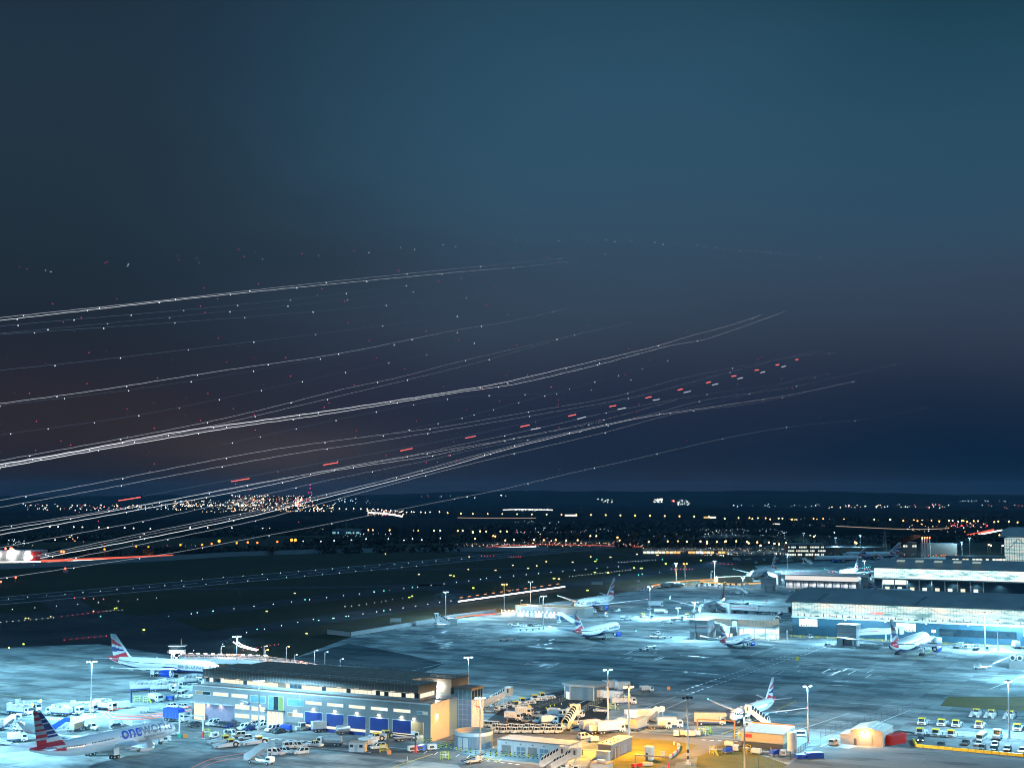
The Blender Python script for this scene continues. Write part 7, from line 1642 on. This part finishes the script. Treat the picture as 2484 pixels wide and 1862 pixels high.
def cluster(name, label, spec, kind='stuff'):
    """spec: list of (u0,u1,v0,v1,count,colours)"""
    mats = {'w': EM('town_white', (.85, 1, 1), 7), 'c': EM('town_cream', (1, .75, .5), 8), 'o': EM('town_orange', (1, .42, .12), 7), 'r': EM('town_red', (1, .1, .12), 6), 'b': EM('town_blue', (.5, .8, 1), 5)}
    m = MB()
    for u0, u1, v0, v1, n_, cols, size in spec:
        for _ in range(int(n_ * 1.25)):
            u = random.uniform(u0, u1); v = random.uniform(v0, v1); z = random.uniform(2, 7); g = G(u, v, z)
            if g.y > 6800: k = 6800 / g.y; r_ = ray(u, v); g = Vector((0, 0, H)) + r_ * (6800 / r_.y)
            m.ball(g, size * .75 * g.y / 4000 * random.uniform(.35, 1.1), mats[random.choice(cols)], 4, 2)
    return tag(m.build(name), kind=kind)
cluster('town_lights', '', [(420, 640, 1212, 1228, 110, 'wccob', 1.5), (560, 760, 1200, 1224, 150, 'wccor', 1.4), (560, 810, 1224, 1240, 120, 'ccco', 1.6), (715, 735, 1205, 1228, 45, 'ccr', 1.9), (300, 560, 1222, 1236, 60, 'wcb', 1.4), (60, 300, 1222, 1238, 45, 'wccr', 1.6), (0, 640, 1224, 1228, 24, 'c', 2.6), (800, 900, 1208, 1222, 20, 'wb', 1.2),
    (890, 980, 1236, 1250, 60, 'cccr', 1.3), (1210, 1230, 1200, 1203, 4, 'w', 1.2), (1586, 1608, 1209, 1218, 40, 'wwc', 1.5), (1628, 1636, 1212, 1217, 10, 'rc', 1.9), (1640, 1672, 1212, 1224, 22, 'w', 1.4), (1450, 1500, 1208, 1218, 9, 'w', 1.5), (1240, 1340, 1234, 1238, 50, 'wc', 1.1), (1000, 1200, 1200, 1210, 8, 'w', 1),
    (2010, 2320, 1223, 1231, 42, 'wccrb', 1.7), (1760, 2010, 1222, 1230, 14, 'wb', 1.4), (2320, 2440, 1213, 1216, 16, 'b', 1.2), (2380, 2484, 1224, 1232, 8, 'wr', 1.3), (830, 960, 1293, 1303, 40, 'wwb', .8), (0, 70, 1308, 1320, 18, 'wwb', 1.2), (120, 190, 1296, 1312, 20, 'cco', 1.7), (490, 580, 1238, 1242, 8, 'c', 1.2),
    (1240, 1360, 1262, 1300, 34, 'wb', .9), (1250, 1420, 1288, 1298, 90, 'wwbr', .8), (1420, 1760, 1282, 1300, 60, 'wb', .8), (1700, 1910, 1282, 1310, 60, 'wbb', 1.0), (1890, 2100, 1290, 1306, 14, 'w', 1.2), (2200, 2400, 1262, 1290, 40, 'ccwo', 1.5), (1100, 1260, 1318, 1324, 60, 'wcor', .8), (1265, 1560, 1312, 1324, 150, 'cwcor', .8), (1270, 1340, 1295, 1312, 20, 'rwr', .8),
    (1560, 1900, 1328, 1338, 130, 'ccow', .8), (1900, 2340, 1340, 1352, 70, 'wwcbo', .7), (2160, 2440, 1356, 1372, 130, 'wwb', .7), (1700, 1830, 1338, 1346, 50, 'wcw', .7), (1740, 1760, 1345, 1350, 3, 'w', 1.6), (2300, 2400, 1268, 1278, 24, 'r', 1.5), (0, 620, 1318, 1324, 10, 'wc', .8)])
cluster('terminal_glitter', '', [(2120, 2484, 1404, 1420, 60, 'wwc', .35), (1920, 2484, 1464, 1478, 26, 'wcb', .35)])
# dazzling lit depot at the left edge beyond the runway
t = thing('floodlit_depot', 'dazzling white and red lit depot at the far left edge beyond the runway', 'building', G(-60, 1366)); lx = (G(104, 1366) - G(-60, 1366)).x
m = MB(); m.box(0, lx * .95, 6, 24, 0, 13, GREYL); m.box(lx * .78, lx * .95, 5.5, 5.99, 2, 12, REDM); m.build('wall', t)
for i in range(20): m = MB(); m.ball((lx * random.uniform(.02, .8), 4, random.uniform(4, 12)), random.uniform(1.6, 3.0), EM('dazzle_white', (1, .97, .93), 7), 6, 4); m.build('floodlamp', t)
for i in range(9): m = MB(); m.ball((lx * random.uniform(.05, .85), 4, 15), 1.1, EM('dazzle_red', (1, .12, .08), 8), 6, 4); m.build('sign_lamp', t)

# ------------------------------------------------------------------ trees and woods beyond the airfield
LEAF = M('night_leaves', (.02, .028, .02), .8, var=.3, scale=.2); BARK = M('bark', (.06, .045, .035), .9); LITLEAF = M('lamp_lit_leaves', (.16, .08, .03), .8, var=.3, scale=.2)  # orange lamplight on the lit trees is put into their leaf colour
def crown(m, cx, cy, cz, rx, rz, n_, mat, s):
    for _ in range(n_):
        a = random.uniform(0, 6.283); b_ = random.uniform(-1, 1); rr = random.uniform(.35, 1) ** .5; k = math.sqrt(1 - b_ * b_) * rr
        p = Vector((cx + math.cos(a) * k * rx, cy + math.sin(a) * k * rx, cz + b_ * rz * rr)); q = Vector((random.gauss(0, 1), random.gauss(0, 1), random.gauss(0, 1))).normalized(); w = q.orthogonal().normalized() * s * random.uniform(.5, 1.2); x = q.cross(w)
        m.add([p - w - x * .6, p + w - x * .7, p + w * .8 + x, p - w * .7 + x * .8], [(0, 1, 2, 3)], mat)
def make_tree(kind):
    t = thing('poplar_tree' if kind == 'p' else 'broadleaf_tree', '', 'tree'); h = 22 if kind == 'p' else 12
    m = MB(); m.cyl((0, 0, 0), (0, 0, h * .75), .5, .12, BARK, 6)
    for i in range(6): a = i * 1.1; m.cyl((0, 0, h * (.2 + i * .08)), (math.cos(a) * 2.2, math.sin(a) * 2.2, h * (.45 + i * .08)), .16, .05, BARK, 4)
    m.build('trunk', t); m = MB()
    if kind == 'p': crown(m, 0, 0, h * .58, 2.4, h * .42, 260, LEAF, .8)
    else:
        for _ in range(6): crown(m, random.uniform(-3, 3), random.uniform(-2, 2), h * random.uniform(.5, .8), 3.2, 2.6, 60, LITLEAF if kind == 'a' else LEAF, .8)
    m.build('crown', t); return t
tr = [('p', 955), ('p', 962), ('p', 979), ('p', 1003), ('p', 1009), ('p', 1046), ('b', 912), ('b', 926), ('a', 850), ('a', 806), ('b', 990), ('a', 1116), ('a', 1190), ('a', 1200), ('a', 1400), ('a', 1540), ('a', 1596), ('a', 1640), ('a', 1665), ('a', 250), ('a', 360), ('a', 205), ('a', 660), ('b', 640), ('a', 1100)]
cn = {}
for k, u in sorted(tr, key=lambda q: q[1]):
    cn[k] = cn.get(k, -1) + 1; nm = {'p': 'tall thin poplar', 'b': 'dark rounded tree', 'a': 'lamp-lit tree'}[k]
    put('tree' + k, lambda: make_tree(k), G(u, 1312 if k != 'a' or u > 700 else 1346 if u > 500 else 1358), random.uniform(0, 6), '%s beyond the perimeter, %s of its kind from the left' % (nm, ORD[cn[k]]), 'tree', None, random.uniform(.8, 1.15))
m = MB()
for u0, u1, v0, v1, n_ in ((-40, 1140, 1336, 1348, 170), (700, 1700, 1300, 1322, 260), (1500, 2440, 1312, 1326, 240), (-40, 900, 1290, 1316, 200), (1100, 2440, 1268, 1290, 240)):
    for _ in range(n_):
        u = random.uniform(u0, u1); f = (u - u0) / (u1 - u0); v = v1 + (v0 - v1) * f + random.uniform(-3, 3); g = G(u, v); s = g.y / 2200
        crown(m, g.x, g.y, 5 * s, 10 * s, 5.5 * s, 26, LEAF, 2.6 * s)
tag(m.build('woodland'), kind='stuff')
def lattice(label, u, v, vt, w, col=GREY):
    t = thing('lattice_mast', label, 'pylon', G(u, v)); h = HT(u, v, vt); m = MB()
    for x in (-1, 1):
        for y in (-1, 1): m.bar((x * w, y * w, 0), (x * w * .15, y * w * .15, h), .35, col)
    for i in range(8):
        z = h * i / 8; z2 = h * (i + 1) / 8; k, k2 = w * (1 - .85 * i / 8), w * (1 - .85 * (i + 1) / 8); m.bar((-k, -k, z), (k2, -k2, z2), .25, col); m.bar((k, -k, z), (-k2, -k2, z2), .25, col)
    m.build('lattice', t); m = MB()
    for z in (.62, .78, .92): m.bar((-w * 2.2, 0, h * z), (w * 2.2, 0, h * z), .4, col)
    m.build('cross_arm', t); return t
lattice('faint electricity pylon beyond the airfield', 839, 1300, 1267, 3); lattice('faint lattice radio mast left of the heating plant', 2147, 1345, 1287, 2.4)
t = thing('tall_radio_mast', 'distant mast with four magenta lamps on the horizon', 'mast', G(752, 1212)); h = HT(752, 1212, 1176); m = MB(); m.cyl((0, 0, 0), (0, 0, h), 1, .5, GREY, 5); m.build('pole', t)
for z, x in ((h, 0), (h * .78, 0), (h * .5, -9), (h * .5, 9)): m = MB(); m.ball((x, -2, z), 3.2, EM('magenta_lamp', (1, .04, .25), 5), 6, 4); m.build('obstruction_lamp', t)
# ------------------------------------------------------------------ long streaks of aircraft and vehicle lights
TB_ = EM('streak_bright', (.92, .95, 1), 1.9); TM = EM('streak_mid', (.80, .87, 1), .95); TF = EM('streak_faint', (.35, .55, .85), .2); TR = EM('streak_red', (1, .12, .10), 3.2); TWH = EM('streak_road', (1, .94, .88), 4); TRED = EM('streak_tail', (1, .14, .08), 1.3); TOR = EM('streak_orange', (1, .42, .16), 1.1)
FW = EM('flash_white', (.85, .97, 1), 5); FR = EM('flash_red', (1, .08, .15), 4)
SRW = -746.0
def a5(p): return (p[0] * .5615, 540 + p[1] * .5615)
def a6(p): return (1100 + p[0] * .5615, 540 + p[1] * .5615)
def z1(p): return (p[0] * .2803, 1180 + p[1] * .2803)
def on_plane(u, v):      # where this line of sight meets the upright plane over the runway
    r = ray(u, v); k = SRW / r.xy.dot(E1); return Vector((0, 0, H)) + r * k
def crom(pts, step=22.0):
    out = []
    P_ = [pts[0]] + list(pts) + [pts[-1]]
    for i in range(1, len(P_) - 2):
        a, b, c, d = P_[i - 1], P_[i], P_[i + 1], P_[i + 2]; n_ = max(1, int(math.hypot(c[0] - b[0], c[1] - b[1]) / step))
        for k in range(n_):
            f = k / n_; out.append(tuple(.5 * ((2 * b[j]) + (-a[j] + c[j]) * f + (2 * a[j] - 5 * b[j] + 4 * c[j] - d[j]) * f * f + (-a[j] + 3 * b[j] - 3 * c[j] + d[j]) * f ** 3) for j in (0, 1)))
    out.append(pts[-1]); return out
def tube(m, pts, rad, mat, n_=4):
    rings = []; far = lambda p: max(1.0, p.y / 1500) ** .55
    for i, p in enumerate(pts):
        d = (pts[min(i + 1, len(pts) - 1)] - pts[max(i - 1, 0)]).normalized(); a = d.orthogonal().normalized(); b = d.cross(a); r_ = rad(i / max(1, len(pts) - 1)) if callable(rad) else rad
        rings.append([p + (a * math.cos(q) + b * math.sin(q)) * r_ * far(p) for q in [2 * math.pi * j / n_ for j in range(n_)]])
    m.loft(rings, mat, True, True)
def trail(label, pts, mat, r, jit=.9, flash=9, fade=.35, red=0, lim=None):
    c = crom(pts, 14.0); ph = random.uniform(0, 9); w = []
    for i, (u, v) in enumerate(c):
        p = on_plane(u, v); p.z += .16 * jit * (.5 * math.sin(i * 1.9 + ph) + .5 * math.sin(i * 1.13 + 2 * ph)); w.append(p)
    m = MB(); tube(m, w, lambda f: .31 * r * (1 if f < fade else max(.12, 1 - (f - fade) / (1 - fade))), mat); o = m.build('light_trail'); tag(o, label, 'light trail')
    if flash:
        m = MB(); k = max(2, len(w) // (flash))
        for i in range(3, len(w) - 1, k): s = .20 + (w[i].y / 3500) * .25; m.ball(w[i] + Vector((0, 0, -.6)), s, FW, 5, 3)
        m.build('strobe_flash', o)['kind'] = 'stuff'
        m = MB()
        for i in range(8, len(w) - 1, k * 2): s = .17 + (w[i].y / 3500) * .2; m.ball(w[i] + Vector((0, 0, 3 + w[i].y * .003)), s, FR, 5, 3)
        m.build('beacon_flash', o)['kind'] = 'stuff'
    return o
def J(*parts): return [q for p in parts for q in p]
A5 = lambda *p: [a5(q) for q in p]; A6 = lambda *p: [a6(q) for q in p]; Z1 = lambda *p: [z1(q) for q in p]
ext = lambda p: [(p[0][0] - (p[1][0] - p[0][0]) * 1.0, p[0][1] - (p[1][1] - p[0][1]) * 1.0)] + p
trail('upper line of the topmost pair of white light trails', ext(J(A5((0, 410), (640, 342), (1360, 262), (2134, 182)), A6((490, 152)))), TM, .34)
trail('lower line of the topmost pair of white light trails', ext(J(A5((0, 422), (310, 386), (760, 334), (1140, 294), (1466, 262), (1995, 212)), A6((259, 194), (405, 179), (500, 168)))), TB_, .30)
trail('faint blue trail just under the topmost pair', ext(A5((0, 447), (248, 424), (618, 392), (940, 363), (1471, 307), (2062, 227))), TF, .5)
trail('faint blue trail, middle one of the upper faint group', ext(A5((0, 478), (350, 445), (937, 387), (1398, 343), (1925, 280))), TF, .4)
trail('faint blue trail, lowest of the upper faint group', ext(A5((0, 482), (525, 447), (1080, 406), (1521, 369), (2200, 305))), TF, .5)
trail('lone faint blue trail between the topmost pair and the first single bright line', ext(A5((0, 637), (384, 597), (1014, 523), (1504, 463), (2212, 372))), TF, .5)
trail('single bright line below the upper faint group', ext(J(A5((0, 781), (430, 722), (953, 640), (1463, 565)), A6((0, 466), (235, 428), (490, 370)))), TM, .36)
trail('faint trail following closely under the single bright line', ext(J(A5((0, 788), (630, 712), (1234, 614)), A6((80, 460)))), TF, .4)
trail('upper of the two lines that diverge upward from the middle bundle', ext(J(A5((0, 1027), (700, 900), (1098, 815), (1477, 720), (1723, 668)), A6((0, 606), (240, 550), (500, 490), (770, 432)))), TM, .30)
trail('lower of the two lines that diverge upward from the middle bundle', ext(J(A5((0, 1048), (750, 912), (1290, 790), (1510, 738)), A6((0, 630), (250, 563), (578, 468)))), TM, .28)
trail('thick bright line at the heart of the middle bundle', ext(J(A5((0, 1043), (300, 992), (740, 908), (1100, 857), (1500, 800)), A6((0, 728), (176, 698), (360, 657), (523, 618), (850, 540), (1010, 493), (1200, 442), (1330, 398)))), TB_, .62, 1.3)
trail('second thick bright line just below the heart of the middle bundle', ext(J(A5((0, 1058), (500, 968), (1000, 885), (1400, 828)), A6((0, 736), (265, 697), (530, 637), (676, 600), (933, 532), (1115, 495), (1433, 383)))), TB_, .5, 1.3)
trail('thin faint line between the two thick ones of the middle bundle', ext(J(A5((0, 1052), (700, 925), (1300, 832)), A6((0, 731), (420, 655), (860, 545), (1015, 500)))), TM, .2)
trail('upper line of the pair that rises above the red dashes', ext(J(A5((0, 1198), (370, 1133), (1040, 1003), (1380, 950), (1790, 898)), A6((0, 874), (350, 812), (675, 755), (985, 672), (1300, 610), (1475, 575), (1600, 550)))), TM, .28)
trail('lower line of the pair that rises above the red dashes', ext(J(A5((0, 1228), (400, 1157), (780, 1085), (1270, 997), (1590, 950)), A6((0, 890), (425, 818), (780, 752), (1138, 660), (1380, 598), (1536, 570), (1662, 562)))), TM, .28)
trail('faint blue line strung beneath the red dashes', J(A5((620, 1180), (1400, 1035)), A6((60, 920), (840, 745), (1200, 660), (1500, 595))), TF, .5, .1, 0)
for i, (k, p, q) in enumerate(((5, (512, 1200), (607, 1185)), (5, (1000, 1117), (1077, 1104)), (5, (1397, 1046), (1460, 1035)), (5, (1730, 985), (1782, 974)), (5, (2010, 930), (2055, 921)), (6, (290, 881), (328, 873)), (6, (497, 835), (529, 828)), (6, (674, 794), (702, 789)), (6, (830, 757), (855, 751)), (6, (969, 723), (990, 718)), (6, (1092, 692), (1112, 687)), (6, (1202, 664), (1221, 660)), (6, (1302, 638), (1319, 635)), (6, (1392, 615), (1407, 612)), (6, (1478, 592), (1489, 590)))):
    f = a5 if k == 5 else a6; A_, B_ = on_plane(*f(p)), on_plane(*f(q)); m = MB(); tube(m, [A_, B_], .28 if i < 5 else .36, TR); tag(m.build('red_light_dash'), '%s red dash from the left in the long dashed line across the sky' % ORD[i], 'light trail', 'red dashes in the sky')
for i, (p, q) in enumerate((((335, 893), (376, 886)), ((535, 848), (572, 838)), ((710, 806), (745, 799)), ((862, 767), (890, 762)), ((995, 734), (1025, 727)), ((1118, 701), (1143, 695)), ((1228, 674), (1250, 669)), ((1327, 648), (1346, 643)), ((1418, 623), (1435, 619)))):
    A_, B_ = on_plane(*a6(p)), on_plane(*a6(q)); m = MB(); tube(m, [A_, B_], .42, TM); tag(m.build('white_light_dash'), '%s white dash from the left in the line under the red dashes' % ORD[i], 'light trail', 'white dashes in the sky')
trail('upper line of the bundle that grazes the town lights', ext([(0, 1278), (252, 1239), (589, 1180)] + A5((1520, 1048), (1800, 1000)) + A6((0, 965), (400, 880), (660, 820), (960, 762), (1130, 735), (1440, 690), (1620, 655))), TM, .26)
trail('bright line of the bundle that grazes the town lights', ext([(0, 1286), (300, 1234), (600, 1176)] + A5((1520, 1052)) + A6((0, 976), (240, 935), (650, 850), (960, 766))), TB_, .30)
trail('thick line that crosses the town lights from the left edge', ext([(0, 1296), (280, 1246), (620, 1183)] + A5((1450, 1070), (1830, 1012)) + A6((0, 986), (280, 930), (640, 860))), TB_, .40)
trail('thin line that crosses the back road lamps', ext([(0, 1328), (238, 1284), (392, 1254), (620, 1204)] + A5((1450, 1105), (1830, 1030)) + A6((60, 985), (300, 940), (700, 870))), TM, .26)
trail('brightest thick line rising out of the lit depot', [(98, 1353), (280, 1319), (448, 1286), (620, 1249), (734, 1220), (972, 1161)] + A6((0, 1046), (240, 976), (570, 895), (835, 838), (1155, 790), (1440, 745), (1740, 684)), TB_, .5, .9)
trail('thin line just above the brightest thick one', [(84, 1348), (336, 1295), (617, 1239), (728, 1213), (938, 1163)] + A6((0, 1030), (240, 967), (465, 912), (835, 831), (1090, 765), (1425, 716), (1693, 660), (1940, 605)), TM, .3)
trail('second thin line just above the brightest thick one', [(90, 1350), (340, 1300), (620, 1243), (800, 1198)] + A6((0, 1036), (400, 930), (835, 835), (1200, 760), (1560, 655)), TM, .2)
trail('thin line just below the brightest thick one', [(157, 1356), (420, 1304), (620, 1262), (784, 1219), (1003, 1160)] + A6((195, 1012), (365, 973), (655, 905), (957, 826), (1240, 787), (1400, 760), (1735, 684)), TM, .32)
trail('long solitary lowest line that sweeps over the road lamps to the far right', [(-20, 1405), (8, 1401), (252, 1365), (420, 1340), (620, 1303), (767, 1276), (919, 1245), (1180, 1194)] + A6((235, 1145), (530, 1076), (727, 1033), (980, 974), (1190, 927), (1440, 883), (1655, 860), (1780, 849), (1900, 827), (2056, 795)), TM, .26, .7, 14)
for i, (lab, pts) in enumerate((('faint dotted trail in the middle of the sky above the diverging pair', J(A5((0, 915), (600, 830), (1185, 710), (1900, 555)), A6((230, 480)))), ('faint trail beneath the thick middle bundle', J(A5((960, 958), (1900, 765)), A6((530, 730), (880, 645)))), ('faint trail climbing through the gap under the middle bundle', J(A5((1600, 930), (2030, 835)), A6((75, 832), (445, 732), (780, 640), (960, 583)))))): trail(lab, pts, TF, .3, .5, 12)
def dots(label, pts5, pts6, mat, size):
    m = MB()
    for p in [a5(q) for q in pts5] + [a6(q) for q in pts6]: c = on_plane(*p); m.ball(c, size * .4 * (.5 + c.y / 4500), mat, 5, 3)
    o = m.build('light_flashes'); tag(o, label, 'light trail', None, 'stuff')
dots('row of white flashes arching across the top of the trails', [(196, 206), (220, 212), (555, 180), (551, 188), (847, 151), (861, 173), (1104, 126), (1134, 158), (1376, 143), (1594, 129), (1731, 107), (1791, 116), (1914, 96)],
     [(10, 103), (120, 86), (172, 92), (273, 77), (319, 82), (411, 71), (456, 78), (540, 70), (581, 77), (659, 73), (698, 82), (768, 79), (805, 88), (871, 86), (905, 94), (965, 92), (998, 100), (1054, 98), (1085, 107), (1136, 106), (1164, 114), (1211, 113), (1238, 121), (1282, 119), (1306, 127), (1347, 125), (1371, 133), (1407, 131), (1430, 139), (1463, 137), (1485, 142), (1537, 147), (1584, 152), (1669, 162), (1710, 170), (536, 156), (655, 134)], FW, .65)
dots('red flashes beside the topmost white ones', [(84, 191), (117, 200), (452, 175), (463, 170), (766, 142), (773, 160), (1032, 116), (1055, 146), (1305, 133), (1530, 120)], [], FR, .7)
rd = random.Random(5)
def sky_pt(): x = rd.uniform(0, 2200); return (x, 300 + 620 * rd.random() + (1 - x / 2200) * 150)
dots('scattered white flashes between the trails', [sky_pt() for _ in range(34)], [(x, 950 - x * .42 - rd.uniform(0, 330)) for x in [rd.uniform(0, 1900) for _ in range(34)]], EM('flash_dim', (.75, .9, 1), 1.4), .34)
dots('scattered red flashes between the trails', [sky_pt() for _ in range(30)], [(x, 930 - x * .4 - rd.uniform(0, 200)) for x in [rd.uniform(0, 700) for _ in range(10)]], EM('flash_red_dim', (1, .1, .15), 2.2), .45)
# streaks close to the ground
def ground_trail(label, pts, mat, r, z=1.0, smooth_=True):
    c = crom(pts, 12.0) if smooth_ else pts; m = MB(); tube(m, [G(u, v, z) for u, v in c], r, mat); return tag(m.build('light_trail'), label, 'light trail')
ground_trail('thick white streak along the perimeter road at the left edge', [(-20, 1371), (200, 1362), (419, 1351)], TWH, 1.3, 2.0); ground_trail('pink and red streak above the white one on the perimeter road', [(100, 1360), (260, 1354), (419, 1347)], TRED, 1.4, 4.0); ground_trail('second white streak under the pink one on the perimeter road', [(-20, 1363), (200, 1359), (419, 1349)], TWH, .7, 3.0)
ground_trail('long white streak of a taxiing aircraft beyond the far apron', [(1112, 1458), (1370, 1422)], TWH, .5, 2.0)
for i in range(13): a = (1116 + i * 19.5, 1449 - i * 2.75); ground_trail('%s short orange dash above the long taxiing streak, counted from the left' % ORD[i], [a, (a[0] + 6, a[1] - .9)], TOR, .35, 3.0, False)
ground_trail('outer curve of the white streak turning behind the workshop mast', [(566, 1556), (580, 1566), (600, 1572), (622, 1577)], TWH, .28, 1.5); ground_trail('inner curve of the white streak turning behind the workshop mast', [(574, 1554), (586, 1563), (606, 1570), (626, 1575)], TWH, .25, 1.5)
ground_trail('outer red loop on the curved road at the left', [(290, 1716), (266, 1719), (258, 1727), (268, 1734), (300, 1737), (380, 1733), (462, 1712)], TRED, .10, .9); ground_trail('inner red loop on the curved road at the left', [(300, 1717), (274, 1720), (270, 1727), (284, 1731), (330, 1733), (400, 1727)], TOR, .09, .9); ground_trail('lower red loop on the curved road at the left', [(252, 1731), (266, 1742), (300, 1744), (360, 1742), (440, 1728), (468, 1718)], TRED, .09, .9)
ground_trail('middle orange loop on the curved road at the left', [(262, 1730), (276, 1739), (310, 1741), (366, 1738), (430, 1722)], TOR, .08, .9)
ground_trail('upper faint pink streak across the front apron', [(462, 1862), (520, 1838), (620, 1822)], EM('streak_pink', (1, .45, .4), .6), .08, .9); ground_trail('lower faint pink streak across the front apron', [(480, 1866), (530, 1845), (640, 1828)], EM('streak_pink', (1, .45, .4), .6), .07, .9)
ground_trail('orange streak on the road left of the covered walkway', [(1105, 1498), (1140, 1492), (1201, 1488)], TOR, .35, 1.0); ground_trail('red streak on the road left of the covered walkway', [(1150, 1493), (1201, 1487)], TRED, .3, 1.6)
ground_trail('red and orange streak on the curved field road by the paired masts', [(1580, 1421), (1620, 1413), (1680, 1407), (1735, 1405)], TOR, .6, 1.0); ground_trail('amber streak on the road under the amber-lit store wall', [(1700, 1410), (1780, 1416), (1850, 1413)], EM('streak_amber', (1, .5, .12), 1.2), .7, 1.0)
ground_trail('row of orange streaks beyond the fixed grey bridge', [(1853, 1474), (1908, 1475)], TOR, .3, 1.2)
ground_trail('white streak on the road left of the middle estate', [(1058, 1332), (1110, 1331), (1180, 1328), (1300, 1325)], TWH, .5, 1.5); ground_trail('red streak on the road in the middle distance', [(1180, 1326), (1300, 1320), (1440, 1322), (1560, 1326)], TRED, .22, 1.5)
ground_trail('white streak on the curving far junction', [(893, 1243), (925, 1244), (960, 1249), (975, 1252)], TWH, 1.2, 2); ground_trail('white streak of the far motorway, left part', [(1110, 1255), (1180, 1256), (1300, 1256)], EM('streak_road_dim', (1, .75, .55), .6), .5, 2)
ground_trail('white streak of the far motorway, right part', [(1840, 1269), (1900, 1271), (1990, 1273)], TWH, .6, 2); ground_trail('amber streak of the far motorway towards the junction', [(1700, 1265), (1850, 1268), (2020, 1275), (2200, 1283), (2300, 1281)], EM('streak_road_dim', (1, .75, .55), .6), .5, 2)
ground_trail('red streak on the slip road at the far right', [(2344, 1298), (2380, 1291), (2410, 1284)], TRED, 1.3, 2); ground_trail('white streak on the slip road at the far right', [(2360, 1298), (2400, 1291), (2430, 1285)], TWH, .9, 2); ground_trail('white streak right of the radio mast', [(2166, 1305), (2205, 1304)], TWH, .9, 2); ground_trail('bright hilltop road streak', [(1220, 1236), (1260, 1235), (1340, 1236)], TWH, .5, 2)
# ------------------------------------------------------------------ damp night air
hz = bpy.data.materials.new('haze'); hz.use_nodes = True; N = hz.node_tree.nodes; N.clear()
o_ = N.new('ShaderNodeOutputMaterial'); vol = N.new('ShaderNodeVolumePrincipled'); vol.inputs['Color'].default_value = (.42, .74, 1.0, 1); vol.inputs['Density'].default_value = 3.8e-5; vol.inputs['Anisotropy'].default_value = .2
hz.node_tree.links.new(vol.outputs[0], o_.inputs['Volume'])
hb = MB(); hb.box(-17000, 17000, -400, 10500, -1.5, 130, hz); tag(hb.build('haze'), kind='stuff')
